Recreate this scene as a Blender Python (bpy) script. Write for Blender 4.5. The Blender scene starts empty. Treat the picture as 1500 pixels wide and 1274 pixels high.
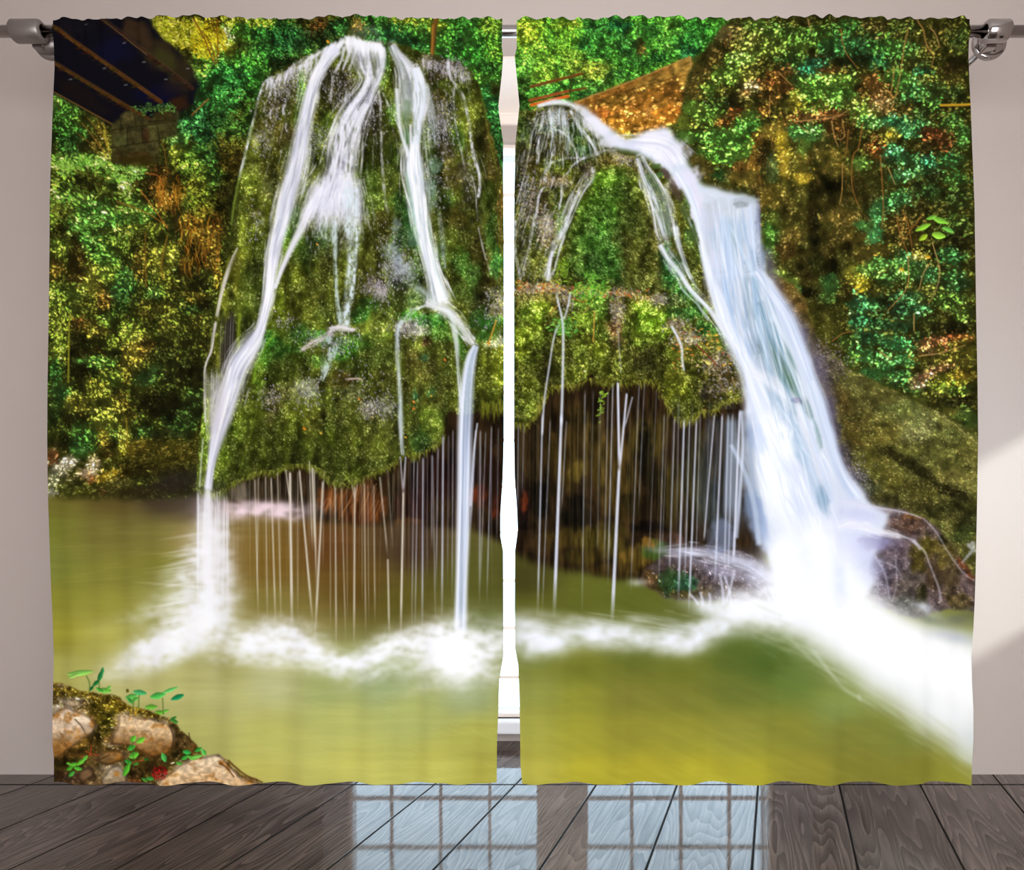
# ---------------------------------------------------------------------------
# The printed cloth: the waterfall picture is drawn here with numpy, in the
# fabric's own coordinates, and ends up as the dye colour of the curtain cloth.
# ---------------------------------------------------------------------------
import numpy as np, math
PW, PH = 1500, 1274
RNG = np.random.default_rng(7)
_TAB = np.random.default_rng(99).random((256, 256)).astype(np.float32)

def vn(X, Y, seed=0):
    X = X + seed * 17.31; Y = Y + seed * 9.77
    xi = np.floor(X); yi = np.floor(Y)
    fx = (X - xi).astype(np.float32); fy = (Y - yi).astype(np.float32)
    fx = fx * fx * (3 - 2 * fx); fy = fy * fy * (3 - 2 * fy)
    x0 = xi.astype(np.int64) & 255; y0 = yi.astype(np.int64) & 255
    x1 = (x0 + 1) & 255; y1 = (y0 + 1) & 255
    a = _TAB[y0, x0]; b = _TAB[y0, x1]; c = _TAB[y1, x0]; d = _TAB[y1, x1]
    return (a + (b - a) * fx) * (1 - fy) + (c + (d - c) * fx) * fy

def fbm(X, Y, seed=0, octv=4, gain=0.5):
    """about -1..1"""
    s = 0.0; amp = 1.0; tot = 0.0
    for o in range(octv):
        s = s + amp * (vn(X * 2 ** o, Y * 2 ** o, seed + 3 * o) - 0.5)
        tot += amp; amp *= gain
    return s * (2.6 / tot)

def sm(a, b, x):
    t = np.clip((x - a) / (b - a), 0, 1)
    return t * t * (3 - 2 * t)

def C(*c):
    return np.array(c, np.float32) / 255.0

def box(x0, y0, x1, y1):
    return max(0, int(math.floor(x0))), max(0, int(math.floor(y0))), min(PW, int(math.ceil(x1)) + 1), min(PH, int(math.ceil(y1)) + 1)

def gridxy(b):
    x0, y0, x1, y1 = b
    return np.meshgrid(np.arange(x0, x1, dtype=np.float32), np.arange(y0, y1, dtype=np.float32))

def gblur(m, r):
    if r <= 0.3: return m
    n = int(math.ceil(r * 2.5)); k = np.exp(-0.5 * (np.arange(-n, n + 1) / r) ** 2); k /= k.sum()
    p = np.pad(m, ((n, n), (0, 0)), mode='edge'); o = 0
    for i, w in enumerate(k): o = o + w * p[i:i + m.shape[0]]
    p = np.pad(o, ((0, 0), (n, n)), mode='edge'); o = 0
    for i, w in enumerate(k): o = o + w * p[:, i:i + m.shape[1]]
    return o.astype(np.float32)

def poly(pts, soft=1.2, warp=0.0, ws=14.0, seed=0):
    P = np.array(pts, np.float32)
    pad = 4 + warp * 1.6 + soft * 3
    b = box(P[:, 0].min() - pad, P[:, 1].min() - pad, P[:, 0].max() + pad, P[:, 1].max() + pad)
    X, Y = gridxy(b)
    if warp:
        X = X + warp * fbm(X / ws, Y / ws, seed + 1, 3); Y = Y + warp * fbm(X / ws + 40, Y / ws, seed + 5, 3)
    ins = np.zeros(X.shape, bool)
    n = len(P)
    for i in range(n):
        (xa, ya), (xb, yb) = P[i], P[(i + 1) % n]
        if ya == yb: continue
        c = ((ya > Y) != (yb > Y)) & (X < (xb - xa) * (Y - ya) / (yb - ya) + xa)
        ins ^= c
    return b, gblur(ins.astype(np.float32), soft)

class Soft:
    """a feathered layer: puffs and strokes are gathered, then blurred before they go on"""
    def __init__(s): s.m = np.zeros((PH, PW), np.float32); s.c = np.zeros((PH, PW, 3), np.float32)
    def puff(s, x, y, rx, ry, col, alpha=0.6, ang=0.0, rag=0.5):
        R = max(rx, ry) * 1.9 + 3
        b = box(x - R, y - R, x + R, y + R)
        if b[2] <= b[0] or b[3] <= b[1]: return
        X, Y = gridxy(b)
        ca, sa = math.cos(math.radians(ang)), math.sin(math.radians(ang))
        U = (X - x) * ca + (Y - y) * sa; V = -(X - x) * sa + (Y - y) * ca
        n = 0.6 * fbm(U / 26 + x, V / 5.5 + y, 5, 3) + 0.6 * fbm(X / 11 + Y / 30, Y / 7 - X / 40, 9, 3)
        d = (U / rx) ** 2 + (V / ry) ** 2
        m = np.exp(-1.1 * d) * np.clip(1 + rag * n, 0, 1.6) * alpha
        s.add(b, np.clip(m, 0, 1), C(*col))
    def add(s, b, m, col):
        sl = (slice(b[1], b[3]), slice(b[0], b[2])); k = m[..., None]
        tot = m + s.m[sl] * (1 - m)
        s.c[sl] = np.where(tot[..., None] > 1e-4, (k * col + s.c[sl] * (s.m[sl] * (1 - m))[..., None]) / np.maximum(tot, 1e-4)[..., None], 0)
        s.m[sl] = tot
    def put(s, pic, blur=2.0):
        ys, xs = np.nonzero(s.m > 0.003)
        b = box(xs.min() - 8, ys.min() - 8, xs.max() + 8, ys.max() + 8)
        m = s.m[b[1]:b[3], b[0]:b[2]]; c = s.c[b[1]:b[3], b[0]:b[2]]
        mb = gblur(m, blur); cb = np.stack([gblur(c[..., i] * m, blur) for i in range(3)], -1) / np.maximum(mb, 1e-4)[..., None]
        pic.over(b, np.clip(mb, 0, 1), np.clip(cb, 0, 1))

class Pic:
    def __init__(s):
        s.a = np.zeros((PH, PW, 3), np.float32)
    def sub(s, b):
        return s.a[b[1]:b[3], b[0]:b[2]]
    def over(s, b, m, col):
        v = s.sub(b); m = m[..., None]
        v += (col - v) * m
    def fill(s, pts, col, soft=1.2, warp=0, ws=14, alpha=1.0, seed=0):
        b, m = poly(pts, soft, warp, ws, seed); s.over(b, m * alpha, C(*col)); return b, m
    def blob(s, x, y, rx, ry, col, alpha=0.9, ang=0.0, seed=None, rag=0.35, clip=None):
        R = max(rx, ry) * 1.7 + 3
        b = box(x - R, y - R, x + R, y + R)
        if b[2] <= b[0] or b[3] <= b[1]: return
        X, Y = gridxy(b)
        sd = (x * 0.37 + y * 0.71) if seed is None else seed
        ca, sa = math.cos(math.radians(ang)), math.sin(math.radians(ang))
        u = ((X - x) * ca + (Y - y) * sa) / rx; v = (-(X - x) * sa + (Y - y) * ca) / ry
        sc = max(5.0, min(rx, ry) * 0.8)
        d = np.sqrt(u * u + v * v) + rag * fbm(X / sc, Y / sc, sd, 3)
        m = sm(1.35, 0.55, d) * alpha
        if clip is not None: m = m * clip[b[1]:b[3], b[0]:b[2]]
        s.over(b, m, C(*col))
    def blobs(s, lst, **k):
        for q in lst:
            s.blob(q[0], q[1], q[2], q[3], q[4], *(q[5:]), **k)
    def line(s, pts, w, col, alpha=1.0, w2=None, soft=0.6, fade=(0.0, 0.0)):
        """a drawn line along a polyline"""
        P = catmull(pts, 6)
        n = len(P); w2 = w if w2 is None else w2
        L = np.concatenate([[0], np.cumsum(np.hypot(*(P[1:] - P[:-1]).T))]); T = L / max(L[-1], 1e-6)
        pad = max(w, w2) + 3
        b = box(P[:, 0].min() - pad, P[:, 1].min() - pad, P[:, 0].max() + pad, P[:, 1].max() + pad)
        if b[2] <= b[0] or b[3] <= b[1]: return
        M = np.zeros((b[3] - b[1], b[2] - b[0]), np.float32)
        for i in range(n - 1):
            xa, ya = P[i]; xb, yb = P[i + 1]
            q = box(min(xa, xb) - pad, min(ya, yb) - pad, max(xa, xb) + pad, max(ya, yb) + pad)
            if q[2] <= q[0] or q[3] <= q[1]: continue
            X, Y = gridxy(q); dx, dy = xb - xa, yb - ya; l2 = dx * dx + dy * dy + 1e-6
            t = np.clip(((X - xa) * dx + (Y - ya) * dy) / l2, 0, 1)
            d = np.hypot(X - xa - t * dx, Y - ya - t * dy)
            tt = T[i] + t * (T[i + 1] - T[i]); hw = (w + (w2 - w) * tt) * 0.5
            m = np.clip((hw - d) / soft * 0.5 + 0.5, 0, 1) * np.minimum(1, hw * 2)
            if fade[0] > 0: m = m * np.clip(tt / fade[0], 0, 1)
            if fade[1] > 0: m = m * np.clip((1 - tt) / fade[1], 0, 1)
            v = M[q[1] - b[1]:q[3] - b[1], q[0] - b[0]:q[2] - b[0]]
            np.maximum(v, m, out=v)
        s.over(b, M * alpha, C(*col))
    def ribbon(s, pts, hw, col, alpha=0.95, seed=0, sf=5.0, tf=0.02, edge=0.45, con=0.55, col2=None, fade=(0.0, 0.0), lace=0.0, bias=0.0, brk=0.0):
        """a body of moving water: pts with half widths hw; streaks run along it"""
        A = np.concatenate([np.array(pts, float), np.array(hw, float)[:, None]], 1)
        P = catmull(A, 7)
        n = len(P); L = np.concatenate([[0], np.cumsum(np.hypot(P[1:, 0] - P[:-1, 0], P[1:, 1] - P[:-1, 1]))])
        pad = P[:, 2].max() * 1.25 + 3
        b = box(P[:, 0].min() - pad, P[:, 1].min() - pad, P[:, 0].max() + pad, P[:, 1].max() + pad)
        if b[2] <= b[0] or b[3] <= b[1]: return
        sh = (b[3] - b[1], b[2] - b[0])
        D = np.full(sh, 9.0, np.float32); S = np.zeros(sh, np.float32); T = np.zeros(sh, np.float32)
        for i in range(n - 1):
            xa, ya, wa = P[i]; xb, yb, wb = P[i + 1]
            pd = max(wa, wb) * 1.25 + 2
            q = box(min(xa, xb) - pd, min(ya, yb) - pd, max(xa, xb) + pd, max(ya, yb) + pd)
            if q[2] <= q[0] or q[3] <= q[1]: continue
            X, Y = gridxy(q); dx, dy = xb - xa, yb - ya; l2 = dx * dx + dy * dy + 1e-6
            t0 = ((X - xa) * dx + (Y - ya) * dy) / l2; t = np.clip(t0, 0, 1)
            ex = X - xa - t * dx; ey = Y - ya - t * dy
            w = np.maximum(wa + (wb - wa) * t, 0.5)
            d = np.hypot(ex, ey) / w
            if i == 0: d = np.where(t0 < 0, 9.0, d)
            if i == n - 2: d = np.where(t0 > 1, 9.0, d)
            sg = np.sign(ex * dy - ey * dx)
            sl = (slice(q[1] - b[1], q[3] - b[1]), slice(q[0] - b[0], q[2] - b[0]))
            k = d < D[sl]
            D[sl] = np.where(k, d, D[sl]); S[sl] = np.where(k, d * sg, S[sl]); T[sl] = np.where(k, L[i] + t * (L[i + 1] - L[i]), T[sl])
        en = np.clip(np.minimum(T / max(3.0, 0.6 * P[0, 2]), (L[-1] - T) / max(3.0, 0.8 * P[-1, 2])), 0, 1)
        st = 0.75 * fbm(S * sf * 0.6 + 50, T * tf + 50, seed, 2) + 0.35 * fbm(S * sf * 2.0 + 90, T * tf * 1.6 + 20, seed + 11, 2)
        e = sm(1.08 + 0.15 * con, 1.0 - edge, D - 0.3 * con * st)
        m = e * np.clip(1.12 + bias - con * np.clip(0.42 - st, 0, 2), 0, 1)
        if lace > 0:
            X, Y = gridxy(b)
            m = m * np.clip(1 - lace * sm(-0.1, 0.5, fbm(X / 3.2, Y / 4.5, seed + 31, 3)), 0, 1)
        tt = T / max(L[-1], 1e-6)
        if brk > 0: m = m * (1 - brk * sm(0.15, -0.35, fbm(T / 11.0 + seed, S * 0.6 + seed, seed + 41, 3)))
        if fade[0] > 0: m = m * np.clip(tt / fade[0], 0, 1)
        if fade[1] > 0: m = m * np.clip((1 - tt) / fade[1], 0, 1)
        m = np.where(D > 1.25, 0, m) * alpha * en
        c1 = C(*col); c2 = C(*(col2 or [v * 0.92 for v in col]))
        k = np.clip(0.5 + 0.9 * st, 0, 1)[..., None]
        v = s.sub(b); c = c2 + (c1 - c2) * k
        v += (c - v) * m[..., None]
    def feather(s, pts, hw, n, col=(244, 243, 252), seed=0, spread=0.75, a=(0.25, 0.7), w=(0.9, 2.4), ln=(14, 60), edge=True):
        """loose strands running along a stream, mostly near its edges"""
        rng = np.random.default_rng(seed)
        P = catmull(np.concatenate([np.array(pts, float), np.array(hw, float)[:, None]], 1), 8)
        L = np.concatenate([[0], np.cumsum(np.hypot(P[1:, 0] - P[:-1, 0], P[1:, 1] - P[:-1, 1]))])
        tx = np.gradient(P[:, 0]); ty = np.gradient(P[:, 1]); q = np.hypot(tx, ty) + 1e-6; nx, ny = -ty / q, tx / q
        for i in range(n):
            t0 = rng.uniform(0, L[-1] * 0.97); t1 = min(L[-1], t0 + rng.uniform(*ln))
            off = (rng.choice([-1, 1]) * rng.normal(1.0, 0.22)) if edge else rng.normal(0, spread)
            d0 = off + rng.normal(0, 0.12); t = np.linspace(t0, t1, 5); o = np.linspace(off, d0, 5)
            w_ = np.interp(t, L, P[:, 2]) * o
            xs = np.interp(t, L, P[:, 0]) + np.interp(t, L, nx) * w_; ys = np.interp(t, L, P[:, 1]) + np.interp(t, L, ny) * w_
            s.line(list(zip(xs, ys)), rng.uniform(*w), col, rng.uniform(*a), 0.7, soft=1.1, fade=(0.2, 0.35))
    def stamps(s, x, y, ln, wd, ang, col, alpha=0.95, tip=0.6):
        """many little leaves or moss strokes; later ones lie on top"""
        n = len(x)
        order = np.arange(n)
        for c0 in range(0, n, 4000):
            k = order[c0:c0 + 4000]
            R = int(math.ceil(ln[k].max())) + 1
            o = np.arange(-R, R + 1)
            ix = np.round(x[k]).astype(int); iy = np.round(y[k]).astype(int)
            OX = ix[:, None, None] + o[None, None, :]; OY = iy[:, None, None] + o[None, :, None]
            dx = OX - x[k][:, None, None]; dy = OY - y[k][:, None, None]
            ca = np.cos(ang[k])[:, None, None]; sa = np.sin(ang[k])[:, None, None]
            u = (dx * ca + dy * sa); v = (-dx * sa + dy * ca)
            l = ln[k][:, None, None]; w = wd[k][:, None, None] * (1 - tip * np.clip(np.abs(u / l), 0, 1) ** 1.5)
            cov = np.clip(w - np.abs(v) + 0.5, 0, 1) * np.clip(l - np.abs(u) + 0.5, 0, 1)
            cov = np.minimum(cov, 1) * (alpha if np.isscalar(alpha) else alpha[k][:, None, None])
            OX, OY = np.broadcast_arrays(OX, OY)
            ok = (cov > 0.02) & (OX >= 0) & (OX < PW) & (OY >= 0) & (OY < PH)
            g = np.nonzero(ok)
            cc = cov[g][:, None]; yy = OY[g]; xx = OX[g]
            sh = (0.9 + 0.25 * np.clip(v / np.maximum(w, .3), -1, 1))[g][:, None]
            s.a[yy, xx] = s.a[yy, xx] * (1 - cc) + np.clip(col[k][g[0]] * sh, 0, 1) * cc

def catmull(pts, per):
    P = np.array(pts, float)
    if len(P) < 3:
        t = np.linspace(0, 1, max(per, 2) + 1)[:, None]; return P[0] + (P[-1] - P[0]) * t
    Q = np.concatenate([[2 * P[0] - P[1]], P, [2 * P[-1] - P[-2]]])
    out = []
    for i in range(1, len(Q) - 2):
        for t in np.arange(per) / per:
            a, b, c, d = Q[i - 1], Q[i], Q[i + 1], Q[i + 2]
            out.append(0.5 * (2 * b + (c - a) * t + (2 * a - 5 * b + 4 * c - d) * t * t + (3 * b - a - 3 * c + d) * t ** 3))
    out.append(P[-1]); return np.array(out)

def full(bm):
    b, m = bm
    F = np.zeros((PH, PW), np.float32); F[b[1]:b[3], b[0]:b[2]] = m; return F

def texture(pic, mask, n, ln, wd, ang, spread, k0=0.45, k1=1.75, dark=0.55, clump=16.0, seed=0, hi=(1.0, 1.0, 1.0), jit=0.10, alpha=0.95, tip=0.6, flow=None, sparkle=0.0, match=7.0, level=1.03, gapmix=0.5, wander=4.0, pale=0.35):
    """break an under-painted region into leaves / moss: darken the gaps, then stamp strokes
    that take their colour from the under-painting"""
    rng = np.random.default_rng(seed + 1000)
    ys, xs = np.nonzero(mask > 0.03)
    if len(xs) == 0: return
    b = (xs.min(), ys.min(), xs.max() + 1, ys.max() + 1)
    under = pic.a.copy()
    X, Y = gridxy(b)
    cl = fbm(X / clump, Y / clump, seed + 2, 4)
    v = pic.sub(b); mm = mask[b[1]:b[3], b[0]:b[2]]
    dk = np.clip(dark * (1 + 0.5 * cl), 0.05, 1.1)[..., None]
    g0 = v * dk * (1 - gapmix) + C(30, 27, 8) * (0.7 + 0.4 * cl[..., None]) * gapmix
    v += (g0 - v) * mm[..., None]
    pick = rng.integers(0, len(xs), n)
    px = xs[pick] + rng.random(n) - 0.5; py = ys[pick] + rng.random(n) - 0.5
    keep = mask[ys[pick], xs[pick]] > rng.random(n) * 0.9
    c = cl[ys[pick] - b[1], xs[pick] - b[0]]
    lvl = rng.random(n)
    keep &= (c * 0.8 + 0.75) > lvl * 0.9
    px, py, lvl, c, pick = px[keep], py[keep], lvl[keep], c[keep], pick[keep]
    o = np.argsort(lvl + 0.15 * rng.random(len(lvl)))
    px, py, lvl, c, pick = px[o], py[o], lvl[o], c[o], pick[o]
    m = len(px)
    k = (k0 + (k1 - k0) * lvl ** 1.6) * (1 + 0.22 * c)
    sx_ = np.clip(xs[pick] + np.round(wander * rng.standard_normal(m)).astype(int), b[0], b[2] - 1); sy_ = np.clip(ys[pick] + np.round(wander * rng.standard_normal(m)).astype(int), b[1], b[3] - 1)
    okm = mask[sy_, sx_] > 0.3
    base = np.where(okm[:, None], under[sy_, sx_], under[ys[pick], xs[pick]])
    h = np.array(hi, np.float32) ** (lvl[:, None] * 1.0)
    col = base * k[:, None] * h * (1 + jit * 1.3 * rng.standard_normal((m, 1))) * (1 + jit * 0.5 * rng.standard_normal((m, 3)))
    gray = col @ np.array([0.3, 0.55, 0.15], np.float32)
    col = col + (gray[:, None] * np.array([1.06, 1.05, 0.82]) - col) * (pale * lvl[:, None])
    if sparkle > 0:
        q = rng.random(m) < sparkle; col[q] = col[q] * 1.5 + 0.12
    col = np.clip(col, 0, 1).astype(np.float32)
    q_ = rng.random(m) ** 2.0 * (0.35 + 0.65 * lvl)
    L = ln[0] * 0.7 + (ln[1] - ln[0] * 0.7) * q_; Wd = wd[0] * 0.8 + (wd[1] - wd[0] * 0.8) * np.clip(q_ + 0.25 * rng.random(m), 0, 1)
    an = np.radians(ang + spread * rng.standard_normal(m))
    if flow is not None: an = an + flow(px, py)
    pic.stamps(px, py, L, Wd, an, col, alpha, tip)
    if match > 0:
        b2 = box(b[0] - 6, b[1] - 6, b[2] + 6, b[3] + 6)
        now = pic.sub(b2); mm = mask[b2[1]:b2[3], b2[0]:b2[2]]
        uu = under[b2[1]:b2[3], b2[0]:b2[2]] * level
        wgt = gblur(mm, match) + 0.02
        lw = np.array([0.3, 0.55, 0.15], np.float32)
        gain = (gblur((uu @ lw) * mm, match) / wgt + 0.01) / (gblur((now @ lw) * mm, match) / wgt + 0.01)
        gain = np.clip(gain, 0.55, 2.2)[..., None]
        now[:] = np.clip(now * (1 + (gain - 1) * mm[..., None]), 0, 1)

def soil(pic, mask, sx, sy, amt, seed, ang=0.0, octv=4):
    """rough up a region with stretched noise"""
    ys, xs = np.nonzero(mask > 0.02)
    if len(xs) == 0: return
    b = (xs.min(), ys.min(), xs.max() + 1, ys.max() + 1); X, Y = gridxy(b)
    ca, sa = math.cos(math.radians(ang)), math.sin(math.radians(ang))
    f = fbm((X * ca + Y * sa) / sx, (-X * sa + Y * ca) / sy, seed, octv)
    v = pic.sub(b); v *= (1 + mask[b[1]:b[3], b[0]:b[2]] * amt * f)[..., None]; np.clip(v, 0, 1, out=v)

def leaf_at(pic, x, y, l, w, ang, col, tip=0.75):
    pic.stamps(np.array([x], float), np.array([y], float), np.array([l], float), np.array([w], float), np.radians(np.array([ang], float)), np.array([C(*col)]), 1.0, tip)

def desat(pic, mask, k, tint=(1, 1, 1)):
    """pull a region towards its own grey, tinted"""
    g = pic.a @ np.array([0.3, 0.55, 0.15], np.float32)
    t = g[..., None] * np.array([1.05, 1.05, 0.75], np.float32)
    pic.a += (t - pic.a) * (mask * k)[..., None]
    pic.a *= 1 + (np.array(tint, np.float32) - 1) * mask[..., None]
    np.clip(pic.a, 0, 1, out=pic.a)

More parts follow.
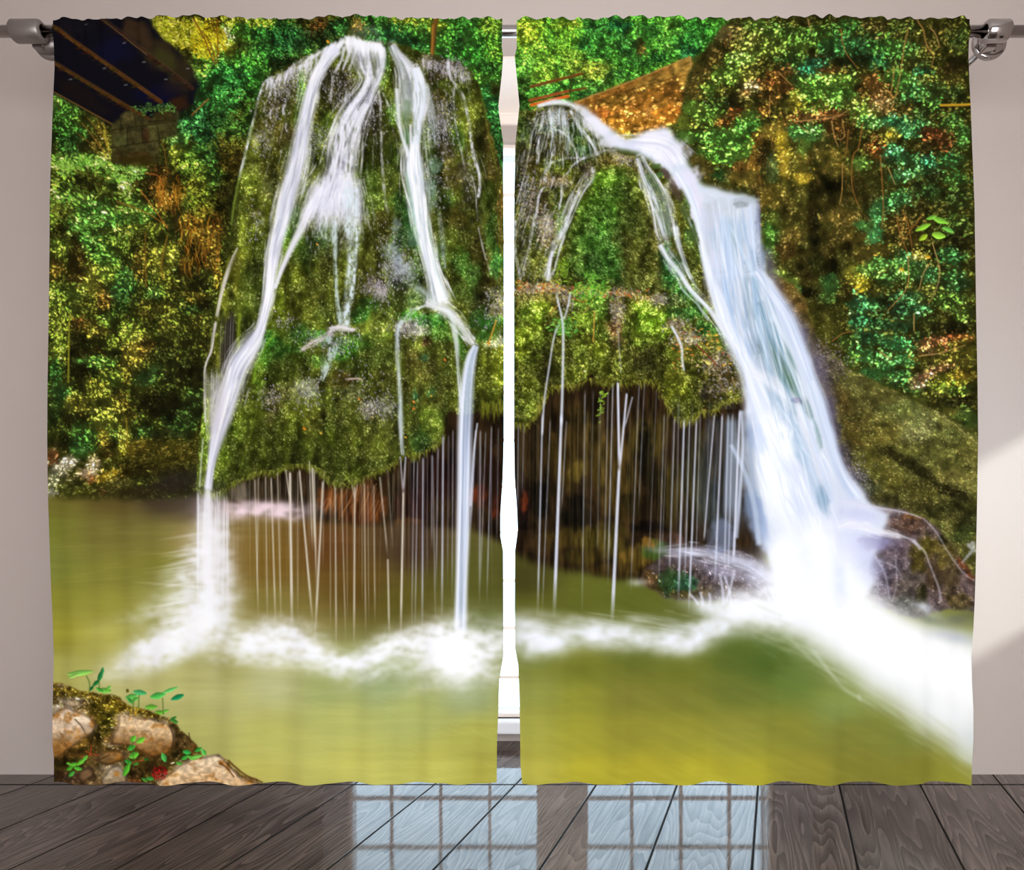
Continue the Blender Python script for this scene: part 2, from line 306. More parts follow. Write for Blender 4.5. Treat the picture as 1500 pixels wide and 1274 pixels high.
def paint_left_bank(pic):
    BANK = [(60, 15), (520, 15), (500, 70), (440, 95), (385, 120), (362, 210), (345, 300), (338, 360), (318, 440), (306, 520), (300, 600), (294, 690), (290, 735), (60, 740)]
    b = poly(BANK, 2); pic.over(b[0], b[1], C(62, 66, 20)); M = full(b)
    pic.blobs([
        # foliage round the bridge
        (250, 52, 42, 26, (205, 205, 45)), (225, 40, 18, 14, (190, 195, 50)), (305, 62, 28, 34, (212, 195, 35)), (283, 50, 15, 9, (48, 50, 16)), (330, 75, 14, 20, (170, 190, 50)),
        (262, 66, 14, 8, (70, 70, 18)), (360, 42, 34, 20, (70, 125, 35)), (333, 52, 9, 9, (165, 175, 130)), (345, 30, 18, 8, (180, 190, 50)),
        (400, 40, 40, 20, (40, 105, 40)), (380, 33, 20, 8, (160, 180, 45)), (395, 75, 30, 22, (45, 110, 45)), (430, 60, 30, 18, (30, 80, 40)), (465, 40, 18, 22, (70, 50, 22)), (410, 95, 22, 12, (22, 40, 18)),
        (470, 60, 22, 14, (35, 60, 28)), (445, 78, 20, 10, (60, 120, 50)), (500, 42, 18, 14, (40, 100, 45)), (400, 112, 14, 8, (30, 50, 18)),
        (320, 105, 45, 30, (48, 140, 58)), (365, 92, 28, 26, (60, 140, 45)), (285, 120, 20, 20, (60, 130, 50)), (295, 95, 16, 16, (110, 160, 50)),
        (350, 120, 30, 20, (40, 110, 48)), (300, 150, 34, 26, (28, 80, 36)), (330, 150, 26, 20, (55, 135, 55)), (375, 130, 18, 22, (45, 105, 35)), (365, 170, 14, 24, (40, 75, 25)),
        (283, 182, 30, 22, (52, 125, 65)), (270, 160, 16, 14, (22, 40, 20)), (320, 180, 24, 16, (26, 62, 28)), (340, 192, 26, 16, (62, 110, 42)), (300, 200, 22, 14, (30, 80, 40)),
        (340, 215, 26, 20, (80, 84, 28)), (318, 230, 16, 26, (38, 36, 14)), (300, 225, 22, 18, (52, 100, 40)), (262, 205, 16, 14, (95, 165, 70)), (258, 225, 10, 14, (150, 170, 50)), (275, 240, 20, 18, (110, 160, 50)),
        (335, 245, 16, 26, (58, 52, 16)), (350, 235, 8, 18, (70, 55, 18)), (310, 265, 24, 22, (50, 95, 35)), (330, 290, 20, 26, (40, 40, 14)), (290, 275, 20, 20, (110, 120, 35)), (282, 305, 26, 20, (90, 110, 32)), (300, 320, 20, 18, (110, 100, 30)), (320, 330, 16, 20, (60, 45, 14)),
        # left, under the bridge
        (85, 155, 14, 18, (110, 165, 55)), (95, 165, 26, 16, (70, 140, 45)), (85, 190, 16, 22, (30, 75, 28)), (110, 190, 22, 16, (45, 95, 35)), (105, 212, 24, 14, (25, 60, 25)), (140, 175, 22, 14, (95, 105, 30)),
        (150, 200, 16, 26, (100, 75, 24)), (130, 215, 18, 14, (70, 55, 20)), (158, 215, 7, 20, (150, 130, 35)),
        (88, 238, 16, 12, (140, 205, 66)), (118, 236, 30, 12, (110, 185, 55)), (150, 242, 22, 12, (120, 195, 60)), (185, 250, 20, 14, (115, 180, 60)), (205, 248, 12, 10, (120, 190, 70)), (97, 255, 10, 10, (110, 180, 60)),
        (168, 262, 12, 14, (110, 180, 60)), (185, 275, 8, 14, (150, 205, 80)), (115, 263, 22, 9, (28, 32, 10)), (140, 268, 14, 9, (40, 44, 14)), (88, 280, 18, 22, (120, 160, 48)), (105, 290, 20, 16, (95, 150, 55)), (85, 312, 14, 16, (150, 160, 50)),
        (145, 290, 18, 10, (35, 40, 14)), (160, 285, 16, 12, (110, 130, 40)), (140, 305, 30, 16, (66, 140, 52)), (125, 325, 20, 14, (80, 165, 60)), (165, 322, 26, 16, (60, 130, 50)), (100, 325, 14, 12, (40, 40, 14)), (190, 300, 22, 14, (80, 120, 40)), (205, 312, 22, 14, (85, 140, 45)),
        (215, 270, 18, 14, (70, 55, 20)), (235, 270, 16, 24, (120, 70, 24)), (245, 292, 16, 20, (150, 90, 32)), (232, 250, 14, 10, (60, 30, 12)), (255, 268, 10, 14, (60, 45, 16)), (222, 292, 14, 12, (58, 40, 14)), (255, 310, 14, 10, (44, 36, 12)), (262, 285, 8, 12, (170, 120, 30)),
        # middle left
        (88, 340, 18, 6, (25, 22, 8)), (78, 322, 10, 8, (150, 180, 50)), (110, 330, 14, 10, (90, 170, 60)), (92, 365, 16, 18, (110, 125, 35)), (118, 372, 18, 26, (50, 34, 12)), (112, 400, 14, 18, (70, 46, 16)), (82, 395, 12, 18, (120, 80, 25)), (135, 350, 22, 16, (85, 165, 60)), (150, 375, 22, 20, (90, 155, 50)),
        (140, 400, 14, 16, (120, 110, 32)), (165, 345, 22, 14, (90, 120, 35)), (190, 340, 16, 12, (120, 140, 40)), (175, 365, 16, 14, (70, 85, 24)), (205, 350, 18, 14, (50, 48, 16)), (160, 400, 16, 14, (100, 120, 32)), (185, 405, 18, 18, (72, 130, 55)), (178, 430, 22, 14, (58, 115, 55)), (170, 450, 18, 12, (45, 70, 25)), (205, 385, 12, 26, (110, 80, 24)),
        (135, 420, 12, 16, (170, 150, 40)), (110, 430, 18, 14, (100, 120, 35)), (82, 430, 12, 20, (130, 150, 42)), (100, 455, 18, 14, (92, 105, 30)), (125, 450, 16, 14, (90, 84, 25)), (150, 440, 12, 18, (130, 80, 26)),
        (225, 375, 16, 20, (110, 95, 26)), (238, 385, 16, 20, (140, 125, 32)), (250, 370, 12, 14, (150, 140, 36)), (225, 335, 16, 12, (110, 110, 30)), (275, 330, 22, 14, (150, 100, 30)), (300, 345, 22, 16, (160, 105, 30)), (310, 375, 14, 22, (150, 95, 28)), (318, 400, 7, 22, (170, 120, 30)), (285, 375, 18, 24, (28, 24, 10)), (270, 395, 16, 26, (46, 44, 14)), (290, 415, 14, 16, (30, 26, 10)), (265, 425, 22, 16, (62, 56, 16)), (285, 435, 20, 8, (105, 80, 22)),
        (245, 415, 12, 14, (80, 76, 20)), (298, 445, 12, 8, (18, 16, 8)), (275, 452, 18, 6, (34, 60, 30)), (225, 430, 14, 12, (80, 125, 45)), (215, 455, 18, 12, (100, 80, 24)), (240, 455, 22, 12, (92, 82, 24)), (285, 475, 26, 18, (76, 70, 22)), (250, 480, 20, 14, (88, 84, 26)), (300, 500, 14, 20, (62, 58, 18)),
        (85, 475, 16, 20, (130, 135, 36)), (85, 515, 14, 24, (140, 150, 40)), (82, 545, 12, 20, (40, 95, 40)), (118, 475, 14, 12, (130, 70, 26)), (115, 500, 14, 24, (30, 26, 10)), (120, 530, 18, 24, (22, 20, 8)), (115, 555, 12, 16, (26, 22, 8)), (140, 480, 18, 14, (140, 110, 32)), (155, 468, 14, 10, (90, 120, 36)), (160, 495, 18, 12, (60, 50, 16)), (140, 520, 16, 12, (40, 34, 12)), (170, 500, 12, 12, (120, 130, 36)), (148, 530, 22, 10, (110, 175, 60)), (118, 529, 10, 4, (100, 180, 70)),
        (190, 485, 20, 16, (120, 130, 36)), (205, 500, 18, 18, (150, 140, 40)), (195, 520, 16, 18, (170, 125, 36)), (185, 545, 14, 18, (120, 95, 28)), (215, 510, 14, 18, (120, 80, 26)), (205, 560, 14, 12, (80, 76, 24)), (165, 555, 18, 12, (120, 140, 36)), (140, 565, 22, 14, (130, 120, 32)), (215, 555, 16, 10, (90, 150, 70)), (230, 545, 12, 10, (100, 165, 75)),
        (240, 520, 24, 18, (50, 52, 20)), (265, 510, 20, 16, (60, 58, 20)), (255, 550, 26, 18, (40, 40, 16)), (285, 550, 14, 30, (36, 34, 14)), (225, 590, 26, 22, (30, 28, 12)), (250, 595, 20, 20, (26, 26, 12)), (285, 590, 20, 26, (42, 62, 26)), (265, 620, 26, 18, (44, 70, 30)), (215, 635, 20, 14, (48, 80, 32)), (250, 612, 8, 10, (10, 10, 6)), (235, 640, 16, 10, (34, 40, 18)),
        (90, 580, 18, 18, (50, 100, 45)), (82, 605, 12, 20, (45, 70, 28)), (115, 590, 22, 12, (150, 130, 36)), (150, 590, 26, 16, (150, 140, 38)), (125, 610, 18, 10, (52, 44, 14)), (105, 615, 16, 14, (30, 28, 10)), (175, 590, 14, 14, (140, 105, 32)), (190, 605, 12, 12, (70, 50, 16)), (120, 635, 24, 14, (70, 125, 45)), (150, 620, 20, 14, (130, 130, 36)), (180, 630, 10, 20, (140, 125, 34)), (160, 640, 16, 12, (70, 110, 40)),
        # rocks at the water's edge
        (82, 655, 14, 10, (90, 80, 30)), (76, 668, 12, 14, (120, 70, 40)), (100, 650, 18, 14, (40, 38, 14)), (120, 655, 18, 16, (60, 120, 50)), (160, 655, 12, 18, (70, 52, 16)), (150, 640, 8, 16, (165, 125, 36)), (178, 655, 10, 18, (160, 140, 36)),
        (88, 690, 16, 14, (165, 160, 130)), (102, 678, 12, 10, (205, 195, 170)), (80, 705, 12, 14, (140, 145, 110)), (95, 712, 18, 12, (80, 86, 36)), (75, 722, 10, 8, (190, 190, 170)), (112, 705, 14, 12, (50, 50, 18)), (128, 692, 14, 8, (215, 180, 150)), (138, 678, 10, 10, (205, 180, 140)), (134, 702, 10, 6, (190, 120, 60)), (150, 700, 12, 8, (90, 84, 24)), (160, 695, 16, 8, (190, 150, 30), 0.9, -25), (158, 718, 22, 10, (66, 64, 24)), (175, 705, 14, 9, (90, 86, 36)), (150, 722, 8, 6, (60, 40, 14)), (190, 690, 16, 14, (50, 40, 12)),
        (200, 655, 26, 10, (150, 120, 30), 0.9, -20), (240, 655, 40, 12, (84, 72, 22)), (230, 675, 44, 16, (70, 62, 18)), (265, 665, 26, 14, (88, 76, 22)), (215, 690, 30, 12, (52, 44, 14)), (285, 650, 10, 16, (70, 68, 20)), (255, 690, 26, 8, (48, 42, 14)),
    ], clip=M)
    fern = full(poly([(70, 225), (170, 228), (215, 240), (222, 262), (190, 290), (215, 310), (200, 345), (120, 345), (70, 330)], 6, 6)) * M
    up = full(poly([(210, 20), (520, 20), (500, 66), (440, 92), (385, 118), (362, 205), (330, 330), (280, 330), (240, 240), (262, 170), (290, 120), (240, 60)], 5, 5)) * M
    rocks = full(poly([(60, 660), (145, 660), (195, 680), (195, 735), (60, 735)], 4, 4)) * M
    slab = full(poly([(185, 650), (240, 630), (300, 640), (300, 690), (230, 700), (185, 690)], 4, 4)) * M
    rest = np.clip(M - rocks - slab * 0.7 - up, 0, 1)
    desat(pic, rest, 0.22, (0.90, 1.02, 0.95)); soil(pic, rest, 30, 34, 0.35, 9)
    texture(pic, up, 22000, (1.3, 3.2), (0.7, 1.5), 20, 45, 0.30, 1.75, 0.40, 15, 3, (1.12, 1.05, 0.95), 0.09, sparkle=0.012, pale=0.10, level=0.97)
    texture(pic, rest, 38000, (1.1, 3.2), (0.6, 1.4), 35, 50, 0.30, 1.75, 0.42, 15, 4, (1.10, 1.06, 0.85), 0.10, sparkle=0.01, pale=0.12)
    texture(pic, fern, 1500, (3.0, 5.5), (1.2, 2.2), 35, 28, 0.6, 1.5, 1.0, 12, 5, (1.08, 1.05, 0.9), 0.07, pale=0.1)
    texture(pic, rocks, 1500, (1.5, 4.0), (0.8, 1.8), -30, 35, 0.4, 1.6, 0.7, 9, 6, (1.05, 1, 0.95), 0.06)
    texture(pic, slab, 1600, (1.5, 3.6), (0.6, 1.2), -18, 25, 0.5, 1.6, 0.7, 12, 7, (1.05, 1, 0.85), 0.08)
    # yellow tree leaves, twigs, hanging roots
    rng = np.random.default_rng(11)
    for (cx, cy, rx, ry, n, pal) in [(255, 48, 42, 22, 520, ((225, 215, 50), (180, 190, 40), (150, 160, 30), (240, 230, 90))), (305, 60, 26, 26, 160, ((230, 215, 40), (205, 185, 30))),
                                     (118, 238, 40, 12, 90, ((150, 215, 80), (170, 225, 95), (110, 180, 60))), (190, 252, 24, 14, 60, ((150, 215, 85), (165, 220, 95))), (95, 245, 16, 10, 40, ((160, 215, 80),))]:
        t = rng.random(n) * 2 * np.pi; r = np.sqrt(rng.random(n)) * (0.8 + 0.35 * rng.random(n))
        cols = np.array([C(*pal[i]) for i in rng.integers(0, len(pal), n)]) * (0.75 + 0.4 * rng.random((n, 1)))
        pic.stamps(cx + rx * r * np.cos(t), cy + ry * r * np.sin(t), 2 + 2.2 * rng.random(n), 1.1 + 0.8 * rng.random(n), np.radians(rng.normal(20, 50, n)), cols.astype(np.float32), 0.95)
    for pts, w, col in [([(284, 28), (300, 58), (313, 92)], 2.2, (120, 70, 22)), ([(318, 27), (319, 60), (318, 92)], 2.0, (130, 75, 24)), ([(302, 52), (312, 75), (316, 95)], 1.6, (100, 60, 20)), ([(309, 30), (316, 50)], 1.4, (120, 70, 25)), ([(320, 60), (333, 75)], 1.2, (150, 110, 30)),
                        ([(281, 168), (305, 145)], 2.2, (150, 95, 40)), ([(205, 278), (222, 300), (246, 334)], 1.6, (190, 115, 45)), ([(170, 294), (215, 312), (246, 332)], 1.4, (170, 110, 40)), ([(214, 254), (232, 258), (238, 272)], 1.6, (170, 95, 40)), ([(238, 262), (240, 290), (232, 305)], 1.6, (140, 75, 26)),
                        ([(226, 170), (240, 215), (246, 255)], 1.6, (110, 75, 30)), ([(120, 180), (140, 205), (155, 228)], 1.3, (150, 100, 40)), ([(128, 172), (150, 200), (160, 226)], 1.2, (130, 90, 35)), ([(112, 195), (135, 212), (150, 230)], 1.1, (120, 80, 30)), ([(150, 172), (160, 225)], 1.4, (165, 150, 45)), ([(140, 170), (158, 215)], 1.2, (150, 130, 40)),
                        ([(100, 330), (105, 345), (72, 343)], 1.0, (60, 50, 20)), ([(213, 340), (214, 420)], 1.6, (130, 90, 30)), ([(246, 345), (238, 385), (240, 410)], 1.6, (150, 110, 32)), ([(185, 612), (187, 648)], 1.6, (165, 140, 40)), ([(103, 465), (102, 560)], 2.2, (150, 150, 40)), ([(160, 480), (178, 500)], 2.0, (40, 26, 10)), ([(140, 508), (160, 525)], 1.8, (50, 34, 12))]:
        pic.line(pts, w, col, 0.85)
    n = 150
    for i in range(n):
        x = rng.choice([rng.uniform(228, 262), rng.uniform(262, 322), rng.uniform(262, 322)]); y = rng.uniform(255, 300) if x < 262 else rng.uniform(315, 390)
        c = [(190, 125, 35), (150, 90, 25), (210, 150, 45), (110, 62, 18)][rng.integers(0, 4)]
        pic.line([(x, y), (x + rng.normal(0, 2.5), y + rng.uniform(6, 14)), (x + rng.normal(0, 4), y + rng.uniform(14, 26))], 1.1, c, 0.75, 0.7)

def paint_bridge(pic):
    pic.fill([(70, 22), (214, 22), (232, 50), (262, 74), (292, 122), (285, 150), (262, 166), (218, 178), (168, 186), (130, 166), (70, 132)], (17, 16, 22), 2.0, 3, 8, 1.0, 3)
    pic.blobs([(168, 72, 26, 18, (18, 18, 44), 0.7), (225, 140, 30, 14, (14, 14, 40), 0.8), (110, 40, 30, 12, (24, 22, 26), 0.7), (262, 110, 20, 26, (46, 38, 22), 0.9), (230, 75, 26, 20, (50, 40, 24), 0.9, 45), (250, 130, 18, 10, (28, 22, 30), 0.7), (200, 48, 22, 18, (58, 42, 26), 0.9, 45), (262, 152, 14, 12, (60, 34, 14), 0.7), (120, 140, 40, 12, (28, 20, 18), 0.8, 35), (240, 88, 20, 12, (58, 60, 24), 0.6, 45)])
    rng = np.random.default_rng(21)
    for a, b, w, col in [((78, 40), (236, 150), 4.0, (98, 62, 24)), ((78, 92), (220, 177), 4.0, (90, 58, 22)), ((150, 28), (282, 130), 3.6, (64, 42, 28)), ((76, 133), (170, 185), 2.0, (104, 74, 30)), ((146, 27), (215, 80), 0.9, (120, 96, 60))]:
        pic.line([a, b], w, col, 0.9, w * 1.2)
        if w > 3:
            for i in range(60):
                t = rng.random(); x = a[0] + (b[0] - a[0]) * t; y = a[1] + (b[1] - a[1]) * t
                l = rng.uniform(6, 24)
                pic.line([(x, y), (x - l * 0.6, y + l * 0.15 - 1)], rng.uniform(1.2, 3), [c * rng.uniform(0.4, 0.85) for c in col], 0.75, 0.4)
            pic.line([(a[0] + 2, a[1] - 2.5), (b[0] + 2, b[1] - 2.5)], 1.0, [c * 1.35 for c in col], 0.7)
    for x, y in [(128, 38), (182, 63), (211, 91), (153, 100), (103, 116), (184, 124), (243, 116), (275, 100)]:
        pic.line([(x - 2, y + .6), (x + 2, y)], 1.1, (170, 172, 180), 0.75)
    # stone pier
    b, m = pic.fill([(163, 182), (190, 160), (218, 176), (240, 158), (262, 162), (258, 200), (232, 205), (236, 240), (164, 240)], (58, 54, 28), 1.5, 2, 9, 0.95, 5)
    pic.blobs([(178, 205, 12, 10, (74, 76, 38), 0.8), (200, 196, 12, 12, (70, 64, 34), 0.8), (225, 192, 10, 14, (70, 68, 34), 0.8), (188, 172, 10, 8, (74, 66, 36), 0.8), (178, 226, 14, 8, (56, 46, 20), 0.8), (205, 228, 18, 8, (50, 38, 16), 0.8), (240, 170, 14, 8, (52, 44, 20), 0.8), (214, 198, 6, 12, (58, 34, 20), 0.7)])
    soil(pic, full((b, m)), 6, 5, 0.4, 8)
    for p in [[(162, 190), (258, 178)], [(163, 216), (232, 206)], [(186, 188), (187, 214)], [(208, 186), (209, 210)], [(196, 166), (200, 186)], [(218, 178), (258, 176)], [(176, 176), (178, 190)], [(230, 182), (240, 240)]]:
        pic.line(p, 1.2, (24, 22, 10), 0.8)
    pic.blob(200, 236, 36, 8, (50, 40, 12), 0.8)
    rng = np.random.default_rng(22); n = 90
    pic.stamps(rng.normal(228, 13, n), rng.normal(158, 4, n), 2 + 2 * rng.random(n), 0.8 + rng.random(n) * .6, np.radians(rng.normal(20, 40, n)), (np.array([C(95, 150, 60)]) * (0.5 + 0.8 * rng.random((n, 1)))).astype(np.float32))

def paint_far_woods(pic):
    b = poly([(500, 15), (770, 15), (770, 460), (700, 460), (690, 150), (640, 90), (560, 72), (500, 70)], 2); pic.over(b[0], b[1], C(45, 115, 40)); M = full(b)
    pic.blobs([(520, 45, 24, 20, (70, 95, 34)), (495, 35, 12, 20, (75, 48, 20)), (548, 52, 24, 16, (50, 120, 50)), (525, 40, 10, 10, (150, 130, 50)), (580, 55, 26, 18, (36, 105, 50)), (610, 40, 26, 14, (70, 140, 45)), (600, 68, 22, 12, (30, 90, 45)),
               (640, 38, 20, 10, (140, 190, 45)), (595, 30, 30, 6, (150, 190, 50)), (660, 55, 22, 18, (60, 145, 45)), (690, 45, 26, 18, (52, 140, 45)), (720, 40, 20, 18, (100, 165, 45)), (668, 85, 14, 12, (40, 110, 40)), (695, 85, 26, 18, (46, 135, 42)), (725, 75, 16, 22, (80, 160, 42)),
               (700, 112, 20, 14, (70, 150, 45)), (728, 110, 14, 14, (56, 130, 40)), (712, 140, 14, 18, (40, 120, 50)), (730, 130, 12, 12, (50, 60, 22)), (725, 160, 14, 20, (45, 130, 60)), (730, 190, 12, 18, (34, 90, 40)), (733, 220, 8, 18, (30, 85, 45)), (728, 250, 8, 16, (30, 60, 25)), (715, 100, 14, 8, (24, 70, 28)), (672, 62, 8, 14, (26, 70, 30))], clip=M)
    pic.a *= 1 - M[..., None] * np.array([0.02, 0.10, 0.04], np.float32)
    texture(pic, M, 14000, (1.0, 3.0), (0.7, 1.4), 25, 45, 0.40, 1.65, 0.52, 13, 31, (1.15, 1.03, 0.9), 0.09, sparkle=0.006, pale=0.10, level=0.97)
    pic.line([(640, 26), (636, 45), (633, 84)], 7.5, (110, 74, 30), 0.95, 6); pic.line([(635, 40), (632, 84)], 2.4, (176, 120, 44), 0.8); pic.line([(641, 36), (637, 70)], 2.5, (66, 44, 18), 0.7)
    pic.line([(487, 30), (484, 58)], 5, (66, 44, 20), 0.7); pic.line([(462, 30), (462, 50)], 3, (80, 54, 24), 0.6)

def paint_right_bank(pic):
    b = poly([(750, 15), (1080, 15), (1060, 60), (1012, 85), (860, 145), (830, 160), (790, 165), (750, 175)], 2); pic.over(b[0], b[1], C(60, 140, 40)); M = full(b)
    pic.blobs([(775, 50, 26, 24, (150, 205, 45)), (790, 85, 30, 22, (110, 185, 50)), (770, 100, 16, 18, (90, 180, 60)), (830, 40, 22, 12, (140, 195, 45)), (830, 60, 30, 22, (90, 165, 42)), (875, 45, 24, 16, (44, 120, 48)), (905, 40, 18, 14, (24, 90, 48)), (800, 112, 24, 12, (120, 190, 50)), (845, 90, 30, 18, (100, 160, 45)), (880, 70, 26, 18, (50, 125, 42)),
               (870, 105, 30, 14, (130, 165, 50)), (920, 70, 24, 14, (40, 100, 40)), (938, 72, 6, 16, (80, 64, 26)), (950, 45, 24, 12, (50, 130, 45)), (985, 40, 22, 12, (80, 160, 50)), (1020, 40, 26, 12, (40, 120, 42)), (975, 65, 26, 14, (70, 150, 48)), (1010, 65, 26, 14, (36, 110, 42)), (1045, 55, 18, 14, (50, 130, 40)), (940, 92, 26, 8, (36, 90, 34)), (965, 82, 16, 8, (24, 70, 30)), (1010, 78, 14, 8, (34, 110, 60)),
               (840, 122, 24, 10, (60, 140, 46)), (875, 125, 22, 10, (70, 140, 48)), (905, 108, 20, 10, (44, 104, 40)), (800, 132, 24, 8, (70, 170, 60)), (770, 125, 10, 14, (50, 90, 34)), (765, 150, 9, 18, (30, 60, 24)), (860, 140, 20, 6, (36, 90, 40)), (855, 66, 10, 10, (36, 110, 44)), (808, 62, 10, 8, (70, 140, 40))], clip=M)
    pic.a *= 1 - M[..., None] * np.array([0.0, 0.07, 0.02], np.float32)
    texture(pic, M, 18000, (1.0, 3.4), (0.7, 1.5), 15, 45, 0.45, 1.6, 0.60, 13, 41, (1.15, 1.05, 0.95), 0.08, sparkle=0.008, pale=0.10)
    pic.line([(934, 30), (935, 60)], 1.5, (40, 30, 16), 0.6)
    # stone wall
    b, m = pic.fill([(838, 150), (870, 138), (930, 116), (1011, 82), (1018, 110), (1030, 135), (1000, 185), (985, 205), (960, 195), (920, 210), (880, 195)], (150, 100, 38), 1.2, 1.5, 8, 1.0, 2); W = full((b, m))
    pic.blobs([(900, 150, 30, 10, (130, 92, 32), 0.9, -20), (960, 118, 40, 10, (128, 98, 40), 0.9, -22), (1000, 100, 20, 14, (150, 118, 50)), (920, 165, 36, 12, (190, 120, 45), 0.9, -15), (880, 165, 14, 10, (190, 105, 40)), (950, 145, 30, 12, (150, 95, 34), 0.9, -20), (990, 135, 18, 12, (120, 76, 28)), (1005, 118, 10, 12, (200, 150, 60)), (955, 165, 10, 8, (230, 165, 90)), (900, 180, 26, 10, (210, 135, 45)), (935, 182, 30, 10, (180, 115, 38)), (970, 170, 20, 12, (200, 125, 40)), (985, 165, 16, 12, (190, 110, 35)), (920, 200, 14, 8, (160, 150, 40)), (985, 190, 10, 8, (120, 140, 40)), (905, 195, 12, 8, (220, 160, 50))], clip=W)
    soil(pic, W, 7, 4, 0.45, 12, -18); lower = full(poly([(860, 152), (935, 125), (1015, 108), (1000, 190), (920, 210), (880, 195)], 3)) * W
    texture(pic, lower, 620, (1.5, 4.5), (1.0, 2.2), -15, 30, 0.45, 1.5, 0.85, 8, 43, (1.05, 1, 0.9), 0.06, tip=0.3)
    pic.line([(842, 150), (930, 117), (1011, 83)], 1.6, (178, 140, 76), 0.7); pic.line([(860, 152), (935, 128), (1012, 108)], 1.4, (70, 44, 16), 0.7); pic.line([(1011, 83), (1012, 106)], 1.6, (190, 160, 100), 0.6)
    for i in range(12):
        t = i / 11; pic.line([(870 + 135 * t, 140 - 52 * t), (871 + 135 * t, 150 - 50 * t)], 1.0, (100, 70, 26), 0.35)
    # railing
    for a, b_, w, col in [((778, 127), (852, 108), 4.5, (106, 62, 28)), ((776, 147), (834, 133), 4.0, (150, 72, 34)), ((834, 133), (858, 129), 3.4, (100, 56, 26)), ((778, 154), (832, 141), 4.5, (214, 92, 34)), ((776, 150), (834, 137), 1.4, (60, 34, 14))]:
        pic.line([a, b_], w, col, 0.95)
    pic.line([(836, 116), (836, 146)], 2.2, (50, 60, 24), 0.8)
    # cliff with ivy
    K = [(1440, 15), (1080, 15), (1052, 50), (1022, 85), (1008, 108), (998, 165), (985, 195), (990, 215), (1012, 240), (1020, 262), (1060, 280), (1105, 288), (1114, 320), (1122, 380), (1130, 400), (1165, 440), (1190, 490), (1215, 512), (1250, 540), (1330, 580), (1440, 640)]
    b = poly(K, 2); pic.over(b[0], b[1], C(58, 58, 20)); M = full(b)
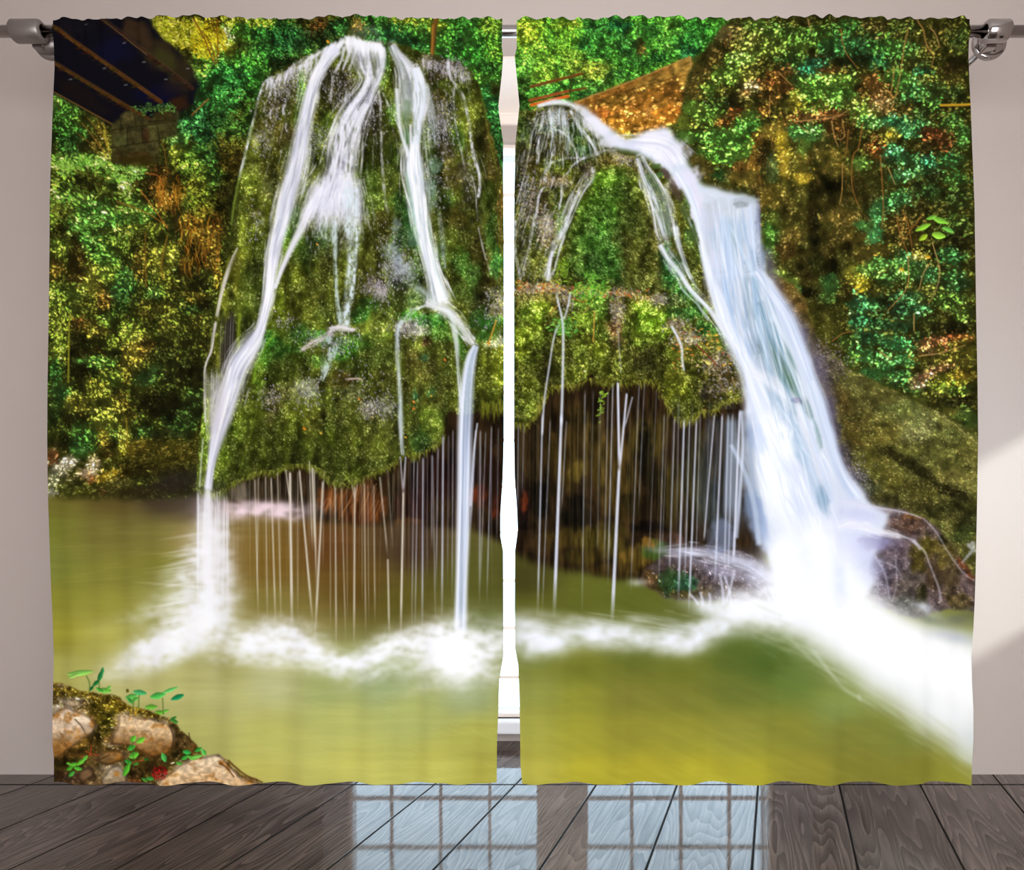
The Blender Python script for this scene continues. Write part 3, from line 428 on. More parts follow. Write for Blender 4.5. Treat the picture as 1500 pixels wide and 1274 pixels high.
    pic.blobs([(1085, 45, 26, 14, (110, 100, 45)), (1062, 48, 16, 16, (140, 118, 66)), (1072, 66, 14, 10, (64, 46, 20)), (1110, 40, 26, 12, (90, 130, 45)), (1140, 45, 20, 14, (80, 120, 45)), (1100, 70, 26, 16, (120, 130, 50)), (1085, 88, 22, 12, (120, 180, 66)), (1045, 82, 14, 14, (84, 64, 28)), (1030, 105, 16, 12, (90, 74, 30)), (1065, 108, 22, 14, (100, 150, 50)), (1098, 110, 14, 16, (110, 110, 40)),
               (1020, 130, 14, 14, (110, 84, 32)), (1040, 130, 18, 12, (90, 140, 45)), (1062, 135, 16, 12, (70, 72, 24)), (1100, 126, 16, 10, (190, 155, 105)), (1092, 138, 10, 8, (150, 110, 60)), (1075, 148, 14, 10, (46, 42, 18)), (1050, 152, 18, 10, (40, 66, 28)), (1015, 160, 16, 12, (110, 160, 50)), (1035, 170, 22, 12, (96, 150, 50)), (1000, 180, 14, 12, (130, 150, 45)), (1010, 200, 20, 12, (84, 140, 50)), (1085, 165, 18, 8, (120, 50, 24)), (1062, 178, 14, 8, (110, 60, 24)),
               (1115, 165, 14, 10, (140, 84, 34)), (1100, 168, 14, 8, (90, 150, 50)), (1045, 200, 26, 12, (80, 155, 55)), (1095, 185, 22, 12, (70, 155, 55)), (1075, 205, 24, 14, (78, 160, 56)), (1040, 222, 22, 12, (80, 150, 50)), (1065, 232, 22, 12, (84, 158, 52)), (1095, 215, 16, 14, (86, 150, 50)), (1022, 235, 12, 10, (96, 80, 32)), (1035, 250, 14, 10, (96, 80, 30)), (1055, 258, 12, 10, (34, 90, 40)), (1085, 245, 14, 12, (130, 84, 32)), (1105, 235, 10, 16, (150, 100, 34)), (1080, 262, 22, 10, (110, 88, 32)), (1045, 268, 12, 8, (70, 66, 26)), (1105, 265, 12, 14, (96, 76, 28)), (1112, 280, 8, 12, (56, 40, 18)),
               (1170, 60, 34, 16, (74, 120, 40)), (1130, 70, 26, 16, (96, 120, 42)), (1160, 90, 26, 14, (50, 90, 36)), (1200, 50, 26, 14, (60, 100, 36)), (1240, 40, 26, 12, (50, 110, 44)), (1280, 40, 20, 10, (90, 76, 36)), (1320, 42, 24, 10, (70, 90, 34)), (1225, 70, 26, 16, (40, 110, 54)), (1260, 68, 28, 14, (34, 90, 48)), (1265, 85, 24, 10, (16, 34, 20)), (1240, 92, 18, 10, (24, 40, 20)), (1210, 85, 16, 10, (26, 44, 22)), (1190, 100, 20, 14, (28, 110, 80)), (1300, 70, 24, 14, (56, 120, 44)), (1330, 75, 22, 14, (60, 120, 50)), (1290, 92, 20, 10, (40, 110, 60)), (1345, 90, 20, 12, (80, 90, 34)), (1380, 50, 26, 16, (70, 66, 24)), (1405, 60, 16, 18, (60, 76, 30)), (1360, 70, 16, 12, (90, 76, 30)), (1405, 92, 18, 8, (26, 24, 12)), (1395, 100, 20, 8, (60, 44, 20)),
               (1150, 105, 16, 10, (74, 46, 22)), (1128, 118, 16, 12, (130, 74, 30)), (1150, 125, 20, 12, (110, 62, 26)), (1130, 140, 16, 12, (90, 60, 24)), (1170, 118, 14, 10, (60, 110, 44)), (1215, 105, 20, 8, (120, 76, 34)), (1200, 122, 26, 14, (100, 170, 56)), (1185, 140, 24, 12, (96, 165, 52)), (1235, 120, 22, 12, (110, 170, 56)), (1230, 142, 26, 14, (96, 168, 60)), (1195, 160, 26, 10, (110, 150, 48)), (1165, 150, 14, 14, (150, 140, 40)), (1255, 150, 16, 8, (110, 130, 50)), (1280, 122, 22, 14, (130, 78, 36)), (1290, 140, 18, 10, (140, 86, 44)), (1262, 130, 10, 8, (60, 40, 16)), (1320, 115, 26, 14, (84, 160, 60)), (1345, 130, 22, 12, (60, 140, 66)), (1330, 145, 20, 10, (40, 100, 50)), (1365, 115, 14, 14, (90, 96, 38)), (1385, 130, 26, 10, (56, 84, 36)), (1350, 105, 14, 8, (46, 110, 66)), (1370, 150, 14, 12, (50, 100, 40)), (1400, 140, 18, 8, (40, 56, 24)), (1395, 118, 16, 8, (90, 80, 30)),
               (1288, 152, 14, 10, (190, 140, 90)), (1300, 162, 18, 8, (120, 96, 52)), (1325, 158, 20, 12, (92, 74, 30)), (1350, 165, 16, 8, (50, 80, 36)), (1180, 172, 30, 8, (150, 92, 50)), (1215, 168, 26, 8, (140, 80, 44)), (1150, 178, 14, 10, (110, 76, 30)), (1185, 195, 26, 14, (84, 165, 76)), (1165, 190, 14, 10, (66, 140, 60)), (1140, 185, 14, 12, (160, 130, 44)), (1225, 188, 18, 12, (96, 56, 24)), (1240, 200, 14, 14, (60, 42, 18)), (1260, 165, 22, 10, (130, 180, 60)), (1278, 178, 22, 10, (80, 160, 70)), (1310, 180, 24, 14, (50, 145, 90)), (1305, 198, 18, 12, (200, 180, 50), 0.5), (1330, 195, 16, 12, (56, 140, 84)), (1350, 182, 14, 10, (50, 120, 66)), (1370, 195, 26, 12, (110, 52, 28)), (1385, 212, 22, 10, (84, 44, 22)), (1395, 178, 18, 14, (60, 110, 44)), (1412, 200, 10, 18, (60, 120, 50)), (1360, 215, 14, 10, (52, 40, 18)),
               (1125, 195, 10, 14, (160, 124, 40)), (1145, 205, 12, 14, (200, 160, 34)), (1150, 228, 10, 16, (196, 156, 32)), (1150, 250, 9, 14, (170, 136, 34)), (1118, 225, 9, 22, (44, 34, 14)), (1128, 215, 8, 14, (40, 32, 12)), (1110, 205, 8, 16, (130, 84, 28)), (1132, 245, 9, 22, (80, 104, 56)), (1175, 262, 14, 10, (176, 144, 34)), (1172, 232, 12, 16, (120, 106, 34)), (1180, 215, 12, 12, (90, 130, 44)), (1200, 225, 20, 14, (86, 74, 28)), (1225, 228, 18, 12, (110, 94, 30)), (1230, 248, 18, 10, (120, 100, 34)), (1205, 250, 16, 10, (66, 56, 20)), (1262, 238, 14, 10, (100, 160, 60)), (1280, 215, 14, 12, (110, 60, 26)), (1288, 225, 16, 8, (140, 78, 30)), (1310, 225, 18, 14, (56, 150, 96)), (1300, 240, 16, 8, (40, 60, 28)), (1330, 235, 20, 10, (44, 110, 60)), (1360, 238, 18, 10, (40, 120, 90)), (1390, 235, 26, 14, (44, 100, 50)), (1345, 250, 20, 12, (60, 130, 70)), (1320, 258, 20, 10, (66, 150, 84)), (1375, 258, 22, 12, (30, 40, 20)), (1400, 262, 18, 12, (56, 110, 44)),
               (1110, 320, 6, 40, (74, 56, 22)), (1125, 290, 14, 22, (110, 86, 30)), (1145, 290, 14, 20, (100, 84, 30)), (1160, 310, 14, 22, (76, 66, 24)), (1175, 290, 12, 16, (84, 76, 28)), (1130, 320, 12, 16, (70, 84, 30)), (1130, 345, 14, 20, (66, 130, 44)), (1128, 370, 10, 10, (80, 140, 44)), (1160, 345, 16, 14, (110, 88, 34)), (1155, 368, 20, 14, (76, 54, 22)), (1185, 320, 10, 24, (66, 56, 20)), (1193, 340, 8, 34, (18, 16, 8)), (1190, 300, 9, 20, (30, 26, 10)), (1180, 380, 14, 16, (46, 40, 14)), (1215, 275, 30, 14, (26, 22, 8)), (1220, 272, 16, 7, (8, 8, 4)), (1250, 268, 20, 12, (44, 38, 14)), (1250, 290, 26, 10, (58, 48, 18)), (1215, 300, 22, 12, (52, 42, 16)), (1240, 320, 34, 14, (110, 86, 34)), (1225, 345, 24, 16, (74, 60, 22)), (1260, 345, 22, 14, (84, 68, 26)), (1240, 362, 10, 8, (26, 20, 8)), (1210, 370, 14, 14, (60, 48, 18)), (1265, 372, 26, 14, (92, 78, 28)),
               (1285, 318, 12, 18, (62, 150, 80)), (1282, 345, 12, 14, (64, 160, 90)), (1265, 330, 12, 8, (70, 150, 70)), (1300, 300, 20, 14, (52, 130, 70)), (1325, 290, 20, 12, (60, 140, 76)), (1300, 330, 8, 30, (70, 60, 24)), (1320, 330, 14, 24, (96, 74, 30)), (1345, 300, 16, 20, (56, 50, 20)), (1360, 280, 22, 14, (36, 66, 32)), (1400, 290, 20, 20, (48, 66, 28)), (1345, 340, 14, 20, (60, 50, 20)), (1400, 330, 22, 20, (56, 80, 30)), (1330, 350, 16, 16, (80, 66, 26)), (1400, 350, 18, 10, (26, 24, 12)), (1290, 365, 14, 10, (110, 92, 34)),
               (1175, 405, 20, 16, (46, 38, 14)), (1180, 430, 16, 8, (8, 8, 4)), (1215, 395, 12, 18, (30, 26, 10)), (1220, 390, 6, 12, (8, 8, 4)), (1195, 385, 12, 14, (36, 40, 14)), (1215, 415, 16, 14, (52, 110, 50)), (1210, 440, 12, 12, (60, 100, 40)), (1140, 400, 16, 8, (130, 165, 60)), (1155, 412, 16, 8, (110, 140, 50)), (1165, 425, 10, 8, (80, 140, 60)), (1195, 455, 18, 14, (56, 54, 18)), (1200, 480, 18, 14, (62, 62, 20)), (1235, 450, 14, 14, (60, 62, 22)), (1225, 475, 18, 14, (66, 64, 22)), (1250, 400, 14, 14, (160, 150, 44)), (1262, 415, 12, 12, (200, 180, 40)), (1245, 425, 14, 10, (70, 60, 22)), (1275, 395, 20, 12, (96, 150, 56)), (1290, 385, 18, 10, (80, 150, 66)), (1330, 380, 24, 12, (62, 150, 80)), (1325, 400, 24, 14, (90, 150, 60)), (1300, 410, 16, 10, (60, 110, 50)), (1345, 375, 12, 8, (170, 150, 60)), (1360, 400, 22, 12, (52, 120, 66)), (1395, 375, 22, 14, (40, 100, 52)), (1400, 410, 20, 18, (44, 96, 48)), (1360, 425, 18, 12, (84, 90, 34)),
               (1260, 445, 20, 12, (44, 120, 76)), (1285, 445, 18, 12, (56, 130, 70)), (1300, 440, 14, 10, (30, 40, 18)), (1330, 435, 22, 10, (54, 116, 66)), (1320, 455, 18, 12, (26, 60, 40)), (1345, 455, 18, 12, (60, 135, 80)), (1390, 440, 26, 14, (70, 110, 40)), (1410, 460, 14, 14, (84, 116, 44)), (1262, 470, 20, 12, (40, 120, 76)), (1290, 475, 16, 10, (40, 90, 50)), (1320, 478, 20, 10, (44, 100, 60)), (1360, 470, 18, 14, (52, 60, 24)), (1395, 478, 26, 8, (30, 30, 14)), (1400, 485, 18, 6, (16, 16, 8)), (1270, 495, 22, 12, (52, 130, 76)), (1300, 500, 20, 10, (40, 100, 54)), (1320, 505, 22, 12, (50, 140, 76)), (1345, 495, 14, 8, (30, 44, 22)), (1240, 500, 16, 12, (56, 84, 32)), (1265, 520, 20, 12, (66, 150, 76)), (1300, 530, 20, 12, (70, 150, 72)), (1325, 528, 16, 10, (60, 140, 70)), (1280, 548, 26, 12, (52, 124, 60)), (1320, 552, 18, 12, (56, 130, 64)), (1250, 528, 14, 10, (84, 120, 44)), (1340, 568, 16, 8, (64, 130, 56)), (1300, 566, 18, 8, (50, 80, 34)),
               (1375, 500, 28, 8, (176, 96, 62), 0.9, -10), (1405, 495, 20, 8, (150, 76, 36)), (1360, 515, 20, 6, (190, 130, 84)), (1350, 525, 18, 8, (110, 96, 32)), (1395, 512, 26, 8, (104, 92, 30)), (1415, 510, 12, 12, (130, 116, 34)), (1400, 528, 26, 8, (120, 104, 36)), (1375, 540, 22, 6, (176, 112, 78), 0.9, -12), (1355, 552, 20, 8, (186, 124, 96), 0.9, -15), (1345, 566, 14, 5, (170, 130, 110)), (1390, 555, 26, 9, (150, 150, 36)), (1410, 548, 18, 9, (166, 130, 36)), (1375, 566, 22, 8, (130, 150, 44)), (1405, 570, 20, 8, (90, 120, 40)), (1400, 586, 30, 9, (44, 42, 18)), (1380, 580, 18, 7, (64, 62, 22)), (1350, 582, 14, 6, (90, 96, 34)), (1410, 606, 20, 10, (80, 110, 44)), (1425, 618, 12, 8, (60, 90, 38)), (1390, 603, 16, 6, (110, 100, 36))], clip=M)
    ivy = full(poly([(1440, 15), (1085, 20), (1040, 85), (1000, 170), (985, 200), (1030, 240), (1060, 262), (1100, 225), (1130, 180), (1175, 210), (1230, 200), (1255, 240), (1300, 255), (1275, 320), (1280, 360), (1245, 395), (1215, 400), (1205, 445), (1230, 460), (1240, 530), (1330, 580), (1440, 610)], 8, 7)) * M
    bare = np.clip(M - ivy, 0, 1)
    desat(pic, M, 0.12, (0.97, 1.0, 0.95))
    texture(pic, bare, 14000, (0.8, 3.0), (0.5, 1.4), -50, 45, 0.5, 1.5, 0.75, 12, 44, (1.08, 1.02, 0.9), 0.07, tip=0.35)
    soil(pic, bare, 10, 16, 0.25, 47, -30)
    texture(pic, ivy, 24000, (1.4, 3.6), (0.8, 1.8), -20, 38, 0.35, 1.75, 0.45, 13, 45, (1.08, 1.04, 1.0), 0.09, sparkle=0.012, pale=0.12)
    rng = np.random.default_rng(46)
    V = [[(1184, 28), (1186, 48)], [(1230, 45), (1238, 75), (1252, 95), (1256, 100)], [(1327, 45), (1320, 100), (1313, 135), (1305, 160)], [(1345, 28), (1352, 52), (1362, 75), (1368, 82), (1365, 95)], [(1361, 45), (1372, 55), (1377, 68)], [(1128, 140), (1127, 172)], [(1140, 105), (1160, 125)], [(1218, 178), (1222, 200), (1228, 215)], [(1234, 175), (1237, 198), (1230, 205)], [(1243, 190), (1240, 225)], [(1264, 180), (1258, 215), (1250, 228), (1248, 262), (1252, 285), (1260, 305)], [(1234, 240), (1234, 275), (1230, 300)], [(1290, 230), (1292, 262), (1294, 300), (1292, 335)], [(1300, 245), (1310, 270)], [(1322, 310), (1330, 330), (1337, 375)], [(1313, 322), (1318, 345), (1330, 372)], [(1330, 375), (1328, 420), (1300, 455)], [(1367, 355), (1378, 395), (1372, 425), (1360, 445)], [(1363, 385), (1352, 400), (1345, 425)], [(1340, 330), (1350, 315)], [(1218, 500), (1235, 488), (1250, 485)], [(1338, 330), (1325, 350)], [(1345, 522), (1380, 516), (1415, 505)], [(1290, 515), (1304, 526)], [(1338, 460), (1338, 485)], [(1200, 170), (1240, 168)], [(1160, 175), (1185, 195)], [(1310, 100), (1306, 130), (1300, 160)], [(1165, 178), (1220, 172), (1245, 160)]]
    for v in V: pic.line(v, 1.7, [(176, 130, 66), (190, 150, 84), (150, 100, 44)][rng.integers(0, 3)], 0.85, 1.1)
    for i in range(110):
        x = rng.uniform(1110, 1300); y = rng.uniform(130, 270); c = [(150, 96, 40), (110, 66, 26), (170, 120, 56)][rng.integers(0, 3)]
        pic.line([(x, y), (x + rng.normal(0, 4), y + rng.uniform(8, 20))], 1.0, c, 0.55, 0.7)
    pic.line([(1378, 154), (1422, 153)], 3.4, (196, 150, 40), 0.95); pic.line([(1378, 157), (1422, 156)], 1.4, (40, 30, 12), 0.7)
    for x, y, l, w, a, c in [(1352, 333, 13, 4, -25, (150, 215, 62)), (1378, 322, 12, 4.5, 20, (140, 210, 66)), (1376, 344, 10, 5.5, 10, (160, 220, 70)), (1352, 348, 8, 4, -35, (170, 205, 50)), (1390, 336, 9, 3.5, 25, (120, 200, 80)), (1365, 318, 9, 3, -20, (130, 200, 70)), (1360, 376, 4, 3, 0, (225, 175, 50)), (1303, 197, 5, 2.5, -15, (230, 200, 60)), (1320, 395, 4, 3, 20, (220, 180, 50)), (1170, 153, 3, 2.5, 0, (220, 200, 50)), (1263, 425, 5, 2, -15, (235, 205, 50)), (1258, 418, 5, 2, -15, (230, 200, 50)), (1113, 328, 5, 1.2, 40, (220, 170, 60))]:
        leaf_at(pic, x, y, l, w, a, c)

def paint_pool(pic):
    b = box(60, 715, 1440, 1165); X, Y = gridxy(b)
    # water colour interpolated between samples
    S = [(80, 735, 120, 112, 36), (160, 732, 100, 84, 30), (240, 735, 66, 52, 30), (290, 735, 100, 84, 70), (80, 775, 128, 132, 40), (150, 780, 124, 116, 44), (230, 780, 130, 124, 48), (275, 790, 170, 150, 80), (80, 830, 132, 138, 48), (160, 840, 140, 136, 46), (240, 830, 136, 134, 40), (85, 880, 150, 148, 44), (160, 890, 160, 156, 52), (240, 880, 166, 164, 80),
         (90, 930, 158, 152, 44), (150, 930, 182, 176, 78), (100, 980, 176, 172, 84), (180, 985, 196, 192, 118), (260, 1000, 190, 186, 110), (330, 960, 160, 156, 80), (320, 1020, 186, 184, 110), (400, 1000, 192, 192, 132), (300, 1080, 184, 182, 96), (400, 1080, 194, 192, 96), (380, 1140, 198, 190, 90), (480, 1010, 160, 168, 96), (500, 1060, 190, 192, 100), (520, 1120, 200, 196, 92), (560, 1000, 150, 164, 104), (600, 1050, 178, 184, 100), (640, 1120, 194, 190, 84), (690, 1020, 160, 172, 116), (700, 1080, 176, 174, 74), (715, 1130, 172, 166, 64),
         (350, 800, 122, 96, 34), (400, 820, 116, 88, 26), (480, 800, 92, 58, 20), (520, 850, 92, 68, 18), (600, 800, 62, 44, 22), (600, 880, 90, 82, 22), (400, 900, 130, 118, 50), (700, 850, 86, 86, 28), (720, 920, 100, 108, 50),
         (770, 850, 66, 62, 18), (780, 900, 92, 94, 24), (850, 880, 92, 96, 26), (920, 890, 90, 96, 26), (1000, 910, 88, 94, 30), (780, 960, 110, 118, 42), (850, 980, 112, 116, 32), (930, 960, 96, 104, 32), (1000, 980, 108, 114, 34), (1080, 960, 84, 100, 32), (1120, 970, 76, 98, 30), (790, 1010, 142, 146, 62), (850, 1020, 142, 142, 44), (920, 1020, 122, 120, 42), (1000, 1020, 122, 122, 42), (1080, 1010, 104, 112, 40), (1160, 1000, 100, 120, 46), (1230, 1040, 130, 146, 70),
         (780, 1070, 168, 166, 66), (850, 1070, 162, 158, 46), (920, 1070, 146, 140, 44), (1000, 1070, 150, 146, 46), (1080, 1070, 144, 142, 50), (1160, 1070, 134, 134, 44), (1240, 1070, 124, 124, 44), (1320, 1080, 124, 130, 50), (780, 1130, 184, 176, 66), (860, 1130, 182, 172, 44), (940, 1130, 178, 166, 42), (1020, 1130, 182, 172, 44), (1100, 1135, 176, 168, 44), (1180, 1130, 150, 142, 44), (1260, 1130, 132, 128, 42), (1340, 1130, 132, 128, 40), (1400, 1130, 150, 148, 44), (1430, 1100, 150, 156, 100)]
    num = 0; den = 0
    for x, y, r, g, bl in S:
        w = 1.0 / (((X - x) ** 2 + (1.3 * (Y - y)) ** 2) + 700.0) ** 1.7
        num = num + w[..., None] * C(r * (0.95 if x < 300 and y < 900 else 1.0), g * (0.95 if x < 300 and y < 900 else 1.0), bl + 8); den = den + w
    base = (num / den[..., None]).astype(np.float32)
    f = fbm(X / 70, Y / 6, 61, 4) * 0.5 + fbm(X / 160, Y / 22, 66, 3) * 0.6
    ang = np.radians(24); Xr = X * math.cos(ang) + Y * math.sin(ang); Yr = -X * math.sin(ang) + Y * math.cos(ang)
    g = fbm(Xr / 80, Yr / 9, 71, 4)
    k = sm(700, 900, X); f = f * (1 - k) + (0.5 * f + 0.5 * g) * k
    base = base * (1 + 0.05 * f[..., None]) + 0.012 * np.clip(f, 0, 1)[..., None]
    pic.over(b, sm(722, 736, Y + 3 * fbm(X / 20, Y / 20, 3, 2)), np.clip(base, 0, 1))
    sh = Soft()
    for q in [(240, 716, 60, 14, (40, 33, 24), 0.95, -6), (265, 700, 34, 12, (38, 32, 30), 0.8, -8), (200, 722, 30, 8, (44, 36, 18), 0.8), (120, 730, 60, 4, (66, 60, 24), 0.6), (270, 735, 30, 10, (66, 58, 44), 0.5)]: sh.puff(*q, rag=0.3)
    sh.put(pic, 2.5)
    rng = np.random.default_rng(63)
    for i in range(150):
        x = rng.uniform(75, 290); y = rng.uniform(770, 960); l = rng.uniform(15, 60)
        pic.line([(x, y), (x + l, y - l * 0.06 * (1 if x < 400 else -1))], 1.0, (190, 185, 90), 0.16, 0.6, fade=(0.3, 0.3))
    for i in range(70):
        x = rng.uniform(390, 720); y = rng.uniform(1020, 1145); l = rng.uniform(10, 40)
        pic.line([(x, y), (x + l, y + l * 0.35)], 1.2, (222, 220, 150), 0.18, 0.6, fade=(0.3, 0.3))

def paint_cave(pic):
    b, m = pic.fill([(325, 690), (350, 640), (640, 560), (740, 540), (1110, 520), (1130, 800), (1100, 850), (1000, 872), (930, 850), (830, 835), (757, 815), (735, 790), (690, 770), (600, 770), (480, 764), (340, 744)], (38, 27, 15), 5, 3, 20, 1.0, 71)
    M = full((b, m))
    pic.blobs([(400, 715, 60, 16, (46, 36, 24)), (352, 722, 14, 14, (80, 72, 60)), (520, 735, 36, 26, (96, 56, 26), 0.9, -35), (480, 730, 14, 20, (110, 64, 30)), (545, 740, 20, 22, (90, 50, 24)), (530, 762, 26, 10, (84, 44, 22)), (600, 740, 26, 30, (36, 18, 14)), (650, 700, 50, 40, (28, 15, 12)), (700, 725, 18, 16, (84, 36, 18)), (725, 735, 12, 22, (70, 30, 16)), (720, 700, 16, 40, (24, 14, 10)), (600, 766, 26, 8, (70, 44, 24)), (650, 775, 40, 12, (36, 22, 14)), (715, 785, 26, 16, (28, 18, 10)),
               (790, 680, 40, 60, (40, 30, 16)), (830, 650, 30, 60, (52, 40, 16)), (790, 730, 14, 30, (10, 8, 6)), (765, 740, 12, 40, (20, 12, 12)), (768, 735, 5, 16, (80, 34, 18)), (845, 735, 18, 14, (10, 8, 6)), (840, 760, 22, 20, (14, 12, 8)), (830, 790, 40, 16, (58, 46, 18)), (880, 790, 40, 24, (70, 60, 22)), (900, 700, 30, 60, (64, 50, 20)), (870, 650, 20, 60, (58, 46, 18)), (950, 640, 30, 40, (56, 46, 16)), (945, 660, 10, 40, (14, 12, 8)), (955, 700, 14, 30, (20, 16, 8)), (925, 735, 18, 20, (30, 24, 10)), (950, 772, 26, 9, (14, 10, 8)), (985, 720, 20, 50, (46, 38, 16)), (1020, 700, 24, 60, (44, 40, 20)), (1040, 740, 16, 40, (40, 40, 28)), (1030, 780, 24, 16, (44, 34, 24)), (935, 815, 30, 16, (84, 66, 24)), (960, 805, 20, 14, (50, 70, 26)), (950, 795, 12, 8, (110, 80, 30)), (900, 835, 40, 12, (62, 48, 20)), (850, 815, 30, 14, (56, 46, 18)), (790, 800, 24, 12, (44, 32, 16)), (760, 790, 10, 18, (26, 16, 10)), (985, 790, 20, 10, (66, 46, 34)), (845, 690, 12, 16, (80, 66, 24)), (820, 620, 14, 20, (26, 18, 10)), (870, 600, 14, 20, (24, 18, 8))], clip=M)
    soil(pic, M, 5, 26, 0.55, 72)
    rng = np.random.default_rng(73)
    for i in range(46):
        x = rng.uniform(478, 570); pic.line([(x, rng.uniform(705, 735)), (x - rng.uniform(4, 16), rng.uniform(740, 766))], 1.6, [(140, 84, 40), (60, 32, 16), (166, 104, 54)][rng.integers(0, 3)], 0.55, 0.8)
    # rock at the foot of the big fall
    b, m = pic.fill([(938, 850), (950, 832), (975, 815), (1020, 800), (1080, 805), (1130, 830), (1150, 860), (1130, 885), (1060, 880), (1010, 880), (975, 875)], (74, 60, 70), 2, 3, 14, 1.0, 74)
    R = full((b, m))
    pic.blobs([(948, 848, 14, 16, (92, 64, 34)), (960, 862, 18, 12, (90, 58, 30)), (985, 855, 24, 20, (36, 70, 38)), (1005, 858, 16, 16, (34, 86, 64)), (1000, 872, 22, 8, (70, 54, 24)), (1030, 868, 16, 10, (84, 70, 52)), (1085, 868, 24, 14, (66, 50, 58)), (1060, 840, 30, 14, (104, 94, 120)), (1110, 850, 22, 16, (96, 84, 110))], clip=R)
    texture(pic, R, 900, (1.4, 3.0), (0.7, 1.4), 70, 40, 0.5, 1.6, 0.8, 8, 75)

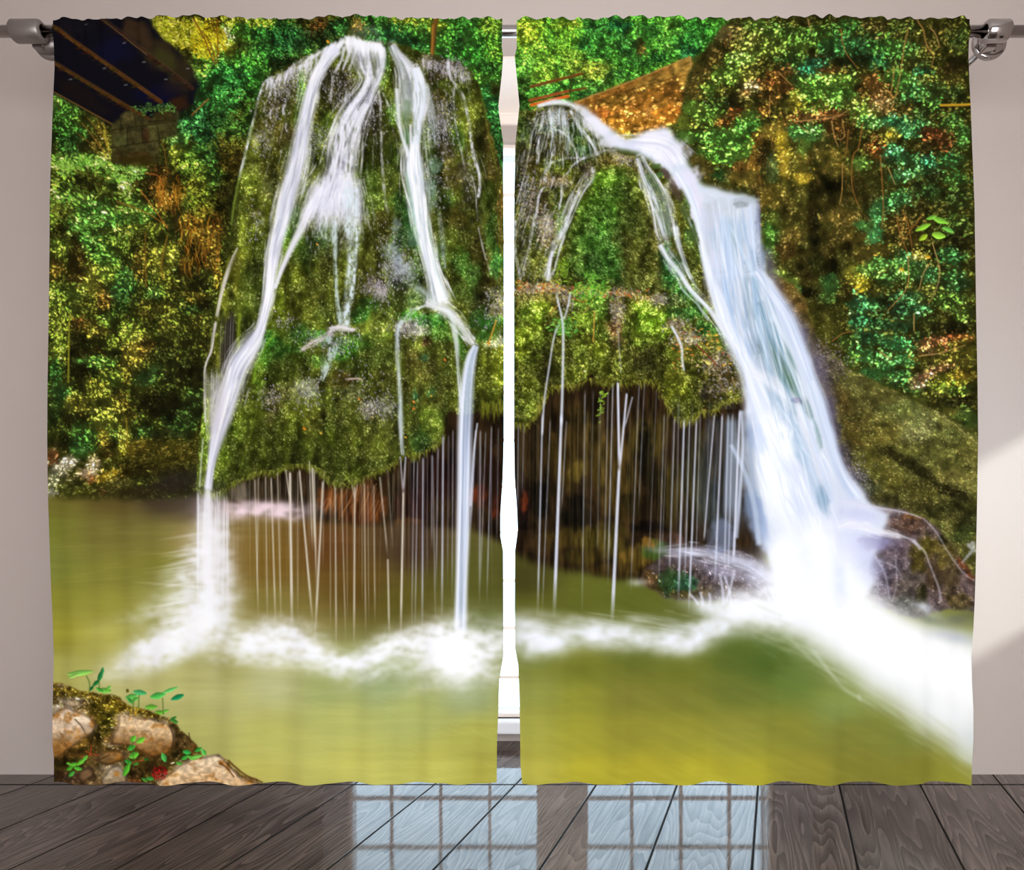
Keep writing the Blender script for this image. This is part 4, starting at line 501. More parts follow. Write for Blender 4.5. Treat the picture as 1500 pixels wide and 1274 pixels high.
def paint_left_mound(pic):
    OUT = [(480, 72), (440, 85), (396, 112), (384, 124), (374, 165), (362, 212), (350, 270), (341, 335), (333, 385), (318, 440), (308, 500), (300, 545), (297, 600), (291, 660), (287, 716), (297, 722), (316, 727), (336, 714), (362, 702), (385, 694), (402, 694), (420, 686), (440, 684), (455, 688), (466, 690), (478, 703), (492, 711), (505, 705), (518, 709), (535, 700), (552, 695), (566, 690), (576, 682), (588, 668), (598, 664), (606, 671), (618, 664), (634, 658), (646, 648), (652, 625), (655, 600), (680, 610), (702, 600), (720, 606), (742, 596), (745, 440), (745, 320), (735, 250), (722, 205), (708, 150), (695, 108), (668, 88), (640, 84), (612, 74), (585, 64), (560, 62), (510, 56)]
    b, m = pic.fill(OUT, (78, 82, 22), 1.0, 3.5, 7, 1.0, 81); M = full((b, m))
    pic.blobs([
        (415, 125, 24, 12, (120, 112, 100)), (440, 105, 18, 14, (110, 104, 90)), (405, 150, 16, 20, (84, 70, 50)), (430, 140, 16, 20, (80, 70, 40)), (442, 130, 7, 30, (90, 150, 36)), (438, 170, 7, 30, (96, 130, 30)), (400, 195, 22, 24, (84, 70, 26)), (420, 200, 16, 20, (70, 56, 24)), (385, 205, 16, 20, (110, 104, 70)), (378, 240, 14, 26, (110, 116, 36)), (400, 245, 24, 30, (80, 74, 20)), (422, 232, 10, 26, (84, 90, 36)), (366, 270, 12, 30, (106, 116, 30)), (385, 300, 22, 30, (92, 96, 22)), (375, 325, 12, 20, (120, 110, 70)), (400, 275, 18, 20, (100, 98, 50)), (360, 350, 16, 36, (110, 116, 26)), (380, 360, 16, 40, (82, 92, 24)), (348, 400, 14, 34, (122, 116, 26)), (372, 420, 18, 40, (70, 82, 24)), (384, 455, 9, 30, (56, 68, 28)), (360, 470, 14, 30, (74, 86, 26)), (352, 495, 6, 24, (110, 130, 26)), (330, 430, 8, 40, (120, 120, 28)), (312, 490, 7, 40, (110, 108, 26)), (322, 530, 8, 16, (120, 116, 30)), (310, 530, 8, 20, (80, 76, 22)),
        (468, 95, 16, 12, (90, 100, 40)), (485, 110, 22, 18, (76, 66, 40)), (500, 125, 20, 22, (70, 56, 40)), (480, 135, 16, 24, (66, 58, 30)), (500, 150, 18, 12, (64, 58, 40)), (470, 165, 16, 20, (60, 60, 18)), (480, 180, 12, 16, (80, 100, 30)), (465, 205, 14, 16, (96, 106, 60)), (462, 230, 14, 20, (80, 90, 24)), (455, 260, 14, 26, (84, 90, 22)), (445, 290, 12, 22, (80, 92, 24)), (432, 320, 9, 24, (60, 110, 34)), (420, 345, 8, 24, (74, 124, 30)), (490, 235, 10, 20, (60, 66, 24)), (512, 235, 7, 16, (48, 60, 24)),
        (565, 85, 7, 22, (60, 110, 34)), (565, 120, 10, 16, (80, 116, 26)), (570, 140, 9, 18, (110, 124, 24)), (575, 170, 10, 20, (60, 96, 30)), (545, 160, 16, 20, (76, 66, 46)), (545, 190, 18, 18, (66, 56, 34)), (570, 200, 16, 20, (66, 70, 24)), (545, 225, 18, 24, (70, 78, 20)), (540, 265, 20, 26, (70, 96, 24)), (580, 235, 14, 24, (60, 84, 24)), (580, 265, 14, 20, (64, 74, 22)), (545, 300, 20, 26, (64, 80, 24)), (560, 335, 14, 26, (70, 62, 20)), (545, 365, 18, 30, (72, 70, 22)), (590, 300, 16, 22, (50, 100, 44)), (600, 330, 14, 26, (40, 104, 52)), (585, 350, 14, 20, (60, 96, 60)), (612, 350, 8, 20, (44, 110, 50)), (610, 400, 14, 26, (60, 92, 34)), (590, 405, 22, 22, (90, 108, 96)), (545, 415, 18, 16, (80, 64, 56)), (530, 400, 8, 26, (66, 62, 22)), (540, 450, 22, 16, (44, 84, 30)), (525, 465, 14, 14, (40, 92, 34)), (580, 450, 24, 22, (70, 82, 30)), (610, 440, 18, 16, (70, 92, 54)), (560, 470, 24, 14, (80, 88, 26)), (600, 470, 16, 14, (66, 74, 24)),
        (625, 90, 14, 10, (110, 96, 90)), (650, 95, 22, 12, (96, 76, 62)), (640, 115, 20, 12, (72, 56, 30)), (645, 125, 14, 10, (70, 84, 26)), (668, 98, 18, 9, (130, 110, 116)), (680, 108, 14, 12, (84, 96, 24)), (645, 140, 14, 10, (100, 76, 26)), (660, 130, 14, 12, (80, 90, 24)), (688, 130, 12, 16, (80, 92, 22)), (700, 125, 8, 20, (84, 84, 24)), (630, 160, 16, 18, (70, 56, 40)), (650, 165, 16, 16, (96, 86, 70)), (645, 190, 16, 20, (96, 84, 80)), (630, 200, 14, 24, (60, 76, 40)), (665, 165, 10, 20, (70, 76, 24)), (670, 205, 12, 22, (60, 92, 28)), (698, 165, 10, 30, (96, 100, 24)), (700, 205, 14, 30, (74, 76, 20)), (715, 200, 8, 30, (90, 66, 26)), (655, 225, 16, 20, (84, 68, 44)), (635, 240, 14, 20, (58, 84, 34)), (635, 270, 14, 22, (70, 100, 70)), (660, 260, 16, 20, (76, 62, 30)), (680, 255, 10, 20, (84, 72, 60)), (690, 280, 14, 22, (76, 70, 44)), (720, 250, 12, 30, (96, 72, 28)), (715, 290, 12, 26, (66, 84, 22)), (735, 300, 8, 30, (96, 66, 26)), (655, 300, 16, 24, (62, 92, 30)), (645, 330, 14, 20, (66, 70, 24)), (670, 320, 16, 20, (80, 68, 24)), (700, 325, 14, 20, (80, 80, 26)), (720, 340, 10, 26, (50, 96, 30)), (735, 350, 8, 30, (90, 72, 26)), (660, 350, 16, 20, (80, 90, 26)), (645, 375, 10, 24, (72, 96, 60)), (672, 385, 16, 20, (60, 110, 34)), (690, 400, 14, 24, (62, 110, 32)), (700, 360, 12, 24, (88, 76, 26)), (712, 395, 10, 24, (76, 60, 24)), (728, 385, 10, 24, (40, 100, 40)), (720, 420, 10, 16, (66, 56, 22)), (672, 425, 14, 16, (70, 90, 28)), (690, 435, 14, 14, (60, 80, 26)),
        # stones and cushions by the ledge
        (705, 445, 16, 9, (80, 84, 40)), (722, 430, 14, 8, (150, 140, 136)), (735, 440, 10, 8, (120, 110, 80)), (705, 460, 12, 10, (66, 120, 40)), (712, 475, 14, 12, (40, 110, 44)), (695, 470, 10, 14, (44, 90, 44)), (728, 455, 14, 9, (160, 140, 110)), (730, 470, 12, 8, (60, 120, 36)), (722, 490, 14, 8, (70, 100, 34)), (705, 492, 10, 8, (50, 110, 40)), (735, 500, 10, 8, (200, 190, 196)), (720, 505, 12, 6, (180, 170, 160)),
        (720, 530, 22, 20, (116, 122, 22)), (730, 550, 16, 20, (106, 110, 20)), (708, 560, 10, 24, (96, 100, 20)), (725, 580, 18, 14, (70, 76, 16)), (735, 525, 8, 16, (140, 144, 26)), (700, 590, 6, 14, (60, 66, 16)),
        # the big mossy belly
        (405, 440, 22, 30, (104, 116, 20)), (400, 480, 20, 20, (96, 110, 20)), (435, 400, 26, 40, (80, 86, 18)), (430, 360, 14, 20, (74, 104, 24)), (455, 370, 18, 30, (56, 84, 26)), (470, 410, 18, 40, (70, 72, 20)), (475, 345, 14, 18, (60, 100, 30)), (445, 450, 26, 30, (82, 84, 20)), (475, 460, 14, 18, (64, 74, 22)), (425, 480, 22, 14, (86, 100, 26)), (395, 500, 18, 16, (40, 120, 30)), (440, 490, 20, 14, (50, 100, 36)), (470, 495, 16, 10, (40, 110, 30)), (420, 515, 26, 16, (42, 92, 28)), (390, 530, 14, 22, (70, 130, 30)), (380, 560, 12, 30, (96, 124, 26)), (440, 530, 26, 14, (66, 76, 20)), (410, 545, 24, 14, (60, 70, 18)), (470, 530, 16, 12, (64, 96, 30)), (505, 515, 22, 18, (44, 104, 28)), (530, 500, 22, 14, (50, 98, 26)), (555, 490, 22, 14, (88, 104, 30)), (545, 480, 26, 8, (110, 116, 40)), (520, 540, 26, 18, (60, 72, 20)), (560, 525, 22, 20, (62, 74, 22)), (565, 555, 18, 20, (76, 74, 24)), (500, 555, 20, 12, (84, 60, 24)), (480, 560, 20, 10, (70, 66, 20)),
        (395, 580, 14, 16, (110, 96, 66)), (400, 610, 14, 20, (100, 84, 52)), (375, 600, 16, 26, (100, 110, 26)), (355, 620, 18, 30, (90, 104, 24)), (335, 650, 16, 34, (92, 112, 24)), (325, 690, 14, 24, (100, 118, 26)), (350, 680, 20, 20, (82, 92, 22)), (425, 575, 24, 14, (96, 92, 50)), (450, 570, 16, 20, (112, 112, 92)), (440, 600, 22, 18, (86, 88, 26)), (420, 630, 26, 26, (84, 92, 22)), (390, 650, 26, 26, (80, 88, 22)), (460, 620, 18, 26, (72, 70, 20)), (440, 660, 24, 20, (66, 74, 20)), (400, 680, 26, 10, (76, 82, 20)), (480, 590, 18, 20, (90, 96, 30)), (500, 600, 22, 22, (92, 98, 28)), (520, 575, 20, 12, (96, 94, 60)), (490, 640, 24, 24, (82, 92, 22)), (520, 640, 26, 30, (86, 92, 24)), (490, 680, 22, 22, (84, 94, 24)), (520, 685, 22, 18, (76, 84, 22)), (550, 660, 26, 26, (80, 84, 26)), (550, 610, 22, 24, (96, 94, 40)), (540, 598, 12, 14, (150, 130, 120)), (565, 600, 14, 12, (120, 116, 100)), (575, 640, 18, 24, (76, 76, 28)), (560, 680, 18, 12, (70, 76, 22)), (580, 660, 12, 14, (84, 90, 30)),
        (615, 470, 26, 10, (40, 120, 36)), (640, 475, 16, 14, (44, 116, 36)), (600, 462, 14, 8, (60, 150, 44)), (600, 480, 20, 12, (170, 150, 160)), (622, 486, 14, 6, (176, 160, 168)), (640, 495, 20, 14, (72, 126, 34)), (612, 505, 20, 14, (84, 90, 28)), (645, 520, 18, 18, (80, 84, 26)), (625, 500, 8, 8, (110, 60, 46)), (605, 530, 14, 20, (74, 64, 28)), (630, 545, 20, 24, (82, 76, 26)), (650, 560, 12, 26, (70, 74, 22)), (605, 570, 14, 22, (84, 80, 28)), (630, 585, 20, 16, (80, 80, 26)), (610, 610, 14, 20, (84, 92, 28)), (635, 620, 20, 24, (84, 100, 28)), (615, 645, 16, 18, (60, 100, 40)), (640, 645, 10, 14, (80, 92, 26)), (622, 525, 6, 6, (40, 80, 60)), (608, 578, 5, 8, (30, 90, 60)), (632, 575, 6, 8, (50, 100, 60)),
        (300, 650, 7, 50, (110, 140, 30)), (294, 700, 6, 20, (110, 130, 30)), (675, 500, 7, 20, (70, 130, 40)), (680, 520, 6, 14, (60, 110, 40)), (675, 540, 6, 20, (70, 84, 34)),
    ], clip=M)
    for p, w, a in [([(470, 545), (476, 600), (474, 660), (470, 690)], 9, .5), ([(578, 480), (574, 540), (578, 610), (584, 660)], 8, .5), ([(655, 500), (658, 560), (652, 620)], 8, .55), ([(385, 470), (384, 440), (390, 400)], 7, .45), ([(440, 545), (470, 552), (520, 560), (560, 575)], 9, .35), ([(340, 640), (346, 680), (352, 705)], 7, .3), ([(420, 640), (430, 670), (436, 684)], 7, .35), ([(520, 590), (526, 640), (530, 695)], 7, .35), ([(478, 190), (480, 240), (470, 300)], 7, .5), ([(535, 190), (532, 260), (534, 330), (530, 420), (520, 460)], 8, .5), ([(640, 215), (648, 300), (662, 380), (672, 430)], 8, .45), ([(700, 180), (712, 260), (724, 360)], 6, .45), ([(565, 230), (572, 300), (560, 380)], 7, .4), ([(350, 300), (342, 360), (330, 420)], 4, .4), ([(595, 495), (620, 500), (650, 506)], 6, .35), ([(690, 462), (700, 485), (692, 500)], 6, .5)]:
        pic.line(p, w, (30, 34, 10), a, w * 0.8, soft=5)
    desat(pic, M, 0.16, (0.98, 1.06, 0.9)); soil(pic, M, 9, 46, 0.55, 85); soil(pic, M, 24, 30, 0.40, 86)
    # moss grain follows the slope of the dome
    flow = lambda x, y: np.clip((520 - x) / 520.0, -0.6, 0.6) * 0.7
    texture(pic, M, 90000, (0.8, 2.1), (0.45, 0.95), 90, 40, 0.5, 1.36, 0.62, 11, 82, (1.05, 1.03, 0.95), 0.10, flow=flow, tip=0.35, match=5.0, gapmix=0.35, level=0.97, pale=0.5)
    # pale wet speckle
    rng = np.random.default_rng(83)
    for cx, cy, rx, ry, n in [(440, 112, 26, 14, 260), (410, 130, 22, 14, 240), (500, 130, 26, 26, 260), (385, 210, 14, 20, 120), (400, 165, 16, 24, 120), (650, 98, 26, 12, 260), (672, 104, 12, 10, 140), (650, 170, 18, 36, 220), (645, 200, 16, 24, 180), (690, 255, 8, 24, 80), (545, 170, 20, 30, 160), (585, 395, 24, 22, 420), (575, 360, 14, 24, 160), (545, 420, 18, 12, 200), (560, 430, 10, 14, 200), (600, 480, 22, 12, 360), (450, 575, 16, 18, 240), (395, 585, 12, 14, 120), (540, 598, 12, 14, 180), (565, 595, 14, 14, 180), (500, 495, 20, 26, 200), (470, 500, 26, 12, 160), (725, 455, 18, 24, 160), (640, 270, 16, 30, 160), (465, 205, 12, 20, 120), (375, 330, 10, 24, 80), (525, 555, 40, 20, 80), (420, 470, 16, 10, 60)]:
        n = int(n * 0.75); x = cx + rx * rng.normal(0, .65, n); y = cy + ry * rng.normal(0, .65, n)
        col = (np.array([C(215, 210, 222)]) * (0.55 + 0.5 * rng.random((n, 1))) * np.array([1, 0.97 + 0.03 * rng.random(), 1.0])).astype(np.float32)
        pic.stamps(x, y, 0.8 + 1.3 * rng.random(n), 0.5 + 0.5 * rng.random(n), np.radians(rng.normal(85, 30, n)), col, 0.85, 0.4)
    # bright rims and edges
    for p, w, col, a in [([(396, 430), (408, 390), (424, 360), (445, 335)], 3.0, (150, 190, 50), 0.55), ([(340, 330), (345, 290), (356, 240), (372, 175)], 2.2, (140, 170, 60), 0.7), ([(371, 560), (376, 530), (386, 510), (400, 492)], 3.0, (130, 180, 40), 0.6), ([(352, 460), (350, 490), (350, 510)], 3.2, (150, 170, 34), 0.6), ([(336, 380), (326, 420), (318, 455)], 3.0, (150, 150, 36), 0.5), ([(590, 470), (600, 460), (620, 462), (640, 470), (655, 480)], 2.4, (110, 180, 70), 0.6), ([(635, 486), (655, 488), (662, 500)], 2.4, (130, 180, 80), 0.6), ([(708, 150), (716, 200), (728, 250)], 1.6, (130, 150, 40), 0.5), ([(376, 600), (366, 640), (352, 690)], 2.2, (130, 150, 40), 0.35)]:
        pic.line(p, w, col, a, soft=1.5)
    for x, y, r, col in [(447, 628, 3, (230, 140, 30)), (470, 634, 2.5, (220, 180, 70)), (465, 358, 2, (220, 150, 40)), (652, 527, 2.4, (220, 120, 40)), (606, 588, 2.5, (230, 150, 60)), (632, 580, 2.2, (220, 170, 50)), (606, 598, 2.4, (210, 110, 40)), (481, 62, 3, (235, 170, 40)), (594, 640, 2, (220, 170, 40)), (716, 503, 3, (220, 160, 40)), (526, 584, 2.5, (220, 140, 60))]:
        leaf_at(pic, x, y, r, r * 0.7, 40, col)
    pic.line([(727, 470), (722, 485), (716, 502)], 2.0, (206, 150, 56), 0.9)
    pic.line([(510, 555), (522, 554), (530, 556)], 3.0, (190, 165, 150), 0.8)
    # moss tips hanging off the lower rim
    RIM = [(300, 722), (316, 727), (336, 714), (362, 700), (385, 693), (402, 693), (420, 686), (440, 684), (466, 690), (478, 703), (492, 711), (518, 709), (552, 695), (576, 682), (598, 664), (606, 671), (634, 658), (650, 640)]
    P = catmull(RIM, 16)
    for i in range(520):
        q = P[rng.integers(0, len(P))]; l = rng.uniform(3, 11)
        pic.line([(q[0] + rng.normal(0, 3), q[1] - 4), (q[0] + rng.normal(0, 3.2), q[1] + l - 3)], 1.5, [(110, 118, 36), (72, 80, 22), (140, 140, 60), (52, 52, 18)][rng.integers(0, 4)], 0.85, 0.5)
    for i in range(90):
        x = rng.uniform(703, 742); y = rng.uniform(585, 600); pic.line([(x, y), (x + rng.normal(0, 2), y + rng.uniform(6, 24))], 1.5, [(96, 100, 26), (60, 62, 18), (130, 130, 40)][rng.integers(0, 3)], 0.85, 0.5)
    # little hollow behind the falling threads on the left
    pic.fill([(339, 456), (344, 462), (346, 480), (345, 505), (337, 530), (328, 546), (322, 540), (324, 508), (331, 474)], (44, 38, 30), 2.0, 2, 7, 0.85, 84)
    for x in np.arange(324, 345, 3.7):
        pic.line([(x + 6 * (1 - (x - 320) / 30), 455), (x, 480), (x - 2, 545)], 1.4, (186, 178, 190), rng.uniform(0.15, 0.6), 1.0, fade=(0.3, 0.1))

def paint_right_mound(pic):
    b, m = pic.fill([(748, 160), (775, 162), (790, 152), (832, 150), (858, 170), (880, 205), (905, 225), (940, 228), (962, 240), (992, 262), (1010, 300), (1026, 350), (1034, 400), (1048, 450), (1062, 490), (1082, 525), (1090, 555), (1091, 580), (1078, 590), (1060, 592), (1046, 604), (1036, 592), (1025, 606), (1012, 618), (995, 616), (978, 598), (968, 575), (960, 560), (945, 558), (925, 565), (905, 560), (893, 566), (872, 560), (868, 545), (850, 560), (836, 568), (820, 566), (806, 572), (790, 590), (786, 615), (770, 625), (748, 622)], (78, 76, 24), 1.0, 3.0, 7, 1.0, 91)
    M = full((b, m))
    pic.blobs([
        (768, 190, 14, 24, (44, 64, 26)), (762, 230, 9, 26, (40, 40, 20)), (775, 235, 14, 20, (60, 50, 26)), (790, 200, 12, 26, (66, 56, 40)), (810, 180, 26, 16, (110, 124, 120)), (800, 215, 14, 20, (56, 50, 24)), (820, 215, 16, 18, (66, 60, 36)), (845, 195, 14, 22, (44, 70, 32)), (865, 215, 12, 20, (40, 54, 26)), (850, 220, 14, 10, (40, 80, 34)), (770, 270, 14, 20, (60, 54, 34)), (795, 255, 18, 12, (70, 64, 26)), (820, 245, 22, 12, (90, 104, 24)), (840, 255, 16, 14, (84, 82, 26)), (815, 265, 18, 9, (110, 80, 50)), (770, 300, 12, 30, (60, 56, 40)), (790, 300, 14, 22, (74, 60, 44)), (800, 330, 14, 20, (130, 112, 106)), (795, 350, 12, 16, (120, 100, 84)), (780, 350, 12, 30, (60, 66, 30)), (790, 380, 16, 20, (80, 80, 26)), (765, 360, 8, 36, (50, 50, 26)), (815, 300, 10, 26, (60, 72, 26)), (825, 330, 10, 22, (64, 90, 34)),
        (860, 250, 12, 12, (70, 56, 56)), (895, 235, 22, 10, (100, 80, 40)), (915, 232, 14, 8, (150, 130, 110)), (925, 240, 16, 10, (110, 100, 34)), (940, 250, 10, 14, (76, 60, 34)),
        (900, 265, 26, 16, (72, 112, 28)), (885, 262, 18, 12, (96, 146, 30)), (875, 290, 18, 20, (76, 124, 28)), (905, 285, 18, 14, (56, 92, 24)), (935, 275, 16, 20, (84, 100, 26)), (860, 310, 18, 24, (66, 112, 28)), (890, 320, 22, 24, (58, 106, 28)), (850, 350, 18, 26, (62, 100, 28)), (880, 360, 26, 28, (52, 104, 32)), (870, 395, 26, 20, (48, 96, 30)), (840, 385, 14, 20, (60, 92, 28)), (900, 395, 18, 24, (44, 92, 30)), (920, 310, 12, 30, (70, 92, 26)), (940, 330, 14, 40, (84, 92, 26)), (955, 360, 10, 40, (90, 86, 28)), (935, 380, 18, 30, (88, 88, 28)), (918, 400, 10, 24, (72, 72, 26)), (940, 415, 18, 16, (92, 92, 34)), (910, 422, 14, 8, (66, 76, 26)), (950, 300, 9, 20, (110, 110, 30)), (830, 405, 10, 14, (70, 86, 26)),
        (985, 400, 16, 24, (36, 100, 48)), (975, 375, 12, 18, (30, 96, 50)), (1000, 430, 20, 14, (40, 104, 46)), (985, 440, 18, 10, (64, 76, 44)), (965, 437, 12, 7, (140, 126, 150)), (1020, 455, 18, 14, (50, 104, 40)), (1005, 460, 20, 10, (40, 84, 34)), (985, 462, 18, 10, (44, 80, 34)), (1045, 490, 16, 14, (56, 104, 36)), (1060, 505, 12, 14, (80, 96, 28)), (1030, 480, 16, 12, (40, 90, 36)),
        (1005, 270, 12, 12, (66, 50, 44)), (1000, 250, 8, 10, (60, 44, 46)), (1010, 295, 9, 18, (56, 96, 40)), (1020, 330, 10, 18, (48, 90, 40)), (1010, 345, 8, 20, (70, 100, 50)), (1030, 375, 9, 26, (76, 74, 30)), (1022, 370, 8, 20, (70, 84, 34)), (1038, 415, 10, 30, (70, 60, 28)), (1050, 455, 10, 20, (76, 76, 28)), (1015, 400, 8, 20, (84, 90, 40)),
        # litter-strewn ledge and hanging cushions
        (790, 423, 40, 7, (176, 130, 90)), (770, 440, 20, 10, (150, 130, 70)), (800, 440, 20, 8, (120, 100, 50)), (850, 425, 30, 7, (160, 120, 60)), (900, 430, 26, 6, (180, 140, 70)), (940, 435, 20, 6, (150, 120, 60)), (895, 445, 12, 16, (130, 100, 80)), (905, 460, 10, 16, (150, 130, 110)), (835, 435, 14, 12, (140, 110, 90)),
        (780, 460, 24, 18, (112, 146, 26)), (790, 450, 16, 9, (140, 160, 34)), (775, 490, 22, 18, (118, 140, 22)), (795, 500, 14, 16, (80, 96, 20)), (765, 520, 14, 18, (104, 116, 20)), (785, 530, 16, 18, (72, 80, 18)), (775, 560, 18, 24, (96, 104, 22)), (770, 595, 16, 22, (90, 98, 24)), (785, 585, 10, 18, (74, 80, 20)), (800, 545, 10, 24, (56, 50, 18)), (815, 520, 12, 24, (70, 70, 24)), (815, 550, 12, 16, (72, 76, 22)),
        (830, 480, 16, 14, (96, 130, 30)), (850, 440, 16, 14, (110, 160, 36)), (870, 430, 16, 14, (110, 170, 40)), (880, 450, 14, 18, (84, 130, 34)), (860, 470, 16, 16, (110, 140, 34)), (880, 485, 16, 16, (90, 110, 28)), (850, 510, 18, 20, (92, 104, 24)), (880, 515, 16, 16, (110, 120, 26)), (870, 540, 18, 16, (100, 108, 24)), (840, 545, 14, 18, (80, 86, 22)), (900, 540, 16, 18, (86, 92, 22)), (890, 555, 16, 8, (92, 90, 24)), (905, 495, 12, 18, (100, 74, 50)), (900, 480, 10, 12, (120, 76, 54)), (915, 520, 14, 18, (80, 80, 26)), (930, 545, 16, 16, (76, 74, 20)),
        (945, 450, 20, 12, (132, 176, 30)), (960, 470, 20, 18, (118, 160, 26)), (940, 475, 18, 16, (96, 130, 26)), (970, 490, 16, 16, (110, 140, 26)), (945, 500, 18, 14, (80, 100, 22)), (965, 510, 14, 12, (70, 80, 20)), (925, 490, 14, 14, (84, 96, 24)), (950, 525, 12, 20, (44, 40, 16)), (935, 530, 8, 18, (50, 46, 18)), (975, 530, 14, 18, (84, 84, 22)), (985, 510, 12, 18, (84, 92, 24)),
        (1000, 500, 16, 14, (110, 92, 60)), (1015, 495, 14, 8, (150, 130, 110)), (990, 475, 14, 9, (120, 96, 60)), (1035, 500, 16, 9, (110, 100, 50)), (1030, 520, 18, 12, (84, 84, 26)), (1010, 525, 16, 12, (92, 88, 26)), (1045, 535, 16, 10, (130, 100, 80)), (1055, 520, 14, 9, (130, 110, 90)), (1060, 545, 16, 14, (104, 76, 50)), (1075, 535, 12, 14, (92, 86, 30)), (1082, 560, 8, 16, (80, 60, 26)), (1055, 565, 18, 12, (96, 76, 50)), (1035, 550, 14, 14, (84, 76, 30)), (1045, 580, 14, 14, (80, 64, 30)), (1070, 578, 12, 10, (96, 90, 30)), (1032, 575, 5, 14, (40, 30, 44)), (1040, 598, 6, 8, (70, 74, 26)),
        (985, 550, 18, 14, (112, 116, 26)), (1005, 555, 16, 14, (104, 106, 24)), (990, 580, 20, 18, (106, 110, 24)), (1010, 585, 14, 16, (94, 96, 22)), (1000, 607, 14, 10, (110, 112, 30)), (975, 570, 8, 14, (80, 80, 20)),
    ], clip=M)
    for p, w, a in [([(802, 470), (806, 510), (800, 560)], 10, .6), ([(812, 540), (815, 565)], 9, .5), ([(925, 470), (922, 500), (930, 540)], 8, .5), ([(893, 500), (896, 540)], 8, .5), ([(862, 495), (864, 530)], 7, .4), ([(752, 480), (775, 474), (798, 478)], 6, .4), ([(752, 512), (775, 508), (795, 520)], 7, .45), ([(752, 548), (775, 545), (790, 560)], 7, .45), ([(968, 505), (972, 540), (968, 570)], 9, .6), ([(1012, 535), (1022, 560), (1020, 600)], 7, .5), ([(990, 545), (1010, 548)], 6, .3), ([(1040, 520), (1050, 545), (1048, 580)], 6, .4), ([(940, 490), (960, 495), (975, 505)], 7, .4), ([(830, 500), (834, 540)], 7, .4), ([(918, 250), (922, 300), (918, 380), (914, 420)], 8, .35), ([(965, 345), (970, 400), (962, 428)], 6, .5), ([(822, 404), (850, 412), (900, 424), (940, 428)], 5, .4)]:
        pic.line(p, w, (32, 30, 8), a, w * 0.8, soft=5)
    desat(pic, M, 0.10, (0.98, 1.06, 0.9)); soil(pic, M, 12, 26, 0.45, 95); soil(pic, M, 26, 22, 0.25, 96)
    cone = full(poly([(880, 252), (905, 244), (938, 256), (956, 292), (966, 340), (968, 400), (960, 426), (920, 426), (880, 420), (846, 408), (820, 404), (825, 370), (836, 322), (856, 278)], 2)) * M
    for p, w, col, a in [([(884, 258), (862, 285), (846, 320), (832, 365), (828, 400)], 7, (120, 160, 40), .5), ([(886, 252), (904, 246), (924, 250)], 6, (140, 180, 44), .6), ([(905, 270), (925, 300), (930, 340)], 9, (40, 60, 16), .5), ([(935, 262), (952, 296), (962, 345), (964, 400)], 6, (140, 130, 40), .4), ([(872, 330), (866, 370), (880, 405)], 10, (34, 70, 20), .45), ([(905, 340), (908, 380), (900, 412)], 9, (32, 66, 20), .5), ([(838, 395), (870, 412), (910, 420)], 7, (30, 40, 12), .5), ([(782, 462), (770, 470)], 10, (150, 170, 50), .5), ([(930, 448), (950, 446), (966, 458)], 9, (164, 190, 56), .55), ([(978, 548), (992, 545), (1006, 552)], 8, (140, 140, 44), .5), ([(760, 488), (778, 484), (792, 492)], 7, (146, 160, 44), .45), ([(845, 440), (870, 432), (884, 444)], 8, (130, 170, 50), .4), ([(862, 500), (880, 506), (888, 516)], 8, (130, 140, 40), .4), ([(764, 552), (776, 552), (786, 560)], 7, (126, 134, 40), .4)]:
        pic.line(p, w, col, a, w * 0.8, soft=4)
    rest = np.clip(M - cone, 0, 1)
    texture(pic, rest, 48000, (0.9, 2.4), (0.45, 1.0), 80, 50, 0.45, 1.45, 0.58, 9, 92, (1.06, 1.04, 0.92), 0.10, sparkle=0.004, tip=0.35, match=5.0, gapmix=0.4, level=1.0, pale=0.45)
    texture(pic, cone, 18000, (1.0, 2.8), (0.45, 0.95), 35, 35, 0.5, 1.55, 0.6, 9, 93, (1.05, 1.04, 0.92), 0.06, tip=0.5, match=5.0, gapmix=0.35, level=0.97, pale=0.5)
    rng = np.random.default_rng(94)
    for cx, cy, rx, ry, n in [(815, 170, 24, 12, 240), (800, 335, 12, 24, 260), (775, 290, 14, 40, 160), (810, 268, 16, 6, 100), (915, 235, 12, 5, 90), (965, 438, 12, 6, 110), (905, 455, 9, 18, 130), (1010, 495, 22, 8, 160), (1055, 535, 24, 14, 200), (790, 424, 40, 6, 260), (900, 430, 40, 5, 130), (1060, 565, 18, 12, 110), (830, 440, 12, 12, 90), (990, 475, 20, 8, 90)]:
        x = cx + rx * rng.normal(0, .6, n); y = cy + ry * rng.normal(0, .6, n); pal = np.array([C(220, 210, 215), C(220, 190, 170), C(200, 170, 120), C(190, 180, 200)])
        pic.stamps(x, y, 0.9 + 1.4 * rng.random(n), 0.5 + 0.6 * rng.random(n), rng.random(n) * 3.1, (pal[rng.integers(0, 4, n)] * (0.6 + 0.45 * rng.random((n, 1)))).astype(np.float32), 0.85, 0.4)
    for i in range(130):
        x = rng.choice([rng.uniform(757, 950), rng.uniform(985, 1070)]); y = (417 + 0.09 * (x - 757) + rng.normal(0, 4)) if x < 960 else rng.uniform(480, 540)
        leaf_at(pic, x, y, rng.uniform(1.6, 3.4), rng.uniform(0.8, 1.5), rng.uniform(-50, 50), [(222, 176, 60), (200, 120, 50), (180, 100, 60), (226, 196, 130)][rng.integers(0, 4)])
